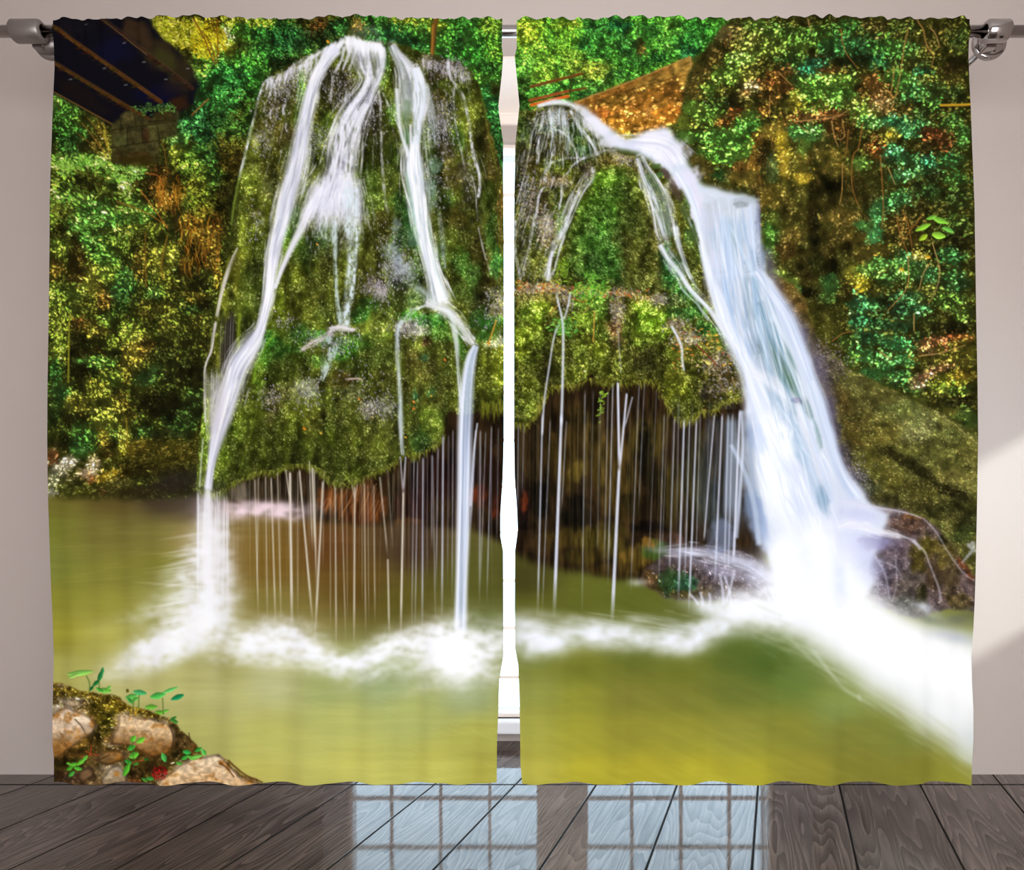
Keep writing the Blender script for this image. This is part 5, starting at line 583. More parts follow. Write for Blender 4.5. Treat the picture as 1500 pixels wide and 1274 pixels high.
    for p, w, col in [([(848, 425), (870, 423), (888, 432)], 1.4, (210, 170, 80)), ([(838, 436), (855, 442)], 1.6, (170, 90, 50)), ([(871, 455), (870, 480), (869, 500)], 1.6, (196, 150, 60)), ([(868, 440), (858, 455), (850, 462)], 1.2, (190, 160, 80)), ([(805, 460), (820, 445)], 1.4, (180, 130, 60)), ([(1020, 505), (1038, 520), (1050, 535)], 2.0, (120, 56, 40)), ([(1060, 515), (1075, 522), (1088, 545)], 1.2, (190, 170, 130))]:
        pic.line(p, w, col, 0.9)
    leaf_at(pic, 1038, 530, 5, 3, 20, (226, 214, 110)); leaf_at(pic, 1050, 490, 3, 2, 0, (230, 190, 60)); leaf_at(pic, 857, 543, 2.5, 2, 0, (220, 220, 150))
    # fern sprigs on the ledge
    for cx, cy, n, sx, sy, cols in [(868, 425, 130, 16, 12, ((130, 205, 60), (90, 170, 50), (160, 220, 80))), (824, 480, 90, 13, 9, ((110, 200, 70), (150, 220, 90), (70, 160, 60))), (866, 405, 26, 8, 6, ((120, 190, 60),)), (822, 392, 50, 7, 14, ((150, 190, 50), (120, 160, 40))), (850, 468, 30, 10, 10, ((170, 210, 60),)), (880, 600, 12, 5, 12, ((170, 225, 60),)), (882, 578, 12, 4, 8, ((170, 225, 60),))]:
        pal = np.array([C(*c) for c in cols])
        pic.stamps(cx + rng.normal(0, sx * .7, n), cy + rng.normal(0, sy * .7, n), 2 + 2.5 * rng.random(n), 0.8 + 0.7 * rng.random(n), np.radians(rng.normal(0, 50, n)), (pal[rng.integers(0, len(pal), n)] * (0.7 + 0.4 * rng.random((n, 1)))).astype(np.float32), 0.95)
    P = catmull([(757, 622), (772, 626), (788, 606), (795, 588), (812, 570), (836, 568), (866, 558), (893, 566), (925, 564), (958, 560), (972, 585), (992, 616), (1012, 618), (1028, 604), (1044, 604), (1062, 592), (1088, 585)], 16)
    for i in range(420):
        q = P[rng.integers(0, len(P))]; l = rng.uniform(3, 14)
        pic.line([(q[0] + rng.normal(0, 3), q[1] - 4), (q[0] + rng.normal(0, 3.2), q[1] + l - 4)], 1.5, [(120, 122, 36), (76, 80, 22), (150, 144, 60), (52, 48, 16)][rng.integers(0, 4)], 0.85, 0.5)

def paint_right_slope(pic):
    b, m = pic.fill([(1126, 398), (1150, 405), (1170, 425), (1184, 455), (1192, 485), (1215, 512), (1242, 538), (1280, 558), (1325, 582), (1370, 600), (1405, 622), (1445, 648), (1445, 900), (1380, 880), (1290, 800), (1240, 740), (1215, 640), (1190, 560), (1150, 470)], (98, 90, 32), 1.5, 3, 12, 1.0, 101)
    M = full((b, m))
    pic.blobs([(1145, 425, 22, 16, (118, 76, 24)), (1165, 450, 20, 22, (112, 70, 26)), (1180, 480, 16, 20, (100, 74, 24)), (1200, 510, 20, 16, (84, 64, 34)), (1175, 495, 10, 20, (84, 74, 90)), (1200, 535, 16, 20, (90, 76, 84)), (1220, 540, 20, 14, (96, 78, 70)), (1250, 560, 24, 12, (92, 84, 34)), (1215, 565, 14, 26, (76, 60, 40)), (1230, 590, 22, 26, (86, 62, 24)), (1275, 590, 30, 20, (96, 84, 32)), (1215, 610, 9, 30, (66, 56, 72)), (1250, 630, 30, 26, (94, 72, 22)), (1290, 640, 30, 24, (104, 88, 26)), (1320, 600, 30, 16, (96, 98, 38)), (1355, 620, 30, 18, (120, 118, 56)), (1340, 640, 24, 16, (136, 126, 66)), (1390, 640, 24, 20, (100, 98, 36)), (1370, 660, 40, 20, (104, 98, 36)), (1420, 670, 20, 26, (110, 100, 34)), (1400, 700, 30, 16, (120, 104, 40)), (1330, 660, 30, 14, (90, 84, 28)), (1290, 670, 26, 16, (96, 84, 24)), (1310, 668, 30, 8, (44, 38, 12), 0.9, 30), (1350, 692, 34, 8, (36, 30, 10), 0.9, 30), (1400, 722, 34, 8, (34, 28, 10), 0.9, 22), (1300, 700, 26, 20, (100, 88, 24)), (1340, 715, 30, 16, (84, 72, 20)), (1235, 665, 14, 20, (70, 56, 60)), (1250, 700, 20, 22, (84, 72, 84)), (1270, 715, 20, 14, (64, 64, 44)), (1290, 735, 30, 10, (70, 60, 30)), (1340, 740, 40, 10, (78, 66, 24)), (1395, 745, 40, 12, (46, 42, 14)), (1420, 770, 20, 14, (40, 40, 16)), (1410, 785, 18, 12, (60, 70, 24)), (1225, 630, 8, 14, (60, 50, 60)), (1420, 620, 12, 8, (70, 90, 36))], clip=M)
    desat(pic, M, 0.25, (0.92, 0.97, 1.0)); soil(pic, M, 16, 8, 0.4, 106, 30)
    texture(pic, M, 24000, (0.8, 2.6), (0.5, 1.1), 25, 40, 0.6, 1.4, 0.8, 13, 102, (1.04, 1.02, 0.92), 0.09, tip=0.4, match=5.0, gapmix=0.3)
    rng = np.random.default_rng(103); n = 160
    pic.stamps(1205 + rng.normal(0, 22, n), 532 + rng.normal(0, 18, n), 1 + rng.random(n), 0.6 + .5 * rng.random(n), rng.random(n) * 3, (np.array([C(190, 165, 190)]) * (0.5 + .5 * rng.random((n, 1)))).astype(np.float32), 0.7)
    n = 120; pic.stamps(1250 + rng.normal(0, 14, n), 695 + rng.normal(0, 14, n), 1 + rng.random(n), 0.6 + .5 * rng.random(n), rng.random(n) * 3, (np.array([C(200, 190, 210)]) * (0.5 + .5 * rng.random((n, 1)))).astype(np.float32), 0.6)
    pic.line([(1370, 604), (1400, 622), (1432, 650)], 1.6, (170, 160, 90), 0.5)
    # wet rocks under the slope
    b, m = pic.fill([(1230, 735), (1290, 742), (1330, 750), (1370, 770), (1400, 805), (1430, 850), (1435, 895), (1390, 892), (1340, 905), (1290, 890), (1260, 860), (1245, 810)], (92, 76, 78), 2, 3, 12, 1.0, 104); R = full((b, m))
    pic.blobs([(1300, 765, 26, 10, (96, 72, 70)), (1330, 770, 22, 12, (84, 60, 50)), (1345, 755, 26, 6, (110, 66, 30)), (1260, 760, 20, 12, (130, 124, 160)), (1300, 800, 24, 14, (84, 66, 74)), (1310, 830, 26, 24, (94, 82, 92)), (1290, 850, 16, 26, (90, 80, 96)), (1335, 860, 22, 30, (84, 74, 70)), (1320, 885, 26, 14, (74, 74, 70)), (1345, 815, 12, 26, (72, 62, 22)), (1360, 800, 16, 20, (86, 76, 26)), (1370, 840, 16, 26, (70, 54, 40)), (1385, 810, 14, 26, (96, 84, 36)), (1395, 850, 16, 26, (76, 62, 40)), (1405, 880, 20, 12, (84, 70, 40)), (1350, 875, 9, 20, (44, 40, 20)), (1400, 800, 9, 16, (70, 60, 24)), (1415, 815, 10, 24, (110, 52, 20)), (1425, 790, 10, 12, (60, 40, 16)), (1385, 790, 9, 8, (20, 18, 8)), (1425, 840, 8, 12, (100, 50, 22))], clip=R)
    texture(pic, R, 5000, (0.9, 2.8), (0.5, 1.0), 15, 40, 0.55, 1.45, 0.85, 8, 105, (1, 1, 1), 0.06, sparkle=0.012, gapmix=0.2)
    for p in [[(1420, 798), (1424, 806), (1418, 815), (1411, 824)], [(1425, 795), (1428, 808)]]: pic.line(p, 5, (205, 208, 224), 0.6, 2, soft=1.6)

W1, W2 = (240, 238, 250), (226, 230, 242)

def dome_rills(pic, rng):
    """hair-fine wet rivulets down the dome"""
    for i in range(330):
        x = rng.uniform(372, 730); top = 62 + 0.0011 * (x - 545) ** 2 * (1.6 if x < 545 else 1.2)
        y = rng.uniform(top + 8, 430); s = (x - 545) / 620.0; l = rng.uniform(10, 46)
        x0 = 545 + (x - 545) * (0.72 + 0.28 * y / 430)
        pic.line([(x0, y), (x0 + s * l * .5 + rng.normal(0, .8), y + l * .5), (x0 + s * l, y + l)], 1.3, (205, 205, 216) if y < 240 else (176, 184, 150), rng.uniform(0.12, 0.5) * (1.0 if y < 250 else 0.55), 0.7, fade=(0.25, 0.4))

def paint_falls(pic):
    # ---- big fall on the right -------------------------------------------------
    haze = (150, 150, 178)
    pic.ribbon([(1120, 360), (1140, 430), (1180, 500), (1206, 570), (1222, 640), (1242, 700), (1272, 745)], [14, 18, 22, 20, 18, 20, 22], (112, 104, 130), 0.6, 201, 2, .01, 1.0, 0.2)
    pic.fill([(838, 152), (858, 158), (880, 176), (900, 193), (919, 206), (936, 198), (954, 190), (968, 186), (980, 190), (992, 206), (1004, 230), (1018, 258), (1024, 268), (1048, 274), (1075, 282), (1098, 288), (1110, 296), (1112, 325), (1116, 370), (1124, 402), (1148, 436), (1168, 480), (1186, 530), (1202, 572), (1214, 618), (1228, 660), (1244, 700), (1272, 732), (1300, 752), (1290, 800), (1270, 870), (1250, 900), (1150, 905), (1130, 840), (1108, 760), (1096, 690), (1090, 620), (1093, 580), (1086, 536), (1068, 496), (1052, 450), (1042, 405), (1034, 352), (1020, 310), (1002, 284), (986, 262), (964, 242), (945, 228), (920, 221), (896, 214), (880, 200), (866, 180)], (214, 222, 238), 3.0, 3, 16, 0.97, 202)
    pic.blobs([(870, 182, 22, 12, (236, 234, 246), 0.8, 40), (900, 208, 24, 9, (226, 226, 240), 0.8), (955, 205, 24, 14, (236, 234, 244), 0.9), (985, 225, 16, 26, (228, 226, 240), 0.9, 60), (930, 212, 16, 7, (216, 218, 236), 0.8), (955, 222, 22, 8, (240, 240, 248), 0.8, 25), (1005, 262, 14, 24, (222, 220, 238), 0.9, 65), (1020, 300, 10, 26, (226, 222, 238), 0.9),
               (1055, 300, 22, 12, (196, 206, 218), 0.8), (1090, 294, 18, 7, (170, 180, 190), 0.8), (1085, 300, 10, 5, (120, 130, 130), 0.6), (1040, 330, 18, 20, (206, 212, 232), 0.8), (1060, 350, 20, 30, (182, 204, 232), 0.9), (1080, 345, 14, 30, (176, 198, 222), 0.9), (1102, 340, 9, 40, (196, 210, 234), 0.8), (1065, 390, 24, 24, (190, 208, 236), 0.9), (1100, 385, 10, 20, (150, 176, 206), 0.8), (1114, 380, 6, 24, (110, 126, 150), 0.7), (1110, 330, 4, 30, (116, 120, 160), 0.7)])
    fine = dict(sf=7.0, tf=.012, edge=0.8)
    for i, (p, w, c, a, con) in enumerate([
        ([(1040, 290), (1044, 340), (1050, 390), (1060, 430)], [18, 20, 20, 16], (232, 236, 248), 0.7, 0.7),
        ([(1075, 292), (1080, 340), (1088, 390), (1104, 430)], [22, 22, 18, 12], (222, 232, 246), 0.7, 0.9),
        ([(1104, 296), (1106, 340), (1112, 390), (1130, 432)], [7, 8, 8, 8], (214, 226, 244), 0.8, 0.8),
        ([(1062, 400), (1072, 450), (1084, 500), (1100, 550)], [22, 26, 24, 12], (186, 206, 232), 0.75, 0.9),
        ([(1098, 400), (1102, 450), (1112, 500), (1130, 560), (1150, 610)], [14, 16, 18, 18, 12], (150, 180, 205), 0.75, 0.9),
        ([(1112, 440), (1128, 490), (1140, 540), (1160, 590)], [7, 10, 12, 12], (112, 150, 172), 0.8, 1.0),
        ([(1128, 470), (1146, 520), (1160, 560), (1176, 610)], [8, 12, 14, 12], (96, 136, 150), 0.7, 1.0)]):
        pic.ribbon(p, w, c, a, 210 + i, col2=[v * 0.72 for v in c], con=con, **fine)
    sh = Soft()
    for q in [(1093, 455, 5, 40, (104, 126, 140), 0.5, -8), (1102, 500, 6, 30, (110, 130, 150), 0.5, -15), (1148, 545, 6, 26, (44, 78, 56), 0.9, -14), (1160, 560, 7, 26, (60, 96, 70), 0.75, -20), (1136, 520, 5, 26, (66, 100, 90), 0.7, -14), (1170, 588, 9, 6, (80, 84, 110), 0.7, 0), (1112, 510, 4, 16, (70, 96, 100), 0.6, -14), (1158, 526, 4, 22, (70, 110, 100), 0.6, -20), (1073, 350, 3, 30, (130, 156, 160), 0.5, -12)]:
        sh.puff(*q, rag=0.2)
    sh.put(pic, 1.6)
    for p, a in [([(1128, 462), (1138, 500), (1146, 545), (1150, 580)], 0.8), ([(1140, 480), (1152, 520), (1166, 560), (1178, 590)], 0.55), ([(1110, 450), (1118, 500), (1128, 560)], 0.5), ([(1068, 330), (1078, 350), (1094, 385), (1108, 410)], 0.7), ([(1150, 520), (1162, 550), (1172, 585)], 0.5)]:
        pic.line(p, 3.2, (205, 224, 240), a, 2.0, soft=1.6)
    # left white edge sweeping down into the body
    pic.ribbon([(990, 250), (1012, 290), (1026, 340), (1036, 390), (1048, 430), (1066, 480), (1090, 530), (1110, 580), (1134, 640), (1156, 700), (1176, 760), (1196, 820), (1214, 880)], [7, 8, 8, 9, 12, 16, 18, 28, 40, 46, 48, 52, 60], (240, 243, 252), 0.95, 230, 4, .008, 0.75, 0.25, col2=(212, 220, 238))
    pic.ribbon([(1106, 395), (1128, 425), (1150, 455), (1168, 500), (1184, 545), (1200, 590), (1214, 640), (1232, 690), (1262, 735)], [8, 13, 15, 14, 12, 13, 12, 14, 18], (226, 232, 246), 0.9, 231, 4, .008, 0.8, 0.3, col2=(176, 192, 222))
    pic.ribbon([(1100, 545), (1130, 560), (1158, 585), (1180, 620), (1196, 660), (1210, 710)], [10, 14, 12, 12, 12, 14], (238, 240, 250), 0.85, 232, 4, .01, 0.9, 0.2)
    pic.ribbon([(1150, 600), (1172, 650), (1190, 700), (1204, 745)], [9, 12, 12, 10], (158, 186, 214), 0.55, 233, 5, .01, 0.9, 0.5)
    pic.ribbon([(1176, 590), (1192, 640), (1206, 690), (1216, 740)], [8, 10, 10, 8], (190, 206, 232), 0.6, 234, 5, .01, 0.9, 0.4)
    pic.blobs([(1205, 735, 8, 26, (112, 146, 176), 0.75, -12), (1170, 660, 8, 26, (150, 182, 208), 0.5, -25), (1184, 600, 5, 18, (84, 116, 112), 0.6, -18), (1198, 640, 4, 22, (96, 130, 130), 0.5, -12), (1166, 586, 7, 4, (120, 112, 150), 0.7), (1120, 700, 30, 70, (246, 249, 252), 0.7, -25), (1140, 640, 20, 40, (248, 250, 252), 0.7, -25), (1108, 640, 12, 26, (190, 206, 240), 0.5, -20), (1108, 760, 14, 50, (150, 170, 210), 0.7, -14)], rag=0.2)
    for p, a in [([(1190, 560), (1206, 620), (1226, 680), (1256, 728)], 0.5), ([(1170, 560), (1186, 610), (1204, 670)], 0.5), ([(1140, 590), (1170, 640), (1196, 710), (1208, 760)], 0.4), ([(1120, 470), (1150, 520), (1172, 560)], 0.35)]:
        pic.line(p, 4, (240, 244, 252), a, 2.5, soft=2.5)
    # shadowed veil left of the body, with threads
    pic.ribbon([(1062, 600), (1062, 660), (1060, 720), (1060, 800)], [28, 34, 40, 44], (140, 156, 176), 0.72, 240, 6, .004, 0.9, 0.6, col2=(70, 80, 92), fade=(0.1, 0.3))
    pic.ribbon([(1094, 600), (1098, 680), (1104, 740), (1112, 800)], [12, 14, 18, 20], (96, 116, 150), 0.5, 241, 5, .006, 0.9, 0.4, fade=(0.15, 0.3))
    pic.ribbon([(1070, 650), (1090, 690), (1104, 740), (1112, 800)], [4, 5, 6, 6], (196, 210, 232), 0.8, 242, 3, .01, 0.9, 0.2)
    pic.ribbon([(1086, 600), (1088, 650), (1084, 720), (1078, 790)], [5, 4, 4, 5], (206, 216, 236), 0.75, 243, 3, .01, 0.9, 0.2)
    # sheets over the low rock
    sh = Soft()
    for q in [(985, 808, 26, 5, (190, 186, 210), 0.55, 8), (1020, 808, 40, 8, (196, 198, 222), 0.6, 8), (1070, 820, 44, 10, (206, 210, 232), 0.75, 14), (1115, 840, 40, 16, (210, 214, 238), 0.8, 25), (1060, 838, 36, 7, (190, 190, 216), 0.5, 14), (1010, 822, 30, 5, (150, 146, 170), 0.4, 6), (1150, 865, 30, 20, (222, 226, 244), 0.8, 25), (960, 806, 16, 3, (170, 166, 180), 0.4, 10)]: sh.puff(*q, rag=0.5)
    sh.put(pic, 1.6)
    A = [(966, 808), (1005, 808), (1050, 816), (1090, 826), (1130, 848), (1160, 876)]
    pic.feather(A, [6, 9, 12, 14, 16, 20], 60, (222, 224, 242), 244, 0.8, (0.2, 0.55), (1.2, 2.6), (14, 50), False)
    for x0, y0, x1, y1 in [(1055, 842, 1060, 884), (1075, 836, 1064, 880), (1062, 845, 1072, 886), (1026, 868, 1030, 884), (1040, 870, 1040, 886), (1120, 862, 1130, 890), (1128, 860, 1140, 892), (1010, 870, 1022, 884)]:
        pic.line([(x0, y0), ((x0 + x1) / 2 + 1, (y0 + y1) / 2), (x1, y1)], 3.0, (214, 216, 236), 0.7, 3.6, soft=1.6)
    pic.blob(1058, 786, 18, 26, (130, 146, 180), 0.6)
    # right, water running on over the lower rocks
    pic.blobs([(1235, 770, 30, 36, (206, 212, 236), 0.9), (1262, 756, 26, 10, (196, 200, 230), 0.7, 15), (1250, 815, 26, 26, (214, 220, 242), 0.9), (1280, 795, 22, 12, (150, 148, 190), 0.7), (1260, 850, 30, 22, (226, 232, 246), 0.9), (1285, 830, 10, 16, (150, 150, 186), 0.5)])
    sh = Soft()
    for q in [(1250, 768, 34, 9, (236, 236, 250), 0.8, 0), (1290, 780, 34, 5, (228, 228, 246), 0.7, 14), (1270, 742, 40, 6, (214, 214, 238), 0.6, 10), (1262, 800, 26, 18, (206, 208, 236), 0.6, 0), (1275, 830, 16, 22, (196, 198, 228), 0.5, 0), (1300, 795, 24, 10, (140, 136, 176), 0.45, 10)]: sh.puff(*q, rag=0.4)
    sh.put(pic, 2.0)
    pic.feather([(1228, 775), (1250, 768), (1285, 776), (1320, 786)], [10, 9, 7, 4], 30, (246, 246, 252), 252, 0.7, (0.2, 0.5), (1.2, 2.4), (14, 40), False)
    pic.ribbon([(1226, 772), (1248, 766), (1280, 774), (1310, 782), (1334, 790)], [8, 6, 4.5, 3.5, 2], (244, 244, 252), 0.5, 250, 3, .02, 0.9, 0.2)
    pic.ribbon([(1230, 732), (1260, 738), (1290, 744), (1330, 752), (1352, 760)], [5, 4, 3, 2, 1.4], (228, 226, 244), 0.5, 251, 3, .02, 0.9, 0.2)
    for p, w, a in [([(1352, 760), (1372, 778), (1392, 812), (1412, 838), (1426, 850)], 1.8, 0.5), ([(1334, 790), (1352, 806), (1362, 826), (1376, 858), (1380, 880)], 3.0, 0.5), ([(1338, 792), (1346, 804)], 5, 0.5), ([(1284, 816), (1296, 840), (1302, 876)], 2.2, 0.45), ([(1310, 815), (1312, 850), (1306, 880)], 2.0, 0.35), ([(1290, 822), (1310, 830), (1322, 850)], 1.8, 0.35)]:
        pic.line(p, w, (222, 220, 238), a, w * 0.7, soft=1.5)
    # ---- upper right rock: thin sheets ----------------------------------------
    pic.ribbon([(786, 156), (810, 150), (835, 152), (852, 162)], [4, 6, 6, 8], (244, 244, 250), 0.9, 260, 3, .05, 0.9, 0.3)
    pic.ribbon([(812, 154), (816, 180), (818, 205)], [20, 18, 12], (206, 216, 228), 0.6, 261, 7, .02, 0.6, 1.0, lace=0.5)
    for i, (p, w, a) in enumerate([([(797, 160), (793, 185), (789, 210), (787, 250)], 5, 0.85), ([(806, 160), (808, 190), (812, 215), (812, 235)], 3.5, 0.7), ([(835, 160), (846, 182), (860, 200), (870, 215), (876, 228)], 5.5, 0.9), ([(848, 162), (864, 178), (876, 196), (884, 214)], 4, 0.7), ([(806, 188), (820, 192), (834, 202), (842, 220), (848, 232)], 4.2, 0.8), ([(822, 192), (826, 210)], 3.2, 0.6), ([(824, 172), (830, 186)], 4, 0.5), ([(850, 205), (854, 225)], 2.4, 0.5), ([(780, 190), (776, 220), (770, 250), (762, 280), (755, 300)], 2.6, 0.6), ([(768, 220), (764, 245)], 2.4, 0.5),
                                    ([(812, 236), (802, 246), (798, 258), (799, 272)], 6, 0.8), ([(799, 272), (790, 285), (786, 310), (780, 340)], 4.5, 0.75), ([(858, 230), (840, 240), (832, 252), (824, 262), (822, 290), (818, 315)], 3.6, 0.8), ([(868, 242), (868, 258), (858, 272), (846, 282), (838, 300), (828, 326), (815, 360), (806, 384), (802, 414)], 8, 0.85), ([(848, 282), (836, 310), (824, 345), (808, 375), (800, 414)], 4, 0.6), ([(818, 315), (814, 345)], 3, 0.5), ([(776, 270), (768, 290), (764, 310)], 3, 0.55), ([(756, 320), (754, 360), (760, 395), (764, 414)], 4.5, 0.7), ([(782, 320), (778, 350), (770, 385), (766, 412)], 3.6, 0.6), ([(792, 380), (790, 414)], 3, 0.4), ([(862, 252), (855, 268)], 7, 0.6), ([(784, 250), (788, 262)], 3, 0.5)]):
        A = catmull(p, 5)
        pic.ribbon([tuple(q) for q in A[::2]], [w * 0.62] * len(A[::2]), (238, 240, 250), a, 270 + i, 3, .06, 0.8, 0.6, lace=0.3, brk=0.55)
    pic.ribbon([(800, 240), (830, 232), (858, 230), (884, 222), (905, 222)], [2, 2.5, 3, 4, 4], (226, 222, 236), 0.5, 262, 3, .05, 0.9, 0.5, brk=0.6)
    rng = np.random.default_rng(263)
    for (pp, n, al, dx, l0, l1, cols) in [([(782, 162), (800, 154), (840, 154), (862, 176), (884, 214), (850, 232), (812, 236), (786, 240)], 190, (0.2, 0.65), 0.0, 8, 30, ((236, 240, 248), (206, 220, 230))),
                                   ([(757, 250), (785, 244), (840, 240), (868, 246), (840, 290), (815, 350), (800, 412), (757, 412)], 170, (0.15, 0.5), -0.3, 8, 34, ((226, 226, 240), (190, 180, 190))),
                                   ([(757, 180), (784, 170), (786, 240), (757, 260)], 40, (0.12, 0.4), -0.12, 8, 26, ((206, 206, 224),)),
                                   ([(890, 222), (940, 228), (948, 244), (910, 240)], 30, (0.2, 0.5), 0.1, 4, 9, ((216, 206, 214),))]:
        mk = full(poly(pp, 1)); ys, xs = np.nonzero(mk > 0.5)
        for i in range(n):
            k = rng.integers(0, len(xs)); x, y = float(xs[k]), float(ys[k]); l = rng.uniform(l0, l1); s = dx + (0.35 * (x - 825) / 50 if dx == 0 else 0)
            pic.line([(x, y), (x + s * l * .5 + rng.normal(0, .8), y + l * .5), (x + s * l, y + l)], rng.uniform(1.0, 2.2), cols[i % len(cols)], rng.uniform(*al), 0.8, fade=(0.2, 0.4))
    # streaks inside the great fall
    for p, w, n, col, sd in [([(1060, 300), (1064, 350), (1072, 410), (1086, 470), (1104, 530)], [26, 28, 30, 28, 22], 70, (150, 178, 214), 1), ([(1060, 300), (1064, 350), (1072, 410), (1086, 470), (1104, 530)], [26, 28, 30, 28, 22], 60, (238, 242, 252), 2), ([(1098, 400), (1116, 450), (1136, 510), (1156, 570), (1176, 640)], [16, 22, 26, 28, 28], 60, (130, 164, 190), 3), ([(1098, 400), (1116, 450), (1136, 510), (1156, 570), (1176, 640)], [16, 22, 26, 28, 28], 60, (232, 240, 250), 4),
                             ([(1120, 600), (1150, 680), (1180, 760), (1200, 830)], [40, 50, 50, 50], 60, (196, 208, 234), 5), ([(1120, 600), (1150, 680), (1180, 760), (1200, 830)], [40, 50, 50, 50], 50, (252, 253, 255), 6), ([(1000, 260), (1024, 310), (1040, 370), (1052, 430)], [10, 10, 10, 12], 30, (206, 210, 232), 7), ([(900, 205), (940, 208), (975, 215), (1000, 245)], [8, 12, 18, 20], 40, (206, 208, 228), 8), ([(900, 205), (940, 208), (975, 215), (1000, 245)], [8, 12, 18, 20], 30, (250, 250, 255), 9)]:
        pic.feather(p, w, n, col, 900 + sd, 0.5, (0.15, 0.5), (1.4, 4.0), (30, 100), False)
    # stream C over the moss on the right
    pic.ribbon([(936, 228), (944, 248), (956, 272), (968, 300), (976, 330), (980, 352)], [6, 9, 13, 14, 14, 12], (236, 236, 248), 0.9, 290, 4, .02, 0.5, 0.75, col2=(160, 180, 190))
    pic.ribbon([(966, 356), (978, 378), (994, 398), (1010, 424), (1036, 448), (1052, 470), (1064, 490), (1080, 512)], [6, 6, 6, 6, 5, 6, 4, 2.5], (236, 240, 250), 0.92, 291, 3, .02, 0.8, 0.3)
    pic.ribbon([(988, 330), (994, 360), (1002, 385), (1012, 410)], [6, 5, 4, 3], (226, 234, 244), 0.8, 292, 3, .02, 0.8, 0.5)
    pic.ribbon([(1000, 300), (1012, 330), (1024, 360), (1034, 392)], [2.5, 2.5, 2, 1.5], (216, 228, 236), 0.65, 293, 3, .03, 0.9, 0.4)
    pic.ribbon([(1012, 424), (1026, 450), (1040, 470)], [4, 4, 3], (206, 222, 228), 0.6, 294, 3, .03, 0.9, 0.5)
    pic.ribbon([(972, 345), (980, 360), (986, 380)], [7, 6, 4], (196, 180, 204), 0.5, 295, 4, .05, 0.8, 0.8)
    pic.line([(1005, 272), (1014, 300), (1022, 330)], 2.0, (206, 222, 226), 0.6)
    pic.blobs([(976, 254, 5, 11, (80, 64, 62), 0.9, -35), (990, 282, 6, 15, (72, 60, 44), 0.9, -28), (1003, 312, 6, 16, (70, 84, 40), 0.85, -22), (1016, 345, 6, 16, (66, 84, 40), 0.8, -18), (986, 268, 3, 8, (100, 86, 80), 0.7, -30), (962, 243, 7, 4, (70, 100, 44), 0.8), (966, 256, 5, 5, (70, 110, 60), 0.7)])
    # ---- left dome ------------------------------------------------------------
    # crown
    rng = np.random.default_rng(301)
    dome_rills(pic, rng)
    pic.ribbon([(425, 100), (445, 88), (468, 78), (484, 70)], [3, 4, 5, 6], (226, 224, 232), 0.6, 299, 3, .1, 0.9, 0.8, lace=0.5)
    # centre body: falls from the crown, narrows, then spreads into a wide lacy skirt
    pic.ribbon([(538, 56), (541, 75), (545, 95), (546, 112), (540, 128), (531, 146), (519, 166), (509, 190), (503, 214), (500, 236), (497, 256), (495, 272), (492, 290), (489, 310), (487, 336)], [27, 28, 24, 17, 15, 18, 21, 22, 24, 25, 26, 31, 38, 42, 44], (240, 240, 252), 0.93, 302, 6, .016, 0.55, 0.55, col2=(176, 176, 206), lace=0.12)
    pic.ribbon([(538, 150), (526, 175), (517, 205), (513, 235), (511, 262), (512, 300)], [6, 7, 6, 6, 6, 7], (248, 247, 255), 0.85, 303, 3, .02, 0.9, 0.25)
    pic.ribbon([(524, 160), (508, 185), (496, 215), (488, 245), (480, 275)], [5, 6, 5, 5, 5], (244, 243, 253), 0.8, 304, 3, .02, 0.9, 0.35)
    for i in range(30):                                        # dark gaps between the strands
        y = rng.uniform(170, 262); x = 500 + rng.normal(0, 15) - (y - 210) * 0.12
        pic.line([(x, y), (x - 1.5, y + rng.uniform(8, 22))], rng.uniform(1.5, 3), [(70, 64, 52), (60, 76, 40), (88, 80, 84)][rng.integers(0, 3)], 0.6, 0.8, soft=1.2, fade=(0.3, 0.3))
    for x, y, l in [(510, 236, 18), (488, 210, 22), (496, 196, 12), (516, 216, 12), (506, 250, 10)]:
        pic.line([(x, y), (x, y + l)], 3.4, (62, 74, 36), 0.8, 1.6, soft=1.6, fade=(0.3, 0.2))
    for i in range(26):                                        # crown strands and gaps
        x = rng.uniform(508, 562); y = rng.uniform(66, 84)
        pic.line([(x, y), (x + (542 - x) * .1, y + rng.uniform(10, 26))], rng.uniform(1.4, 3), (110, 108, 96) if i % 2 else (150, 150, 160), 0.5, 0.8, soft=1.3, fade=(0.3, 0.4))
    crest = catmull([(440, 86), (458, 79), (474, 72), (490, 64), (502, 58), (512, 55), (524, 58), (534, 61), (546, 63), (558, 67), (566, 73)], 12)
    for i in range(190):                                       # white water breaking over the crest
        q = crest[int(rng.beta(2.2, 1.6) * (len(crest) - 1))]; x, y = q[0] + rng.normal(0, 1.5), q[1] + rng.uniform(-2, 5)
        l = rng.uniform(8, 26) * (0.5 if x < 480 else 1); s = -0.45 if x < 505 else (0.12 if x < 530 else 0.0)
        pic.line([(x, y), (x + s * l * .5, y + l * .45), (x + s * l, y + l)], rng.uniform(2, 4.5), (248, 248, 254), rng.uniform(0.35, 0.85), 1.2, soft=1.8, fade=(0.06, 0.5))
    for x in (505, 513, 522):
        pic.ribbon([(x, 66), (x - 4, 84), (x - 12, 104)], [4, 3.5, 2], (240, 240, 250), 0.8, int(x), 3, .05, 0.9, 0.4)
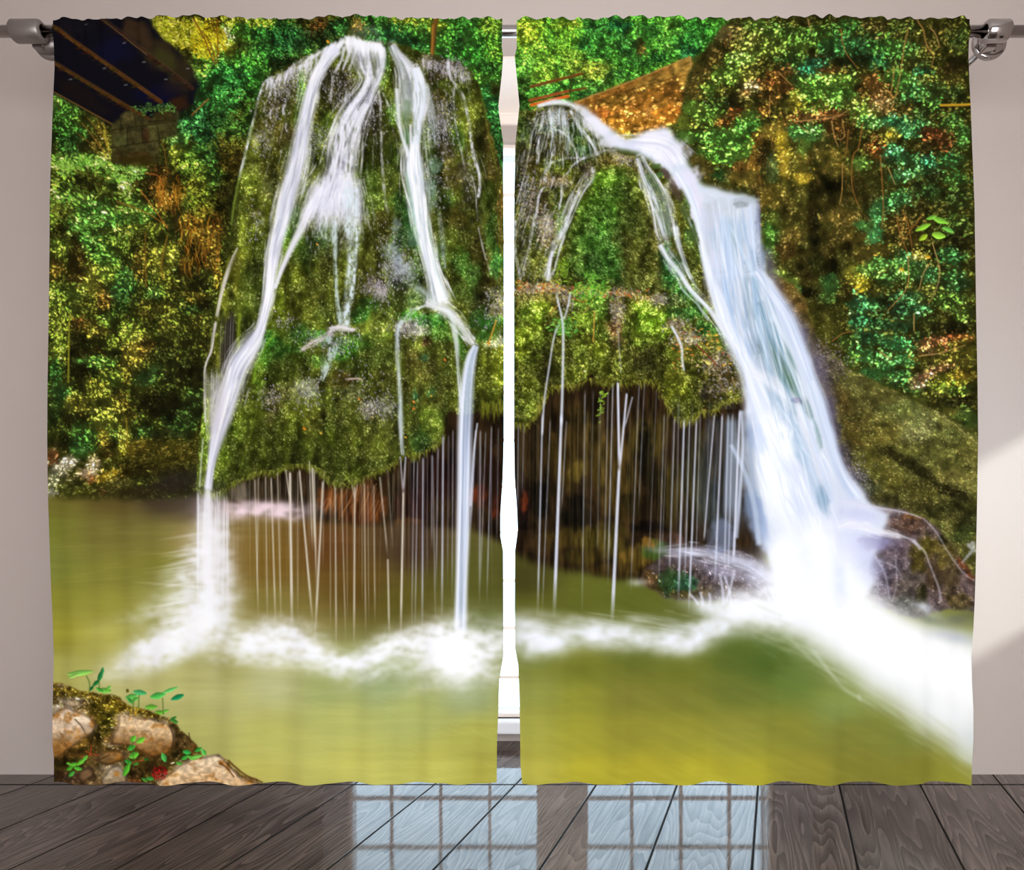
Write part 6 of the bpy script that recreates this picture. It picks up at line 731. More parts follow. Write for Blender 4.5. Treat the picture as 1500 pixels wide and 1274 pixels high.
    for i in range(120):
        t = rng.random(); x = 392 + 95 * t; y = 114 - 46 * t ** 1.1 + rng.uniform(-2, 6); l = rng.uniform(6, 26)
        pic.line([(x, y), (x - 0.12 * l, y + .5 * l), (x - 0.3 * l * (1 - t), y + l)], rng.uniform(1.2, 3.0), (236, 234, 246), rng.uniform(0.2, 0.7), 0.8, soft=1.2, fade=(0.1, 0.5))
    for i in range(90):
        t = rng.random(); x = 618 + 70 * t; y = 84 + 22 * t + rng.uniform(-2, 10); l = rng.uniform(5, 22)
        pic.line([(x, y), (x + .1 * l, y + l)], rng.uniform(1.0, 2.2), (222, 216, 230), rng.uniform(0.15, 0.55), 0.8, soft=1.1, fade=(0.1, 0.5))
    # lower skirt: veil that thins into threads
    pic.ribbon([(474, 268), (456, 306), (441, 338), (426, 364), (413, 392), (402, 424)], [16, 14, 10, 7, 5, 3], (242, 241, 251), 0.95, 306, 4, .02, 0.8, 0.3)
    pic.ribbon([(497, 258), (492, 285), (484, 312), (478, 350)], [24, 36, 44, 46], (236, 234, 248), 0.8, 297, 6, .02, 0.8, 0.5, col2=(190, 188, 214), fade=(0.05, 0.45), lace=0.2)
    pic.feather([(500, 255), (492, 290), (482, 320), (474, 352)], [24, 36, 44, 46], 130, (240, 240, 250), 296, 0.55, (0.2, 0.6), (1.2, 2.8), (12, 34), False)
    pic.ribbon([(470, 285), (466, 320), (462, 350)], [10, 9, 5], (226, 228, 240), 0.6, 299, 4, .03, 0.9, 0.7, fade=(0, 0.5), lace=0.4)
    pic.ribbon([(514, 270), (515, 315), (516, 350), (515, 390), (512, 425), (507, 455), (503, 482)], [14, 14, 12, 9, 9, 9, 11], (220, 234, 242), 0.92, 307, 5, .04, 0.6, 0.6, lace=0.55)
    pic.ribbon([(526, 260), (527, 300), (526, 350)], [6, 8, 6], (226, 228, 244), 0.6, 298, 4, .03, 0.9, 0.7, fade=(0, 0.5), lace=0.3)
    pic.ribbon([(490, 320), (490, 360), (491, 400), (494, 440), (499, 474)], [6, 4.5, 4, 4, 6], (212, 230, 232), 0.8, 308, 3, .06, 0.8, 0.7, lace=0.55)
    for i in range(240):
        x = 488 + rng.normal(0, 24); y = 318 + rng.normal(0, 22); pic.line([(x, y), (x - (490 - x) * 0.02, y + rng.uniform(5, 16))], 1.2, (226, 226, 240), rng.uniform(0.2, 0.6), 0.7, fade=(0.2, 0.5))
    # main left stream
    pic.ribbon([(497, 68), (484, 80), (472, 96), (462, 116), (454, 145), (448, 175), (442, 205), (436, 235), (428, 265), (419, 295), (411, 330), (403, 360), (397, 395), (394, 425), (389, 450), (381, 480), (366, 508), (350, 535), (340, 565), (330, 600), (318, 640), (309, 680), (304, 720)], [11, 11.5, 11, 11, 11.5, 12.5, 14.5, 16.5, 17, 16.5, 15, 13, 10.5, 9.5, 9, 9.5, 16.5, 18.5, 18.5, 18, 14, 8, 7], (247, 246, 254), 0.97, 320, 4, .010, 0.6, 0.22, col2=(206, 207, 232))
    pic.ribbon([(428, 240), (416, 290), (404, 345)], [5, 4, 3], (214, 222, 236), 0.55, 321, 3, .02, 0.9, 0.6)
    pic.ribbon([(456, 215), (452, 250), (444, 290)], [8, 7, 4], (210, 214, 232), 0.6, 322, 4, .03, 0.8, 0.9, lace=0.5)
    for p, w, a in [([(398, 114), (388, 120), (380, 140), (372, 172), (364, 205), (356, 240), (350, 262)], 4.6, 0.9), ([(402, 118), (396, 135), (390, 150), (384, 170)], 3.6, 0.7), ([(424, 112), (420, 126)], 5, 0.7), ([(414, 130), (412, 142)], 3, 0.7), ([(424, 132), (421, 148)], 4, 0.65), ([(400, 120), (404, 140), (402, 148)], 3, 0.6), ([(440, 120), (436, 140), (434, 152)], 2.4, 0.6), ([(420, 152), (415, 160), (416, 170)], 5, 0.75), ([(402, 156), (396, 165), (396, 176)], 3.6, 0.75), ([(391, 176), (390, 190)], 3.4, 0.6), ([(420, 178), (419, 186), (421, 196)], 4, 0.7), ([(455, 100), (446, 108), (440, 118)], 4, 0.6), ([(488, 110), (486, 128), (484, 148)], 4, 0.6), ([(508, 126), (507, 140), (505, 150)], 4.2, 0.7), ([(500, 88), (494, 98), (488, 108)], 5, 0.7), ([(520, 112), (521, 122)], 7, 0.5), ([(376, 196), (380, 204)], 6, 0.5),
                    ([(554, 132), (557, 150), (557, 175), (559, 200), (559, 225), (561, 250), (564, 290), (570, 318)], 4.6, 0.75), ([(560, 134), (568, 152), (572, 165)], 3.4, 0.6), ([(550, 140), (556, 155)], 6, 0.6), ([(585, 250), (586, 300)], 1.8, 0.4),
                    ([(656, 86), (658, 108), (668, 126), (678, 140), (684, 165), (688, 185), (691, 210), (694, 230), (701, 250), (703, 270), (700, 290)], 5, 0.85), ([(666, 126), (664, 150), (668, 185), (674, 212), (678, 232), (682, 256)], 3.6, 0.6), ([(648, 148), (648, 170)], 3, 0.5), ([(652, 180), (654, 196)], 3.6, 0.5), ([(690, 255), (696, 275), (698, 300), (700, 330)], 2.6, 0.5), ([(700, 330), (708, 365), (716, 392), (720, 405)], 3.0, 0.55), ([(643, 146), (640, 160)], 2.4, 0.4), ([(622, 200), (622, 222)], 2, 0.5)]:
        A = catmull(p, 5)
        pic.ribbon([tuple(q) for q in A[::2]], [w * 0.6] * len(A[::2]), (238, 238, 250), a, int(p[0][0] * 3 + p[0][1]), 3, .07, 0.8, 0.6, lace=0.3, brk=0.6)
    # right-centre stream
    pic.ribbon([(573, 64), (580, 78), (588, 90), (595, 105), (600, 122), (603, 142), (603, 160), (602, 178)], [7, 9, 12, 16, 21, 24, 24, 22], (243, 243, 252), 0.93, 330, 5, .015, 0.55, 0.42, col2=(196, 202, 220))
    pic.blobs([(592, 136, 5, 22, (140, 150, 136), 0.6), (604, 122, 2.5, 16, (130, 142, 122), 0.55), (596, 168, 8, 22, (110, 134, 96), 0.65), (595, 202, 6.5, 18, (64, 104, 54), 0.85)])
    pic.ribbon([(581, 128), (583, 165), (587, 192), (593, 213), (600, 232)], [4.5, 4.5, 4.5, 4, 6], (236, 242, 246), 0.9, 331, 3, .02, 0.9, 0.2)
    pic.ribbon([(608, 96), (615, 120), (616, 150), (612, 180), (609, 205), (607, 224), (606, 244), (610, 270), (614, 300), (618, 330), (624, 360), (631, 390), (638, 415), (648, 456)], [7, 10, 10, 9.5, 9, 12, 18, 17, 15, 13, 12, 11, 13, 20], (245, 247, 254), 0.96, 332, 4, .010, 0.55, 0.28, col2=(200, 212, 230))
    pic.ribbon([(601, 180), (602, 215), (604, 240)], [2.5, 3.4, 4], (243, 244, 252), 0.85, 333, 3, .02, 0.9, 0.2)
    pic.ribbon([(622, 120), (628, 150), (633, 180), (637, 215)], [7, 11, 10, 6], (210, 220, 230), 0.6, 334, 5, .02, 0.8, 0.8)
    pic.ribbon([(596, 250), (600, 290), (608, 330)], [4, 5, 4], (190, 226, 216), 0.5, 335, 3, .02, 0.9, 0.5)
    pic.ribbon([(628, 320), (632, 360), (640, 400), (654, 440)], [5, 5, 5, 7], (186, 214, 206), 0.5, 336, 3, .02, 0.9, 0.6)
    pic.ribbon([(644, 310), (648, 350), (652, 395)], [4, 5, 4], (186, 200, 200), 0.5, 337, 4, .03, 0.9, 0.9, lace=0.5)
    pic.ribbon([(604, 420), (616, 424), (628, 436), (634, 448)], [8, 10, 10, 8], (206, 224, 220), 0.6, 338, 4, .02, 1.0, 0.4)
    pic.blobs([(586, 392, 22, 14, (196, 200, 224), 0.5), (578, 372, 14, 14, (170, 190, 200), 0.4), (560, 430, 8, 10, (214, 200, 216), 0.5), (604, 350, 9, 12, (120, 160, 140), 0.35), (580, 330, 8, 10, (160, 180, 190), 0.4), (638, 245, 10, 10, (150, 186, 170), 0.4), (632, 290, 7, 20, (150, 190, 170), 0.35)], rag=0.6)
    S1 = [(497, 68), (484, 80), (472, 96), (462, 116), (454, 145), (448, 175), (442, 205), (436, 235), (428, 265), (419, 295), (411, 330), (403, 360), (397, 395), (394, 425), (389, 450), (381, 480), (366, 508), (350, 535), (340, 565), (330, 600), (318, 640)]
    W1_ = [10, 10, 10, 10, 11, 11, 13, 15, 15.5, 15, 13.5, 11.5, 9.5, 8.5, 8, 8.5, 15.5, 17.5, 17.5, 17, 13]
    pic.feather(S1, W1_, 130, seed=1); pic.feather(S1[:12], W1_[:12], 30, (150, 156, 170), 2, 0.5, (0.2, 0.45), (1.2, 3), (20, 60), False); pic.feather(S1, W1_, 60, (255, 255, 255), 3, 0.45, (0.3, 0.7), (2, 4), (30, 90), False)
    S2_ = [(545, 100), (545, 120), (531, 146), (519, 166), (509, 190), (503, 214), (500, 236), (497, 256), (492, 290), (487, 330)]; W2_ = [20, 15, 17, 20, 22, 24, 25, 27, 37, 43]
    pic.feather(S2_, W2_, 110, seed=4); pic.feather(S2_, W2_, 70, (250, 250, 255), 5, 0.5, (0.3, 0.7), (1.5, 3.4), (12, 40), False)
    S3_ = [(585, 86), (597, 110), (603, 142), (603, 170), (606, 200), (606, 240), (610, 270), (614, 300), (618, 330), (624, 360), (631, 390), (638, 415), (648, 452)]; W3_ = [10, 17, 22, 20, 14, 17, 17, 15, 13, 12, 11, 13, 19]
    pic.feather(S3_, W3_, 110, seed=6); pic.feather(S3_[4:], W3_[4:], 50, (255, 255, 255), 7, 0.45, (0.3, 0.7), (2, 4), (30, 80), False); pic.feather(S3_[:5], W3_[:5], 30, (120, 134, 112), 8, 0.5, (0.25, 0.5), (1.5, 3), (14, 34), False)
    S4_ = [(940, 240), (954, 268), (967, 298), (975, 330), (980, 352)]; pic.feather(S4_, [8, 12, 14, 14, 13], 60, (240, 242, 250), 9); pic.feather(S4_, [8, 12, 14, 14, 13], 30, (84, 110, 74), 10, 0.5, (0.4, 0.8), (1.5, 3.2), (10, 26), False)
    S5_ = [(970, 362), (994, 398), (1010, 424), (1036, 448), (1052, 470), (1064, 490)]; pic.feather(S5_, [8, 8, 9, 9, 8, 7], 40, (226, 234, 240), 11)
    S6_ = [(868, 250), (846, 282), (828, 326), (815, 360), (803, 410)]; pic.feather(S6_, [7, 6, 6, 6, 5], 40, (232, 236, 246), 12)
    # ledge: veil that fans out
    pic.ribbon([(640, 448), (622, 448), (606, 452), (597, 460), (591, 472)], [5, 3.5, 2.6, 2.6, 3], (238, 242, 244), 0.7, 339, 3, .04, 0.9, 0.5, brk=0.35)
    pic.ribbon([(622, 440), (640, 450), (656, 455), (668, 466), (678, 482), (687, 496), (695, 506)], [6, 9, 9, 9, 8, 7, 6], (245, 246, 251), 0.94, 340, 4, .03, 0.9, 0.25)
    pic.feather([(640, 449), (656, 455), (668, 466), (680, 486), (692, 502)], [8, 9, 9, 8, 7], 36, seed=341, ln=(8, 26))
    pic.feather([(648, 448), (630, 450), (612, 458), (600, 474)], [5, 5, 6, 6], 26, (226, 236, 232), 342, a=(0.2, 0.5), ln=(8, 20))
    pic.ribbon([(655, 455), (664, 478), (669, 505), (671, 535), (673, 565), (676, 600)], [5, 6, 5, 4, 4, 3], (226, 236, 236), 0.75, 341, 3, .03, 0.8, 0.5)
    pic.ribbon([(590, 466), (583, 482), (582, 500), (583, 530), (585, 565), (586, 600), (588, 640), (590, 668)], [6, 6, 5, 4.5, 4.5, 5, 4.5, 4], (214, 226, 232), 0.8, 342, 3, .03, 0.8, 0.55)
    pic.ribbon([(480, 482), (498, 479), (512, 482), (522, 483)], [5, 6, 5, 3], (240, 232, 240), 0.9, 343, 3, .05, 0.9, 0.4)
    pic.ribbon([(488, 484), (470, 496), (454, 506), (440, 514)], [6, 5, 5, 4], (226, 206, 212), 0.85, 344, 3, .06, 0.8, 0.6, lace=0.3)
    pic.ribbon([(488, 488), (484, 510), (478, 535), (470, 560)], [12, 12, 9, 4], (216, 234, 236), 0.75, 345, 5, .05, 0.6, 0.9, lace=0.75)
    # thin strands by the left edge
    pic.ribbon([(350, 362), (340, 385), (330, 412), (322, 440), (317, 465)], [2, 3.5, 4, 4, 3], (238, 230, 222), 0.85, 346, 3, .03, 0.8, 0.6)
    pic.ribbon([(316, 470), (312, 490), (309, 512), (302, 530), (299, 546), (299, 580), (300, 620)], [3, 3, 2.5, 2, 1.8, 1.8, 1.8], (240, 232, 232), 0.85, 347, 3, .03, 0.8, 0.4)
    for i in range(13):
        x = 300 + i * 2.6; pic.line([(x + 2, 538 + (i % 3) * 5), (x + 1, 600), (x + 3 - i * 0.2, 660)], 1.8, (226, 220, 228), rng.uniform(0.25, 0.8), 1.6, fade=(0.1, 0.3))
    pic.ribbon([(318, 530), (316, 590), (314, 640)], [11, 12, 9], (206, 204, 218), 0.5, 348, 5, .006, 0.9, 0.7, fade=(0.45, 0.1))
    pic.ribbon([(297, 640), (294, 680), (292, 715)], [2, 2, 2], (226, 236, 206), 0.6, 349, 3, .02, 0.9, 0.3)

def paint_threads(pic):
    """the curtain of drips under both overhangs"""
    rng = np.random.default_rng(401)
    # column under the left stream
    pic.ribbon([(304, 690), (304, 780), (305, 850), (306, 920)], [6, 8, 10, 13], (242, 242, 250), 0.85, 402, 3, .004, 0.9, 0.3, fade=(0.15, 0))
    pic.ribbon([(290, 700), (291, 800), (294, 880)], [4, 5, 6], (226, 222, 226), 0.38, 403, 4, .004, 0.9, 0.5, fade=(0.3, 0))
    pic.ribbon([(322, 700), (322, 790), (320, 880)], [12, 13, 12], (222, 220, 226), 0.30, 404, 5, .004, 0.9, 0.6, fade=(0.3, 0))
    for i in range(150):
        x = rng.uniform(288, 336); pic.line([(x, rng.uniform(712, 750)), (x + rng.normal(0, 2), rng.uniform(800, 920))], 1.2, (236, 234, 240), rng.uniform(0.1, 0.4), 1.6, fade=(0.05, 0.3))
    L = [(10, 300, 30, 1080, 2), (30, 290, 22, 900, 1.4), (70, 280, 80, 1100, 1.8), (100, 290, 125, 1120, 2.4), (135, 260, 155, 1100, 1.8), (180, 250, 205, 430, 2.4), (205, 260, 215, 1130, 4.5), (250, 260, 250, 1080, 1.4), (260, 250, 335, 1110, 3.0), (315, 200, 330, 700, 2), (340, 250, 352, 900, 2.0), (330, 240, 345, 720, 3), (385, 310, 345, 1180, 3.0), (425, 400, 425, 1150, 1.2), (452, 340, 457, 1250, 2.4), (487, 350, 510, 1200, 1.6), (560, 340, 555, 1230, 2.8), (545, 340, 560, 420, 1.5), (575, 330, 560, 420, 1.5), (615, 320, 622, 1170, 2.0), (635, 330, 640, 1100, 1.2), (668, 330, 675, 1100, 1.8), (700, 290, 742, 740, 2.0), (742, 740, 750, 1160, 2.6), (740, 250, 770, 700, 1.0), (810, 180, 826, 390, 2.2), (840, 180, 826, 390, 2.6), (827, 370, 812, 1180, 3.4), (885, 190, 872, 1150, 1.6), (905, 200, 890, 1140, 1.8), (935, 180, 930, 1150, 2.6), (985, 170, 985, 700, 1.6), (990, 170, 1005, 1100, 1.4), (1020, 130, 1008, 900, 1.6), (1047, 60, 1040, 1080, 2.8), (1100, 30, 1095, 1000, 1.6), (1225, 30, 1195, 600, 2.4), (1250, 30, 1245, 1000, 2.0), (1280, 40, 1250, 900, 1.4), (1312, 10, 1285, 1000, 1.8), (1350, 20, 1340, 700, 1.0), (390, 250, 385, 800, 1.0), (515, 350, 520, 1100, 1.0), (600, 330, 602, 1000, 1.0), (960, 170, 958, 900, 1.0), (1075, 60, 1070, 900, 1.0)]
    for x0, y0, x1, y1, w in L:
        p, q = (370 + x0 / 3.7475, 620 + y0 / 3.7475), (370 + x1 / 3.7475, 620 + y1 / 3.7475)
        bl = q[0] > 590
        c = (206, 208, 226) if bl else (224, 216, 200)
        pic.line([p, q], w * 0.8, c, min(0.9, 0.38 + 0.15 * w), w * 0.95, soft=1.0, fade=(0.02, 0.25))
    for i in range(120):
        x = rng.uniform(338, 735); y0 = 690 - 60 * sm(560, 650, np.float32(x)); y1 = rng.uniform(800, 920)
        pic.line([(x, y0 + rng.uniform(0, 14)), (x + rng.normal(0, 3), y1)], 1.0, (196, 186, 150) if x < 600 else (150, 146, 160), rng.uniform(0.06, 0.28), 1.0, fade=(0.04, 0.5))
    R = [(110, 0, 105, 500, 1.6), (140, 0, 130, 400, 1.2), (242, -60, 215, 1060, 3.0), (285, -30, 240, 1050, 1.6), (347, -60, 305, 1060, 5.5), (375, -20, 345, 500, 1.6), (475, -60, 460, 1050, 1.6), (600, -60, 580, 850, 1.4), (625, -100, 600, 900, 2.2), (655, -100, 662, 270, 4.4), (662, 240, 622, 1100, 5.5), (700, -40, 661, 285, 4.0), (738, -150, 690, 30, 2.6), (770, -100, 725, 950, 1.6), (800, -100, 770, 500, 1.2), (865, -60, 830, 700, 1.0), (912, -60, 880, 900, 1.6), (930, -60, 900, 700, 1.0), (967, -40, 940, 800, 2.2), (1018, -30, 985, 1000, 3.4), (1048, -30, 1020, 900, 2.4), (1088, -30, 1042, 1050, 3.4), (1190, -60, 1130, 650, 2.6), (1230, -60, 1190, 900, 3.2), (1262, -60, 1240, 850, 2.4), (1285, -60, 1262, 800, 2.2), (1325, -80, 1290, 760, 4.0), (1110, -50, 1085, 700, 1.4), (560, -60, 545, 700, 1.0), (520, -60, 505, 600, 1.0)]
    for x0, y0, x1, y1, w in R:
        if 370 < x0 < 880 and -110 < y0 < -20: x0, y0 = x0 + (x0 - x1) * 0.12, y0 - 130
        p, q = (730 + x0 / 3.7475, 620 + y0 / 3.7475), (730 + x1 / 3.7475, 620 + y1 / 3.7475)
        pic.line([p, q], w * 0.75, (212, 216, 234), min(0.9, 0.36 + 0.13 * w), w * 0.9, soft=1.0, fade=(0.03, 0.2 if y1 > 800 or y1 < 600 else 0.05))
    for i in range(90):
        x = rng.uniform(758, 1080); pic.line([(x, rng.uniform(570, 620)), (x - rng.uniform(0, 8), rng.uniform(740, 890))], 1.0, (150, 140, 100) if x < 980 else (170, 176, 200), rng.uniform(0.06, 0.26), 1.0, fade=(0.04, 0.5))
    for p, w, a, w2 in [([(814, 426), (818, 445), (823, 466), (825, 490), (824, 560), (822, 625)], 3.2, 0.8, 4.2), ([(836, 426), (832, 448), (826, 468)], 2.6, 0.7, 3), ([(822, 470), (812, 492), (804, 540), (797, 590), (794, 640)], 2.4, 0.7, 3), ([(982, 474), (992, 494), (998, 510), (999, 530), (1002, 545)], 4.0, 0.85, 2.4), ([(904, 480), (908, 530), (909, 548)], 1.6, 0.5, 1.2)]:
        pic.line(p, w, (220, 226, 240), a, w2, soft=1.1, fade=(0.08, 0.04))
    # the thick fall beside the gap
    pic.ribbon([(698, 504), (691, 522), (686, 550), (683, 590), (681, 640), (680, 700), (678, 780), (676, 850), (674, 930)], [5, 9, 11, 13, 13, 13, 12, 11, 12], (236, 240, 251), 0.97, 410, 4, .005, 0.6, 0.25, col2=(184, 198, 226))
    pic.line([(699, 620), (694, 660), (689, 740)], 2.4, (214, 220, 236), 0.7, 3)

def paint_foam(pic):
    def puff(lst, col=(250, 251, 255), rag=0.95, blur=1.7):
        L = Soft()
        for q in lst:
            L.puff(q[0], q[1], q[2] * 1.15, q[3] * 1.5, col, min(0.98, (q[5] if len(q) > 5 else 0.6) * 1.12), q[4] if len(q) > 4 else 0.0, rag)
        L.put(pic, blur)
    # pale shelf behind the left drips
    puff([(385, 746, 50, 7, 0, 0.9), (420, 752, 26, 7, 0, 0.7), (350, 748, 18, 8, 0, 0.7), (400, 738, 34, 4, 0, 0.4)], (238, 214, 220))
    puff([(318, 780, 22, 16, 0, 0.5), (326, 820, 16, 20, 0, 0.45), (322, 850, 20, 20, 0, 0.5), (338, 875, 16, 20, 0, 0.35), (300, 770, 10, 40, 0, 0.35), (310, 860, 16, 60, 0, 0.6), (295, 830, 18, 40, 0, 0.4), (330, 860, 14, 40, 0, 0.35)], (246, 244, 248))
    # left spreading foam
    rng = np.random.default_rng(501)
    puff([(250, 940, 56, 16, -22, 0.95), (280, 915, 40, 18, -22, 0.95), (300, 890, 24, 24, 0, 0.8), (225, 950, 34, 12, -20, 0.8), (300, 915, 30, 14, 0, 0.8), (190, 970, 40, 9, -22, 0.35), (240, 965, 60, 9, -20, 0.5), (230, 895, 50, 9, -14, 0.35), (270, 845, 26, 12, -10, 0.5), (290, 810, 18, 16, 0, 0.5), (265, 870, 30, 7, -8, 0.5)])
    for i in range(110):
        a = math.radians(rng.uniform(150, 196)); r0 = rng.uniform(6, 40); r1 = r0 + rng.uniform(20, 80); cy = rng.uniform(800, 915)
        pic.line([(308 + r0 * math.cos(a), cy - r0 * math.sin(a) * -0.35), (308 + r1 * math.cos(a), cy + 0.22 * r1 * abs(math.sin(a)) + 0.08 * r1)], 2.0, (248, 247, 250), rng.uniform(0.1, 0.38), 0.8, soft=1.5, fade=(0.1, 0.6))
    for x0, y0, x1, y1, a in [(300, 860, 190, 852, 0.5), (300, 780, 225, 792, 0.4), (305, 790, 250, 805, 0.35), (310, 905, 180, 975, 0.5)]:
        pic.line([(x0, y0), (x1, y1)], 3, (250, 248, 246), a, 1.0, soft=2, fade=(0, 0.6))
    # foam under the left overhang
    puff([(360, 935, 30, 9, -6, 0.6), (385, 940, 36, 14, 0, 0.85), (415, 938, 36, 16, 6, 0.9), (445, 945, 30, 14, 12, 0.8), (470, 962, 30, 9, 16, 0.75), (500, 970, 28, 9, 8, 0.8), (520, 975, 26, 9, -16, 0.7), (545, 962, 30, 10, -20, 0.75), (575, 945, 34, 12, -14, 0.8), (610, 945, 40, 14, -6, 0.75), (650, 945, 44, 24, 0, 0.9), (668, 955, 28, 28, 0, 0.97), (680, 965, 24, 20, 0, 0.9), (710, 950, 30, 20, 0, 0.6), (730, 935, 16, 16, 0, 0.4), (715, 985, 26, 12, 20, 0.35), (630, 975, 40, 10, -14, 0.4), (560, 985, 44, 7, -22, 0.4), (400, 965, 50, 9, 0, 0.5), (350, 955, 40, 8, -8, 0.3), (480, 985, 40, 6, 10, 0.3), (640, 1000, 60, 8, -14, 0.22), (330, 920, 16, 20, 0, 0.4), (430, 915, 24, 9, 10, 0.35), (390, 915, 20, 9, 0, 0.3), (640, 920, 26, 9, -8, 0.3)])
    for i in range(170):
        cx, cy = [(668, 955), (410, 942), (560, 950), (690, 940)][rng.integers(0, 4)]
        a = rng.uniform(0, 2 * math.pi); r0 = rng.uniform(8, 30); r1 = r0 + rng.uniform(8, 45)
        pic.line([(cx + 1.4 * r0 * math.cos(a), cy + 0.5 * r0 * math.sin(a)), (cx + 1.4 * r1 * math.cos(a), cy + 0.55 * r1 * math.sin(a))], 2.0, (246, 248, 252), rng.uniform(0.04, 0.13), 1.6, soft=2.6, fade=(0.3, 0.6))
    puff([(668, 958, 22, 20, 0, 0.95), (672, 965, 16, 16, 0, 0.9), (250, 940, 34, 10, -22, 0.8), (290, 912, 24, 12, -15, 0.8), (405, 940, 30, 7, 0, 0.6), (385, 938, 16, 6, 0, 0.6)], (254, 254, 255), rag=0.3, blur=3)
    # foam in the middle, right panel
    puff([(775, 930, 26, 16, 0, 0.75), (800, 935, 34, 12, 8, 0.85), (800, 945, 24, 9, 10, 0.8), (765, 910, 20, 8, 10, 0.4), (850, 925, 40, 9, 0, 0.65), (880, 930, 34, 12, 6, 0.85), (915, 925, 34, 10, 4, 0.65), (945, 938, 26, 8, 10, 0.6), (985, 938, 30, 12, 6, 0.85), (1000, 946, 24, 7, 0, 0.8), (1030, 928, 30, 12, -20, 0.8), (1055, 915, 24, 12, -24, 0.7), (1060, 895, 36, 9, 4, 0.7), (1035, 885, 30, 6, 6, 0.6), (1080, 905, 26, 14, 0, 0.55), (1100, 890, 34, 12, 10, 0.7), (840, 905, 60, 5, 8, 0.25), (935, 905, 16, 4, 0, 0.3), (936, 853, 12, 3, 0, 0.6), (1020, 918, 60, 6, 8, 0.3), (900, 945, 60, 7, 4, 0.25), (775, 955, 20, 9, 0, 0.3)], (240, 243, 252), rag=0.6, blur=2.4)
    for i in range(70):
        x = rng.uniform(770, 1050); y = 900 + rng.uniform(-8, 40); l = rng.uniform(18, 60)
        pic.line([(x, y), (x + l, y + l * 0.14)], 1.8, (232, 238, 244), rng.uniform(0.06, 0.22), 0.8, soft=1.5, fade=(0.3, 0.3))
    # the great apron of white water, right
    pic.fill([(1120, 800), (1200, 760), (1262, 850), (1290, 885), (1340, 903), (1400, 925), (1445, 938), (1445, 1118), (1410, 1098), (1370, 1070), (1320, 1040), (1275, 1010), (1235, 975), (1195, 945), (1150, 920), (1090, 905), (1060, 885), (1130, 870)], (250, 251, 255), 14, 8, 40, 0.95, 502)
    pic.fill([(1180, 880), (1260, 870), (1340, 925), (1445, 975), (1445, 1040), (1380, 1015), (1300, 985), (1230, 945)], (255, 255, 255), 10, 0, 20, 0.9)
    pic.fill([(1150, 915), (1230, 965), (1300, 1020), (1370, 1062), (1445, 1122), (1445, 1100), (1380, 1050), (1300, 1000), (1220, 950)], (222, 228, 228), 14, 8, 30, 0.5, 503)
    puff([(1100, 885, 40, 14, 12, 0.6), (1150, 880, 40, 30, 20, 0.7), (1200, 860, 36, 50, 0, 0.7), (1270, 885, 30, 14, 20, 0.6)], (244, 246, 252))
    sh = Soft()
    for q in [(1400, 932, 34, 9, (180, 186, 210), 0.6, 10), (1365, 908, 34, 6, (130, 138, 124), 0.7, 14), (1405, 908, 30, 8, (112, 116, 96), 0.75, 8), (1425, 900, 20, 8, (90, 92, 70), 0.7, 8), (1425, 1080, 22, 20, (206, 214, 216), 0.5, 35), (1230, 850, 12, 40, (190, 206, 236), 0.35, -10), (1175, 800, 16, 50, (214, 224, 244), 0.4, -15)]: sh.puff(*q, rag=0.5)
    sh.put(pic, 2.5)
    for i in range(230):
        t = rng.random(); x = 1090 + 330 * t; y = 905 + 0.60 * (x - 1090) + rng.normal(4, 12); l = rng.uniform(24, 80); s = 0.30 + 0.34 * t
        pic.line([(x, y), (x + l, y + l * (s + rng.normal(0.12, 0.05)))], 2.4, [(236, 242, 240), (206, 214, 190), (150, 160, 90)][rng.integers(0, 3)], rng.uniform(0.04, 0.15), 2.2, soft=3.0, fade=(0.3, 0.4))
    for p, a in [([(1185, 945), (1215, 985), (1240, 1010), (1258, 1022)], 0.4), ([(1150, 930), (1200, 975), (1245, 1000)], 0.22), ([(1258, 1018), (1262, 1028)], 0.4)]:
        pic.line(p, 4, (228, 234, 226), a, 2, soft=3, fade=(0.2, 0.4))
    puff([(1355, 888, 14, 5, 20, 0.6), (1362, 895, 16, 4, 25, 0.6)], (206, 210, 216))

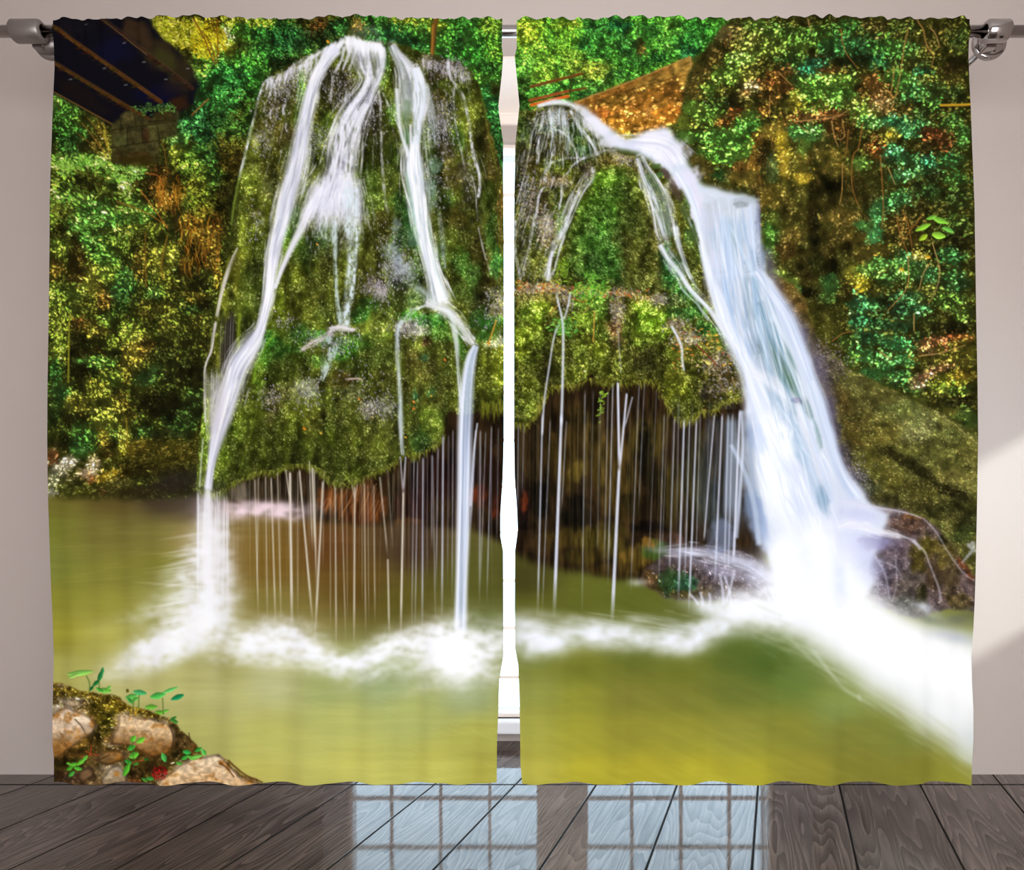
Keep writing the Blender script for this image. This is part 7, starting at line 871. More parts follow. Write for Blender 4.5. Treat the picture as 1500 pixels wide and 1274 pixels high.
def paint_shore(pic):
    b, m = pic.fill([(60, 1000), (82, 1000), (104, 1004), (128, 1014), (150, 1017), (168, 1020), (186, 1032), (205, 1038), (228, 1044), (246, 1050), (258, 1062), (276, 1080), (288, 1092), (296, 1108), (306, 1110), (320, 1107), (332, 1112), (345, 1126), (360, 1138), (376, 1142), (392, 1156), (60, 1156)], (92, 70, 28), 1.0, 2.5, 8, 1.0, 601); M = full((b, m))
    pic.blobs([(95, 1008, 22, 8, (150, 118, 24)), (125, 1020, 26, 10, (136, 112, 26)), (150, 1030, 20, 12, (120, 96, 20)), (165, 1035, 18, 9, (140, 110, 22)), (92, 1004, 10, 4, (200, 170, 130)), (108, 1026, 22, 7, (226, 200, 166)), (135, 1048, 12, 20, (74, 60, 14)), (150, 1060, 14, 20, (90, 80, 18)), (160, 1050, 12, 14, (120, 104, 22)),
               (90, 1050, 22, 18, (232, 204, 170)), (112, 1045, 20, 10, (214, 174, 120)), (85, 1040, 12, 9, (236, 216, 190)), (125, 1058, 16, 12, (206, 150, 70)), (110, 1065, 22, 14, (200, 150, 84)), (85, 1080, 16, 18, (170, 122, 60)), (110, 1085, 20, 14, (140, 100, 40)), (82, 1100, 14, 10, (150, 104, 44)), (105, 1100, 20, 9, (90, 62, 24)), (140, 1075, 10, 14, (60, 46, 16)),
               (190, 1040, 22, 8, (190, 146, 26)), (215, 1046, 22, 6, (150, 120, 28)), (184, 1052, 16, 10, (240, 206, 160)), (200, 1058, 20, 10, (238, 200, 150)), (178, 1072, 14, 12, (226, 186, 130)), (200, 1075, 22, 10, (214, 160, 90)), (230, 1060, 22, 9, (214, 166, 90)), (240, 1072, 16, 14, (180, 124, 54)), (220, 1080, 24, 14, (150, 100, 40)), (165, 1088, 12, 7, (240, 220, 190)), (165, 1082, 10, 8, (180, 130, 60)), (215, 1095, 26, 10, (110, 76, 32)), (190, 1095, 12, 9, (100, 76, 34)), (225, 1105, 20, 9, (84, 58, 24)), (180, 1108, 14, 9, (150, 120, 80)), (250, 1080, 8, 20, (60, 44, 20)), (262, 1085, 9, 14, (70, 48, 26)), (275, 1085, 9, 12, (110, 80, 44)), (285, 1098, 8, 10, (130, 84, 40)), (262, 1105, 14, 8, (50, 40, 18)), (245, 1110, 10, 8, (70, 50, 22)),
               (130, 1100, 14, 8, (84, 64, 24)), (145, 1108, 14, 9, (130, 100, 56)), (90, 1115, 16, 9, (56, 40, 18)), (115, 1120, 16, 10, (66, 56, 22)), (135, 1125, 12, 9, (110, 84, 50)), (160, 1130, 16, 14, (186, 164, 140)), (150, 1135, 9, 10, (140, 114, 80)), (180, 1128, 9, 14, (150, 136, 90)), (105, 1140, 20, 9, (84, 58, 48)), (118, 1138, 10, 9, (120, 84, 64)), (85, 1138, 12, 9, (60, 36, 26)), (190, 1120, 12, 9, (70, 60, 30)), (200, 1135, 16, 12, (66, 44, 22)), (195, 1145, 12, 5, (150, 70, 30)), (215, 1140, 10, 6, (90, 70, 26)), (225, 1125, 12, 9, (60, 38, 18)), (140, 1145, 30, 5, (130, 100, 70)),
               (300, 1118, 22, 10, (232, 204, 168)), (275, 1122, 18, 9, (220, 190, 150)), (320, 1115, 14, 9, (214, 170, 116)), (290, 1135, 30, 12, (236, 202, 156)), (250, 1138, 18, 9, (234, 206, 160)), (325, 1135, 16, 12, (226, 180, 124)), (340, 1125, 10, 8, (90, 54, 24)), (335, 1120, 10, 5, (110, 70, 30)), (350, 1140, 16, 6, (140, 90, 44)), (365, 1144, 18, 6, (220, 170, 110)), (375, 1140, 10, 4, (96, 64, 26)), (292, 1120, 5, 4, (150, 100, 50)), (310, 1130, 4, 6, (170, 120, 66)), (262, 1148, 40, 5, (226, 196, 150)), (285, 1108, 12, 4, (120, 90, 40))], clip=M)
    texture(pic, M, 5200, (0.9, 2.4), (0.5, 1.2), 20, 50, 0.55, 1.35, 0.85, 7, 602, (1.03, 1, 0.92), 0.06, tip=0.3, level=0.9)
    stones = np.zeros((PH, PW), np.float32)
    for pts, ctop, cbot, cm in [([(70, 1050), (86, 1040), (102, 1035), (118, 1042), (136, 1052), (143, 1064), (134, 1077), (118, 1083), (104, 1096), (90, 1106), (70, 1112)], (240, 214, 184), (150, 104, 48), 1075), ([(88, 1029), (102, 1022), (122, 1022), (132, 1028), (118, 1035), (100, 1035)], (240, 214, 178), (214, 180, 140), 1030),
                                  ([(166, 1052), (182, 1041), (192, 1048), (207, 1050), (226, 1052), (244, 1056), (255, 1070), (257, 1090), (246, 1104), (224, 1110), (205, 1101), (190, 1092), (172, 1094), (158, 1092), (166, 1078), (172, 1064)], (242, 210, 166), (132, 88, 38), 1080), ([(228, 1152), (240, 1136), (258, 1124), (276, 1113), (298, 1107), (320, 1107), (336, 1116), (348, 1130), (362, 1141), (382, 1148), (388, 1158), (228, 1158)], (240, 212, 176), (214, 172, 120), 1140),
                                  ([(146, 1146), (156, 1126), (170, 1121), (182, 1130), (186, 1150), (148, 1154)], (206, 188, 160), (140, 112, 74), 1138), ([(136, 1112), (150, 1101), (168, 1098), (186, 1106), (176, 1116), (152, 1120)], (176, 140, 92), (96, 68, 32), 1110), ([(112, 1136), (124, 1122), (138, 1126), (140, 1140), (120, 1148)], (134, 104, 70), (84, 58, 38), 1136)]:
        sb, sm_ = poly(pts, 1.3, 3, 9, int(pts[0][0])); X, Y = gridxy(sb)
        k = np.clip(sm(cm - 26, cm + 26, Y + 10 * fbm(X / 14, Y / 10, 7, 3)) , 0, 1)[..., None]
        edge = gblur(sm_, 5); rim = np.clip((edge - 0.35) * 2.2, 0.6, 1)[..., None]
        col = (C(*ctop) * (1 - k) + C(*cbot) * k) * rim * (1 + 0.16 * fbm(X / 5, Y / 4, 12, 4)[..., None])
        patch = np.clip(fbm(X / 11, Y / 9, 31, 3) - 0.18, 0, 1)[..., None] * 1.3
        col = col * (1 - patch) + C(176, 116, 44) * rim * patch
        pic.over(sb, sm_, np.clip(col, 0, 1).astype(np.float32)); stones[sb[1]:sb[3], sb[0]:sb[2]] = np.maximum(stones[sb[1]:sb[3], sb[0]:sb[2]], sm_)
    rng = np.random.default_rng(606)
    for i in range(60):
        x, y = [(rng.uniform(80, 140), rng.uniform(1045, 1100)), (rng.uniform(165, 250), rng.uniform(1050, 1105)), (rng.uniform(245, 370), rng.uniform(1112, 1150))][i % 3]
        pic.line([(x, y), (x + rng.normal(0, 5), y + rng.normal(2, 3)), (x + rng.normal(0, 10), y + rng.normal(4, 5))], 1.2, (104, 66, 30), 0.4 * float(stones[int(y), int(x)]), 0.6)
    for p in [[(336, 1113), (346, 1122), (362, 1136), (384, 1146)], [(322, 1118), (334, 1124), (344, 1136)]]: pic.line(p, 3.4, (92, 60, 26), 0.8, 2)
    soil(pic, M, 5, 4, 0.16, 603)
    moss = full(poly([(76, 1000), (105, 1004), (150, 1016), (186, 1032), (246, 1050), (240, 1056), (190, 1046), (168, 1050), (160, 1075), (136, 1080), (146, 1050), (128, 1036), (100, 1022), (76, 1030)], 3, 3)) * M
    texture(pic, moss, 1500, (1.0, 2.6), (0.6, 1.2), 20, 60, 0.4, 1.9, 0.8, 6, 604, (1.1, 1.05, 0.8), 0.1)
    for p in [[(112, 1052), (120, 1062), (126, 1075)], [(250, 1062), (254, 1080), (252, 1100)], [(276, 1074), (280, 1098)], [(135, 1085), (132, 1100), (138, 1108)], [(88, 1110), (120, 1100)], [(160, 1106), (140, 1115)]]:
        pic.line(p, 1.6, (54, 34, 16), 0.8, 1.0)
    for p in [[(134, 1092), (132, 1106)], [(126, 1100), (134, 1104), (146, 1106)], [(120, 1108), (132, 1106)], [(186, 1118), (215, 1112)]]: pic.line(p, 1.4, (206, 84, 40), 0.8)
    g1, g2, g3 = (110, 200, 70), (60, 160, 60), (150, 222, 96)
    for x, y, l, w, a, c in [(118, 985, 18, 4.2, -6, g3), (110, 989, 9, 2.6, -20, (170, 225, 110)), (147, 990, 9, 3.6, -70, (40, 140, 70)), (141, 1000, 7, 3, -40, (36, 130, 60)), (150, 983, 6, 2.6, -80, (50, 150, 80)), (134, 1008, 5, 2.2, -50, (30, 110, 50)), (153, 1011, 9, 4, 10, (120, 205, 80)), (146, 1010, 6, 3, 30, (90, 190, 70)), (158, 1008, 5, 2, -50, g1),
                             (192, 1020, 10, 4, -15, (110, 205, 90)), (205, 1014, 10, 4, 10, (80, 190, 110)), (190, 1026, 6, 3, 40, (70, 170, 70)), (198, 1024, 6, 3, -30, (100, 190, 80)), (186, 1012, 3, 3, -60, (120, 110, 40)), (232, 1018, 12, 5, -14, (90, 205, 90)), (250, 1010, 11, 2.6, -20, (110, 215, 110)), (260, 1021, 9, 4, -20, (30, 150, 90)), (222, 1035, 10, 4, -5, (120, 200, 70)), (236, 1042, 8, 3, 0, (110, 190, 60)), (244, 1040, 5, 2, -10, g1), (254, 1052, 5, 2.2, -30, (50, 130, 50)), (256, 1056, 5, 2.4, 30, (60, 140, 50)),
                             (195, 1082, 6, 4, -50, (110, 215, 60)), (206, 1084, 7, 4, -30, (120, 220, 60)), (192, 1095, 7, 4, -25, (70, 190, 60)), (196, 1106, 8, 5, -25, (110, 210, 60)), (187, 1116, 6, 3.6, 10, (60, 180, 60)), (184, 1128, 11, 4.6, -62, (100, 205, 56)), (200, 1118, 4, 2, -20, (70, 160, 50)), (242, 1108, 7, 4, 70, (90, 200, 90)),
                             (110, 1118, 7, 3, -10, (110, 205, 60)), (120, 1115, 7, 3, -40, (120, 215, 60)), (104, 1124, 6, 3, -30, (90, 190, 50)), (116, 1124, 6, 3, 20, (100, 200, 60)), (107, 1132, 6, 3, -40, (80, 190, 70)), (125, 1110, 5, 2.6, -50, (110, 210, 70)), (102, 1117, 4, 2, 0, (120, 210, 70)), (273, 1102, 6, 3.6, 10, (60, 190, 80)), (270, 1110, 6, 3, -30, (70, 180, 60)), (280, 1110, 7, 3, 20, (110, 200, 70)), (288, 1108, 8, 3, -10, (130, 220, 90)), (290, 1098, 6, 3, -30, (60, 170, 60)), (298, 1102, 5, 3, 60, (90, 210, 90)), (262, 1118, 5, 2.4, 20, (90, 180, 60)), (220, 1140, 6, 3, 0, (70, 170, 70)), (212, 1142, 5, 2.4, 30, (80, 160, 60)), (214, 1112, 4, 2, 0, (40, 110, 40))]:
        leaf_at(pic, x, y, l, w, a, c)
    for p in [[(127, 990), (131, 1000), (131, 1012)], [(145, 995), (146, 1010)], [(204, 1018), (203, 1036)], [(240, 1022), (241, 1045)], [(196, 1026), (195, 1036)], [(194, 1085), (196, 1120)], [(186, 1120), (190, 1112)]]: pic.line(p, 1.4, (70, 110, 40), 0.9)
    rng = np.random.default_rng(605); n = 110; t = rng.random(n) * 6.28; r = np.sqrt(rng.random(n))
    pic.stamps(235 + 11 * r * np.cos(t), 1131 + 9 * r * np.sin(t) - 0.15 * 11 * r * np.cos(t), 1.5 + 1.5 * rng.random(n), 1 + rng.random(n), rng.random(n) * 3.1, (np.array([C(186, 30, 30)]) * (0.45 + 0.8 * rng.random((n, 1)))).astype(np.float32), 0.95)

def paint_picture():
    pic = Pic()
    pic.a[:] = C(60, 70, 24)
    paint_far_woods(pic); paint_left_bank(pic); paint_bridge(pic); paint_right_bank(pic)
    paint_pool(pic); paint_cave(pic); paint_right_slope(pic)
    paint_left_mound(pic); paint_right_mound(pic)
    paint_falls(pic); paint_threads(pic); paint_foam(pic); paint_shore(pic)
    return np.clip(pic.a, 0, 1)

WORLD, SUN, AREA, BAY, EXPOSURE = 3.4, 6.5, 38.0, 9.0, 0.0

# ---------------------------------------------------------------------------
# The room
# ---------------------------------------------------------------------------
import bpy, bmesh
from mathutils import Vector, Matrix
SC = bpy.context.scene
COL = SC.collection
F = 1000.0                 # focal length in pixels of the 1500 px wide frame
HC = 0.878                 # camera height
DC, DW, DB = 1.90, 2.286, 2.62   # distance of curtain, wall and bay wall from the camera

def px(x, d): return (x - 750.0) / F * d
def pz(y, d): return HC - (y - 750.0) / F * d

def link(o):
    COL.objects.link(o); return o

def mesh_obj(name, bm, mat, parent=None, smooth=False, kind=None):
    me = bpy.data.meshes.new(name); bm.normal_update(); bm.to_mesh(me); bm.free()
    if smooth:
        for p in me.polygons: p.use_smooth = True
    if mat: me.materials.append(mat)
    o = link(bpy.data.objects.new(name, me))
    if parent: o.parent = parent
    if kind: o['kind'] = kind
    return o

def empty(name, loc):
    o = link(bpy.data.objects.new(name, None)); o.location = loc; o.empty_display_size = 0.05; return o

def tag(o, label, cat, group=None):
    o['label'] = label; o['category'] = cat
    if group: o['group'] = group
    return o

def add_box(bm, x0, x1, y0, y1, z0, z1, bev=0.0):
    r = bmesh.ops.create_cube(bm, size=1.0)
    bmesh.ops.scale(bm, vec=(x1 - x0, y1 - y0, z1 - z0), verts=r['verts'])
    bmesh.ops.translate(bm, vec=((x0 + x1) / 2, (y0 + y1) / 2, (z0 + z1) / 2), verts=r['verts'])
    if bev > 0:
        es = list({e for v in r['verts'] for e in v.link_edges})
        bmesh.ops.bevel(bm, geom=es, offset=bev, segments=2, affect='EDGES')

def add_lathe(bm, prof, axis='X', loc=(0, 0, 0), seg=48, hollow=False):
    """prof: list of (along, radius)"""
    rings = []
    for a, r in prof:
        ring = []
        for i in range(seg):
            t = 2 * math.pi * i / seg; c, s = math.cos(t) * r, math.sin(t) * r
            p = {'X': (a, c, s), 'Y': (c, a, s), 'Z': (c, s, a)}[axis]
            ring.append(bm.verts.new((p[0] + loc[0], p[1] + loc[1], p[2] + loc[2])))
        rings.append(ring)
    for k in range(len(rings) - 1):
        for i in range(seg):
            j = (i + 1) % seg
            bm.faces.new((rings[k][i], rings[k][j], rings[k + 1][j], rings[k + 1][i]))
    if hollow:
        for i in range(seg):
            j = (i + 1) % seg; bm.faces.new((rings[-1][i], rings[-1][j], rings[0][j], rings[0][i]))
    else:
        for r in (rings[0], rings[-1]):
            try: bm.faces.new(r)
            except ValueError: pass
    bmesh.ops.recalc_face_normals(bm, faces=bm.faces)

# ---- materials -------------------------------------------------------------
def new_mat(name):
    m = bpy.data.materials.new(name); m.use_nodes = True
    nt = m.node_tree; b = nt.nodes['Principled BSDF']; return m, nt, b

def lin(*c):
    return tuple(((v / 255) / 12.92 if v / 255 <= 0.04045 else ((v / 255 + 0.055) / 1.055) ** 2.4) for v in c) + (1.0,)

def mat_plain(name, col, rough=0.6, metal=0.0, spec=0.5, noise=0.04, scale=8.0, bump=0.0):
    m, nt, b = new_mat(name)
    tc = nt.nodes.new('ShaderNodeTexCoord'); n = nt.nodes.new('ShaderNodeTexNoise'); n.inputs['Scale'].default_value = scale; n.inputs['Detail'].default_value = 4
    nt.links.new(tc.outputs['Object'], n.inputs['Vector'])
    mx = nt.nodes.new('ShaderNodeMix'); mx.data_type = 'RGBA'
    c = lin(*col)
    mx.inputs[6].default_value = tuple(v * (1 - noise) for v in c[:3]) + (1,); mx.inputs[7].default_value = tuple(min(1, v * (1 + noise)) for v in c[:3]) + (1,)
    nt.links.new(n.outputs['Fac'], mx.inputs[0]); nt.links.new(mx.outputs[2], b.inputs['Base Color'])
    b.inputs['Roughness'].default_value = rough; b.inputs['Metallic'].default_value = metal; b.inputs['Specular IOR Level'].default_value = spec
    if bump:
        n2 = nt.nodes.new('ShaderNodeTexNoise'); n2.inputs['Scale'].default_value = 260; n2.inputs['Detail'].default_value = 3; nt.links.new(tc.outputs['Object'], n2.inputs['Vector'])
        bp = nt.nodes.new('ShaderNodeBump'); bp.inputs['Strength'].default_value = bump; bp.inputs['Distance'].default_value = 0.002
        nt.links.new(n2.outputs['Fac'], bp.inputs['Height']); nt.links.new(bp.outputs['Normal'], b.inputs['Normal'])
    return m

M_WALL = mat_plain('painted_plaster', (190, 177, 170), 0.85, spec=0.2, noise=0.015, scale=3, bump=0.12)
M_CEIL = mat_plain('ceiling_paint', (236, 230, 226), 0.9, spec=0.2)
M_FRAME = mat_plain('window_paint', (252, 238, 228), 0.5, noise=0.01)
M_SILL = mat_plain('sill_paint', (238, 236, 240), 0.4, noise=0.01)
M_CHROME = mat_plain('polished_steel', (176, 170, 168), 0.12, metal=1.0, noise=0.02, scale=40)
M_SATIN = mat_plain('satin_grey_metal', (140, 132, 128), 0.38, metal=0.75, noise=0.02, scale=40)

def mat_glass():
    m, nt, b = new_mat('window_glass')
    out = nt.nodes['Material Output']; nt.nodes.remove(b)
    t = nt.nodes.new('ShaderNodeBsdfTransparent'); g = nt.nodes.new('ShaderNodeBsdfGlossy'); g.inputs['Roughness'].default_value = 0.02
    fr = nt.nodes.new('ShaderNodeFresnel'); fr.inputs['IOR'].default_value = 1.45
    mx = nt.nodes.new('ShaderNodeMixShader')
    t.inputs['Color'].default_value = (0.86, 0.95, 1.0, 1)
    nt.links.new(fr.outputs[0], mx.inputs[0]); nt.links.new(t.outputs[0], mx.inputs[1]); nt.links.new(g.outputs[0], mx.inputs[2]); nt.links.new(mx.outputs[0], out.inputs['Surface'])
    return m
M_GLASS = mat_glass()

def mat_floor():
    m, nt, b = new_mat('dark_planks')
    N = nt.nodes.new; L = nt.links.new
    def math_(op, a, bv=None, c=None):
        n = N('ShaderNodeMath'); n.operation = op
        for i, v in enumerate((a, bv, c)):
            if v is None: continue
            if isinstance(v, (int, float)): n.inputs[i].default_value = v
            else: L(v, n.inputs[i])
        return n.outputs[0]
    tc = N('ShaderNodeTexCoord'); mp = N('ShaderNodeMapping'); mp.inputs['Rotation'].default_value = (0, 0, math.radians(21.3))
    L(tc.outputs['Object'], mp.inputs['Vector'])
    sp = N('ShaderNodeSeparateXYZ'); L(mp.outputs[0], sp.inputs[0])
    BW = 0.243
    u = math_('DIVIDE', math_('ADD', sp.outputs[0], FLOOR_OFF), BW)
    bid = math_('FLOOR', u); fr = math_('FRACT', u)
    # seams
    edge = math_('ABSOLUTE', math_('SUBTRACT', fr, 0.5))
    seam = N('ShaderNodeMapRange'); seam.inputs['From Min'].default_value = 0.483; seam.inputs['From Max'].default_value = 0.491; L(edge, seam.inputs['Value'])
    spo = N('ShaderNodeSeparateXYZ'); L(tc.outputs['Object'], spo.inputs[0])
    jn = N('ShaderNodeMapRange'); jn.inputs['From Min'].default_value = 0.0055; jn.inputs['From Max'].default_value = 0.0035; L(math_('ABSOLUTE', math_('SUBTRACT', spo.outputs[1], HC * F / 399.0)), jn.inputs['Value'])
    seam_all = math_('MAXIMUM', seam.outputs[0], jn.outputs[0])
    # per board shift of the grain; growth rings drawn as contour lines of a long stretched noise
    cb = N('ShaderNodeCombineXYZ'); L(sp.outputs[0], cb.inputs[0]); L(math_('ADD', sp.outputs[1], math_('MULTIPLY', bid, 3.7)), cb.inputs[1]); L(math_('MULTIPLY', bid, 5.3), cb.inputs[2])
    st = N('ShaderNodeMapping'); st.inputs['Scale'].default_value = (9.0, 0.9, 1); L(cb.outputs[0], st.inputs['Vector'])
    rn = N('ShaderNodeTexNoise'); rn.inputs['Scale'].default_value = 1.0; rn.inputs['Detail'].default_value = 2; rn.inputs['Roughness'].default_value = 0.35; L(st.outputs[0], rn.inputs['Vector'])
    ring = math_('FRACT', math_('MULTIPLY', rn.outputs['Fac'], 26.0))
    fine = N('ShaderNodeMapping'); fine.inputs['Scale'].default_value = (110, 3.2, 1); L(cb.outputs[0], fine.inputs['Vector'])
    fn = N('ShaderNodeTexNoise'); fn.inputs['Scale'].default_value = 1.0; fn.inputs['Detail'].default_value = 6; fn.inputs['Roughness'].default_value = 0.7; L(fine.outputs[0], fn.inputs['Vector'])
    bl = N('ShaderNodeTexNoise'); bl.inputs['Scale'].default_value = 2.6; bl.inputs['Detail'].default_value = 3; L(cb.outputs[0], bl.inputs['Vector'])
    # knots: sparse voronoi cells stretched along the board
    kn = N('ShaderNodeMapping'); kn.inputs['Scale'].default_value = (5.0, 1.7, 1); L(cb.outputs[0], kn.inputs['Vector'])
    vo = N('ShaderNodeTexVoronoi'); vo.inputs['Scale'].default_value = 1.0; L(kn.outputs[0], vo.inputs['Vector'])
    kd = N('ShaderNodeMapRange'); kd.inputs['From Min'].default_value = 0.10; kd.inputs['From Max'].default_value = 0.02; L(vo.outputs['Distance'], kd.inputs['Value'])
    g = math_('ADD', math_('ADD', math_('MULTIPLY', ring, 0.30), math_('MULTIPLY', fn.outputs['Fac'], 0.75)), math_('MULTIPLY', math_('SUBTRACT', bl.outputs['Fac'], 0.5), 0.5))
    ramp = N('ShaderNodeValToRGB'); L(g, ramp.inputs[0])
    e = ramp.color_ramp.elements; e[0].position = 0.25; e[0].color = lin(40, 31, 28); e[1].position = 0.95; e[1].color = lin(128, 112, 104)
    x = e.new(0.5); x.color = lin(78, 66, 61)
    tint = N('ShaderNodeTexWhiteNoise'); tint.noise_dimensions = '1D'; L(bid, tint.inputs['W'])
    hs = N('ShaderNodeHueSaturation'); L(ramp.outputs[0], hs.inputs['Color']); L(math_('ADD', math_('MULTIPLY', tint.outputs['Value'], 0.4), 0.8), hs.inputs['Value'])
    k1 = N('ShaderNodeMix'); k1.data_type = 'RGBA'; L(kd.outputs[0], k1.inputs[0]); L(hs.outputs[0], k1.inputs[6]); k1.inputs[7].default_value = lin(20, 13, 10)
    k2 = N('ShaderNodeMix'); k2.data_type = 'RGBA'; L(seam_all, k2.inputs[0]); L(k1.outputs[2], k2.inputs[6]); k2.inputs[7].default_value = lin(8, 6, 5)
    L(k2.outputs[2], b.inputs['Base Color'])
    L(math_('MULTIPLY', math_('ADD', 0.10, math_('MULTIPLY', g, 0.85)), math_('SUBTRACT', 1.0, math_('MULTIPLY', seam_all, 0.85))), b.inputs['Specular IOR Level'])
    b.inputs['IOR'].default_value = 1.6; 
    rr = math_('ADD', math_('MULTIPLY', fn.outputs['Fac'], 0.06), 0.015); rr2 = math_('ADD', rr, math_('MULTIPLY', seam_all, 0.6)); L(rr2, b.inputs['Roughness'])
    h = math_('SUBTRACT', math_('MULTIPLY', g, 0.25), math_('MULTIPLY', seam_all, 1.0))
    bp = N('ShaderNodeBump'); bp.inputs['Strength'].default_value = 0.08; bp.inputs['Distance'].default_value = 0.002; L(h, bp.inputs['Height']); L(bp.outputs['Normal'], b.inputs['Normal'])
    return m
FLOOR_OFF = 0.06
M_FLOOR = mat_floor()

def mat_cloth():
    m, nt, b = new_mat('printed_satin_cloth')
    N = nt.nodes.new; L = nt.links.new
    at = N('ShaderNodeAttribute'); at.attribute_name = 'dye'; at.attribute_type = 'GEOMETRY'
    tc = N('ShaderNodeTexCoord'); mp = N('ShaderNodeMapping'); mp.inputs['Scale'].default_value = (900, 900, 900); L(tc.outputs['Object'], mp.inputs['Vector'])
    wv = N('ShaderNodeTexNoise'); wv.inputs['Scale'].default_value = 1.0; L(mp.outputs[0], wv.inputs['Vector'])
    bp = N('ShaderNodeBump'); bp.inputs['Strength'].default_value = 0.05; bp.inputs['Distance'].default_value = 0.0005; L(wv.outputs['Fac'], bp.inputs['Height'])
    geo = N('ShaderNodeNewGeometry'); mx = N('ShaderNodeMix'); mx.data_type = 'RGBA'     # the dye is on the front; the back of the cloth is pale
    L(geo.outputs['Backfacing'], mx.inputs[0]); L(at.outputs['Color'], mx.inputs[6]); mx.inputs[7].default_value = (0.86, 0.84, 0.82, 1)
    L(mx.outputs[2], b.inputs['Base Color']); L(bp.outputs['Normal'], b.inputs['Normal'])
    b.inputs['Roughness'].default_value = 0.8; b.inputs['Specular IOR Level'].default_value = 0.0
    return m
M_CLOTH = mat_cloth()

# ---- shell -----------------------------------------------------------------
XL, XR, ZC, YB = -2.25, 2.10, 2.95, -1.2       # side walls, ceiling, where the room opens behind the camera
BX0, BX1 = -0.632, 1.008                        # bay
ZL = pz(82, DW)                                  # underside of the lintel / bay ceiling
WX0, WX1 = px(499, DB), px(1145, DB)
WX0 = max(WX0, BX0 + 0.0); WX1 = min(WX1, BX1)
WZ0, WZ1 = pz(1052, DB), pz(208, DB)
bm = bmesh.new(); add_box(bm, XL - .1, XR + .1, YB, DB + 0.15, -0.08, 0.0); mesh_obj('floor', bm, M_FLOOR, kind='structure')
bm = bmesh.new(); add_box(bm, XL - .1, XR + .1, YB, DB + 0.15, ZC, ZC + 0.1); mesh_obj('ceiling', bm, M_CEIL, kind='structure')
bm = bmesh.new(); add_box(bm, XL - .1, XL, YB, DB + 0.15, 0, ZC); mesh_obj('wall_left', bm, M_WALL, kind='structure')
bm = bmesh.new()                                 # wall with the bay opening
add_box(bm, XL, BX0, DW, DB + 0.15, 0, ZC); add_box(bm, BX1, XR, DW, DB + 0.15, 0, ZC); add_box(bm, BX0, BX1, DW, DB + 0.15, ZL, ZC)
mesh_obj('wall_back', bm, M_WALL, kind='structure')
bm = bmesh.new()                                 # wall of the bay round the window
add_box(bm, BX0, BX1, DB, DB + 0.15, 0, WZ0); add_box(bm, BX0, BX1, DB, DB + 0.15, WZ1, ZL)
if WX0 > BX0 + .002: add_box(bm, BX0, WX0, DB, DB + .15, WZ0, WZ1)
if BX1 > WX1 + .002: add_box(bm, WX1, BX1, DB, DB + .15, WZ0, WZ1)
mesh_obj('wall_bay', bm, M_WALL, kind='structure')
bm = bmesh.new()                                 # behind the camera: unseen wall, its opening shaped to even out the light
add_box(bm, XL, -1.25, YB - .1, YB, 0, ZC); add_box(bm, -1.25, XR, YB - .1, YB, 2.25, ZC)
mesh_obj('wall_front', bm, M_WALL, kind='structure')
# right wall with a small window that lets the sun in
RY0, RY1, RZ0, RZ1 = 1.62, 2.17, 0.70, 1.42
bm = bmesh.new()
add_box(bm, XR, XR + .1, YB, RY0, 0, ZC); add_box(bm, XR, XR + .1, RY1, DB + .15, 0, ZC); add_box(bm, XR, XR + .1, RY0, RY1, 0, RZ0); add_box(bm, XR, XR + .1, RY0, RY1, RZ1, ZC)
mesh_obj('wall_right', bm, M_WALL, kind='structure')
bm = bmesh.new()
fx0, fx1 = XR + .04, XR + .07
add_box(bm, fx0, fx1, RY0, RY0 + .03, RZ0, RZ1); add_box(bm, fx0, fx1, RY1 - .03, RY1, RZ0, RZ1); add_box(bm, fx0, fx1, RY0 + .03, RY1 - .03, RZ0, RZ0 + .03); add_box(bm, fx0, fx1, RY0 + .03, RY1 - .03, RZ1 - .03, RZ1)
w2 = mesh_obj('window_2', bm, M_FRAME, kind='structure')
bm = bmesh.new(); add_box(bm, fx0 + .012, fx0 + .016, RY0 + .03, RY1 - .03, RZ0 + .03, RZ1 - .03); mesh_obj('pane', bm, M_GLASS, w2)

# window in the bay: outer frame, mullion, two sashes of small panes
w1 = empty('window_1', ((WX0 + WX1) / 2, DB + .05, WZ0)); w1['kind'] = 'structure'
def wpart(name, bm, mat):
    bmesh.ops.translate(bm, vec=-Vector(w1.location), verts=bm.verts); return mesh_obj(name, bm, mat, w1)
FY0, FY1 = DB + 0.02, DB + 0.075
bm = bmesh.new()
add_box(bm, WX0, WX0 + .012, FY0, FY1, WZ0, WZ1); add_box(bm, WX1 - .012, WX1, FY0, FY1, WZ0, WZ1); add_box(bm, WX0 + .012, WX1 - .012, FY0, FY1, WZ0, WZ0 + .012); add_box(bm, WX0 + .012, WX1 - .012, FY0, FY1, WZ1 - .012, WZ1)
wpart('window_frame', bm, M_FRAME)
MX0, MX1 = px(787, DB), px(862, DB)
bm = bmesh.new(); add_box(bm, MX0, MX1, FY0 - .004, FY1 + .004, WZ0 + .012, WZ1 - .012, 0.004); wpart('mullion', bm, M_FRAME)
VB = [[571, 644, 717], [928, 1001, 1073]]; HB = [279, 348, 426, 502, 572, 643, 712, 780, 852, 922, 995]
BWD = 0.0055
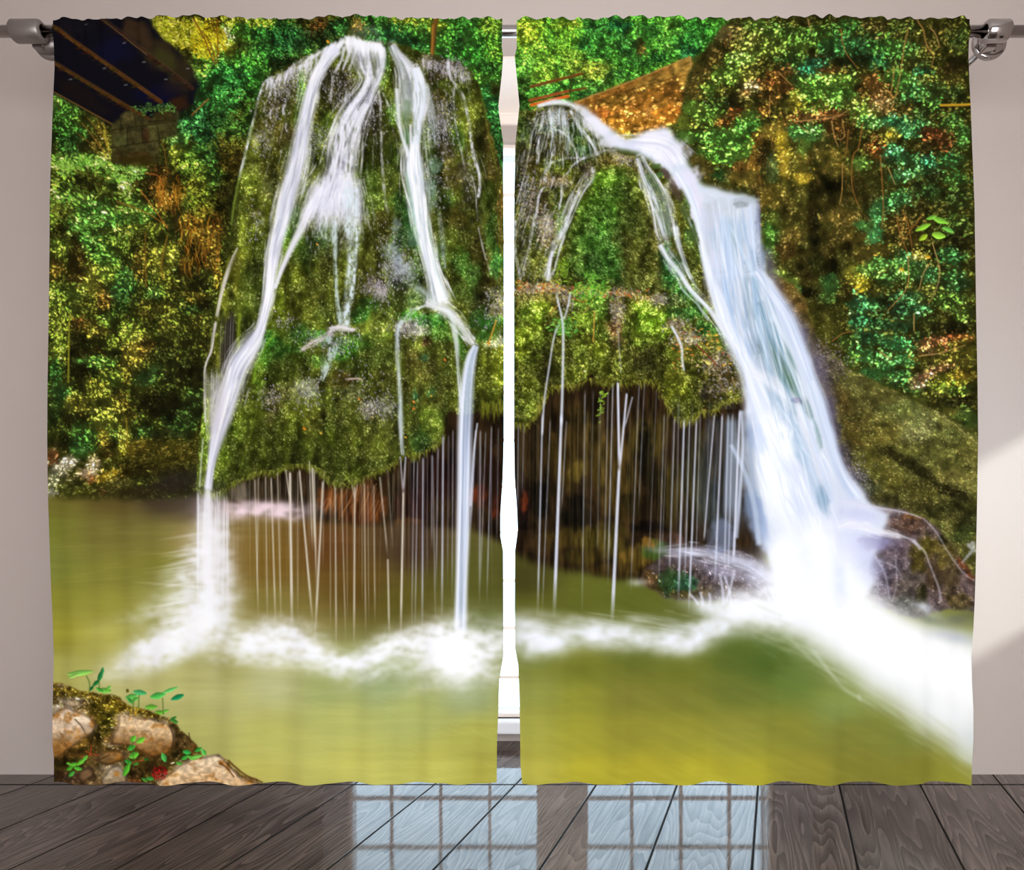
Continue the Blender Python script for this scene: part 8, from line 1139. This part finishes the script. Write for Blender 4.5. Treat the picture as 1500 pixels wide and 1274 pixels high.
for (a, b_), vb in zip(((WX0 + .012, MX0), (MX1, WX1 - .012)), VB):
    bm = bmesh.new()
    zz = [WZ0 + .012] + sorted(pz(y, DB) for y in HB) + [WZ1 - .012]
    for x in vb: add_box(bm, px(x, DB) - BWD, px(x, DB) + BWD, FY0 + .012, FY0 + .034, WZ0 + .012, WZ1 - .012)
    xs = [a] + [px(x, DB) for x in vb] + [b_]
    for z in zz[1:-1]:
        for i in range(len(xs) - 1):
            add_box(bm, xs[i] + (BWD if i else 0), xs[i + 1] - (BWD if i < len(xs) - 2 else 0), FY0 + .013, FY0 + .033, z - BWD, z + BWD)
    wpart('glazing_bars', bm, M_FRAME)
    bm = bmesh.new(); add_box(bm, a, b_, FY0 + .021, FY0 + .025, WZ0 + .012, WZ1 - .012); wpart('pane', bm, M_GLASS)
# sill, soffit board and head casing
bm = bmesh.new(); add_box(bm, BX0, BX1, DW + .002, DB, ZL - .008, ZL); mesh_obj('trim_3', bm, M_FRAME, kind='structure')
bm = bmesh.new(); add_box(bm, BX0, BX1, DB - .05, DB + .02, WZ0 - .045, WZ0, .004); mesh_obj('trim_1', bm, M_SILL, kind='structure')
bm = bmesh.new(); zt = ZL - .008
add_box(bm, BX0, BX1, DB - .012, DB, pz(184, DB), zt); add_box(bm, BX0, BX1, DB - .022, DB - .012, pz(172, DB), zt)
mesh_obj('trim_2', bm, M_FRAME, kind='structure')

# ---- curtain rod and its holders -------------------------------------------
YR = DC + 0.030; ZR = pz(46, YR); RR = 0.0154; YK = YR + 0.062
rod = empty('curtain_rod', (0, YR, ZR)); tag(rod, 'slim polished metal curtain rod running across above the window', 'curtain rod')
bm = bmesh.new(); add_lathe(bm, [(XL + .12, RR), (XR - .12, RR)], 'X', seg=40); mesh_obj('tube', bm, M_CHROME, rod, True)
for s, xe in ((-1, XL + .12), (1, XR - .12)):
    bm = bmesh.new(); add_lathe(bm, [(xe, RR * 1.02), (xe + s * .004, RR * 1.5), (xe + s * .02, RR * 1.9), (xe + s * .045, RR * 1.9), (xe + s * .06, RR * 1.2), (xe + s * .064, .001)], 'X', seg=32); mesh_obj('finial', bm, M_CHROME, rod, True)

def holder(name, xa, xb, xd, zd, rd, mat, label):
    """sleeve round the rod, round cup under it, long arm back to a plate on the wall"""
    xm = (xa + xb) / 2
    h = empty(name, (xm, YR, ZR)); tag(h, label, 'curtain bracket', 'rod holders')
    R = 0.0296; a = (xb - xa) / 2; c = 0.008
    bm = bmesh.new(); add_lathe(bm, [(-a, RR * 1.10), (-a, R - c * 1.2), (-a + c * .35, R - c * .45), (-a + c, R), (a - c, R), (a - c * .35, R - c * .45), (a, R - c * 1.2), (a, RR * 1.10)], 'X', seg=56, hollow=True); mesh_obj('sleeve', bm, mat, h, True)
    dz = zd - ZR; dx = xd - xm
    bm = bmesh.new(); add_box(bm, min(-.008, dx * .6 - .006), max(.008, dx * .6 + .006), R - .004, YK - YR + .006, -.026, -.012, .002); mesh_obj('strut', bm, mat, h)
    bm = bmesh.new()                                # domed cup facing the room
    pr = []
    for i in range(15):
        t = i / 14 * math.pi / 2; pr.append((-.026 * math.sin(t) - .006, max(rd * .80 * math.cos(t), .0004)))
    add_lathe(bm, [(0.004, rd * .80)] + pr, 'Y', (dx, YK - YR, dz), 56); mesh_obj('cup', bm, mat, h, True)
    bm = bmesh.new(); add_lathe(bm, [(0.012, rd * .7), (0.012, rd * .96), (0.008, rd), (0.000, rd), (-.004, rd * .95), (-.004, rd * .78)], 'Y', (dx, YK - YR, dz), 56); mesh_obj('rim', bm, mat, h, True)
    bm = bmesh.new(); add_lathe(bm, [(0.012, .009), (DW - YK - .010, .009)], 'Y', (dx, YK - YR, dz), 24); mesh_obj('arm', bm, mat, h, True)
    bm = bmesh.new(); add_lathe(bm, [(DW - YK - .016, .02), (DW - YK - .012, .03), (DW - YK + .001, .03)], 'Y', (dx, YK - YR, dz), 32); mesh_obj('wall_plate', bm, mat, h, True)
    return h
holder('rod_holder', px(18, YR), px(64, YR), px(74, YK), pz(62, YK), 24.5 / F * YK, M_SATIN, 'dull grey rod holder with round cup, beside the dark bridge corner of the curtain')
holder('rod_holder', px(1441, YR), px(1477, YR), px(1450, YK), pz(62, YK), 24.5 / F * YK, M_CHROME, 'shiny steel rod holder with round cup, at the ivy covered edge of the curtain')

# ---- curtains --------------------------------------------------------------
def interp(tab, y):
    t = np.array(tab, float); return np.interp(y, t[:, 0], t[:, 1])
EDGE = {
 'll': [(20, 78), (60, 79), (100, 80), (140, 78), (200, 76), (260, 74), (300, 73), (340, 73), (450, 72), (560, 70), (640, 69.5), (700, 70), (740, 71), (800, 73), (860, 75), (900, 77), (960, 79), (1000, 78), (1050, 77), (1090, 77), (1110, 79), (1160, 79)],
 'lr': [(20, 736), (69, 735), (82, 737), (110, 735), (155, 730), (167, 731), (208, 737), (259, 737), (347, 738), (500, 738), (643, 738), (700, 736.5), (753, 733), (785, 733), (807, 737), (960, 737.5), (995, 731.5), (1041, 730), (1086, 728), (1160, 727.5)],
 'rl': [(20, 757), (69, 757), (82, 754), (112, 757), (155, 761), (173, 759), (208, 755), (259, 754), (310, 753), (640, 753), (700, 754), (748, 757.5), (777, 758.5), (807, 754.5), (887, 754), (950, 754.5), (974, 759), (1022, 761), (1086, 762), (1120, 762.5), (1150, 765), (1160, 765)],
 'rr': [(20, 1422), (60, 1420), (85, 1419), (120, 1420), (160, 1422), (220, 1424), (300, 1427), (450, 1429), (550, 1431), (640, 1432), (700, 1431), (760, 1430), (850, 1428), (880, 1427), (920, 1425), (960, 1422), (1000, 1423), (1040, 1425), (1080, 1425), (1120, 1423), (1160, 1422)]}
PIC = paint_picture()

def srgb2lin(a):
    return np.where(a <= 0.04045, a / 12.92, ((a + 0.055) / 1.055) ** 2.4)

def make_panel(name, el, er, seed, label, step=1.0):
    rng = np.random.default_rng(seed)
    x_mid0, x_mid1 = EDGE[el][0][1], EDGE[er][0][1]
    nx = int((x_mid1 - x_mid0) / step) + 1; ny = int(1121 / step) + 1
    s = np.linspace(0, 1, nx); t = np.linspace(0, 1, ny)
    xt = x_mid0 + s * (x_mid1 - x_mid0)
    # scalloped ruffle on top, gentle waves along the hem
    nz = np.interp(xt, np.arange(x_mid0 - 40, x_mid1 + 60, 17.0) + rng.uniform(-5, 5), rng.random(len(np.arange(x_mid0 - 40, x_mid1 + 60, 17.0))))
    top = 27.5 - 3.2 * np.abs(np.sin(xt / 15.0 + 3.0 * nz)) + 2.0 * np.cos(xt / 41.0 + seed) + 3.0 * sm(14, 0, np.minimum(xt - x_mid0, x_mid1 - xt))
    ph = -0.6 if el == 'll' else 1.2
    bot = 1147.3 + 2.2 * np.sin((xt - 100) / 110.0 * 2 * math.pi + ph)
    S, T = np.meshgrid(s, t)
    Y = top[None, :] + (bot - top)[None, :] * T
    X = interp(EDGE[el], Y) * (1 - S) + interp(EDGE[er], Y) * S
    # depth of the folds: tight gathers at the rod that open into broad soft pleats
    fx = S * (x_mid1 - x_mid0)
    g = sm(120, 25, Y)
    gath = 0.0032 * np.sin(fx / 5.2 + 2.0 * np.sin(fx / 31.0 + seed)) + 0.0022 * np.sin(fx / 3.1 + seed)
    ple = 0.0042 * np.sin(fx / 110.0 * 2 * math.pi + 1.3 * np.sin(fx / 150.0 + seed) + 0.10 * np.sin(Y / 260.0)) + 0.0022 * np.sin(fx / 47.0 * 2 * math.pi + 1.7 * np.sin(fx / 97.0) + seed) + 0.0006 * np.sin(fx / 21.0 + Y / 900.0 + seed)
    # the cloth stands forward where it runs over the rod
    over = 0.012 * np.exp(-((Y - 46) / 9.0) ** 2)
    D = -(gath * g + ple * sm(40, 420, Y) * (0.7 + 0.5 * T) + over * 0.6)
    ix = np.clip(X, 0, PW - 1.001); iy = np.clip(Y, 0, PH - 1.001)
    x0 = np.floor(ix).astype(int); y0 = np.floor(iy).astype(int); fxx = (ix - x0)[..., None]; fyy = (iy - y0)[..., None]
    c = (PIC[y0, x0] * (1 - fxx) + PIC[y0, x0 + 1] * fxx) * (1 - fyy) + (PIC[y0 + 1, x0] * (1 - fxx) + PIC[y0 + 1, x0 + 1] * fxx) * fyy
    c = srgb2lin(np.clip(c, 0, 1)) * 0.93
    co = np.stack([(X - 750) / F * DC, DC + D, HC - (Y - 750) / F * DC], -1).reshape(-1, 3).astype(np.float32)
    org = np.array([(co[:, 0].min() + co[:, 0].max()) / 2, DC, co[:, 2].min()], np.float32)
    co -= org
    me = bpy.data.meshes.new(name)
    nv = nx * ny; nf = (nx - 1) * (ny - 1)
    me.vertices.add(nv); me.vertices.foreach_set('co', co.ravel())
    a = (np.arange(ny - 1)[:, None] * nx + np.arange(nx - 1)[None, :]).ravel().astype(np.int32)
    quads = np.stack([a, a + nx, a + nx + 1, a + 1], 1)
    me.loops.add(nf * 4); me.loops.foreach_set('vertex_index', quads.ravel())
    me.polygons.add(nf); me.polygons.foreach_set('loop_start', np.arange(0, nf * 4, 4, dtype=np.int32))
    me.update(calc_edges=True)
    me.polygons.foreach_set('use_smooth', np.ones(nf, bool))
    at = me.attributes.new('dye', 'FLOAT_COLOR', 'POINT')
    at.data.foreach_set('color', np.concatenate([c.reshape(-1, 3), np.ones((nv, 1))], 1).astype(np.float32).ravel())
    me.materials.append(M_CLOTH)
    o = link(bpy.data.objects.new(name, me)); o.location = org
    return tag(o, label, 'curtain')
make_panel('printed_curtain', 'll', 'lr', 3, 'curtain panel printed with a mossy domed waterfall, a wooden bridge and rocks above green water')
make_panel('printed_curtain', 'rl', 'rr', 5, 'curtain panel printed with a broad white cascade, orange stone wall and ivy covered cliff')

# ---- daylight, sun, added fills, camera --------------------------------------------------
w = bpy.data.worlds.new('daylight'); SC.world = w; w.use_nodes = True
bg = w.node_tree.nodes['Background']; bg.inputs['Color'].default_value = (0.93, 1.0, 1.07, 1); bg.inputs['Strength'].default_value = WORLD
sun = bpy.data.lights.new('low_sun', 'SUN'); sun.energy = SUN; sun.angle = math.radians(5); sun.color = (1.0, 0.93, 0.84)
so = link(bpy.data.objects.new('low_sun', sun)); so.location = (4, 1, 3)
so.rotation_euler = Vector((-1.0, 0.62, -0.577)).to_track_quat('-Z', 'Y').to_euler()
ar = bpy.data.lights.new('rear_fill', 'AREA'); ar.shape = 'RECTANGLE'; ar.size = 3.0; ar.size_y = 1.9; ar.energy = AREA; ar.color = (1.0, 0.95, 0.89)  # soft fill added behind the camera to brighten curtains and room
ao = link(bpy.data.objects.new('rear_fill', ar)); ao.location = (0.5, YB + .02, 0.85); ao.rotation_euler = (math.radians(90), 0, 0)
bl = bpy.data.lights.new('bay_fill', 'AREA'); bl.shape = 'RECTANGLE'; bl.size = 1.5; bl.size_y = 1.9; bl.energy = BAY; bl.color = (1.0, 0.92, 0.86)  # hidden fill, added behind the curtains to brighten the inside of the bay
bo = link(bpy.data.objects.new('bay_fill', bl)); bo.location = (0.19, DC + .12, 1.2); bo.rotation_euler = (math.radians(90), 0, 0)
cam = bpy.data.cameras.new('camera'); cam.sensor_fit = 'HORIZONTAL'; cam.sensor_width = 36; cam.lens = F / 1500 * 36; cam.shift_y = (750 - 637) / 1500; cam.clip_start = 0.05
co_ = link(bpy.data.objects.new('camera', cam)); co_.location = (0, 0, HC); co_.rotation_euler = (math.radians(90), 0, 0)
SC.camera = co_
SC.view_settings.view_transform = 'Standard'; SC.view_settings.look = 'None'; SC.view_settings.gamma = 1.0; SC.view_settings.exposure = EXPOSURE; SC.view_settings.use_curve_mapping = False
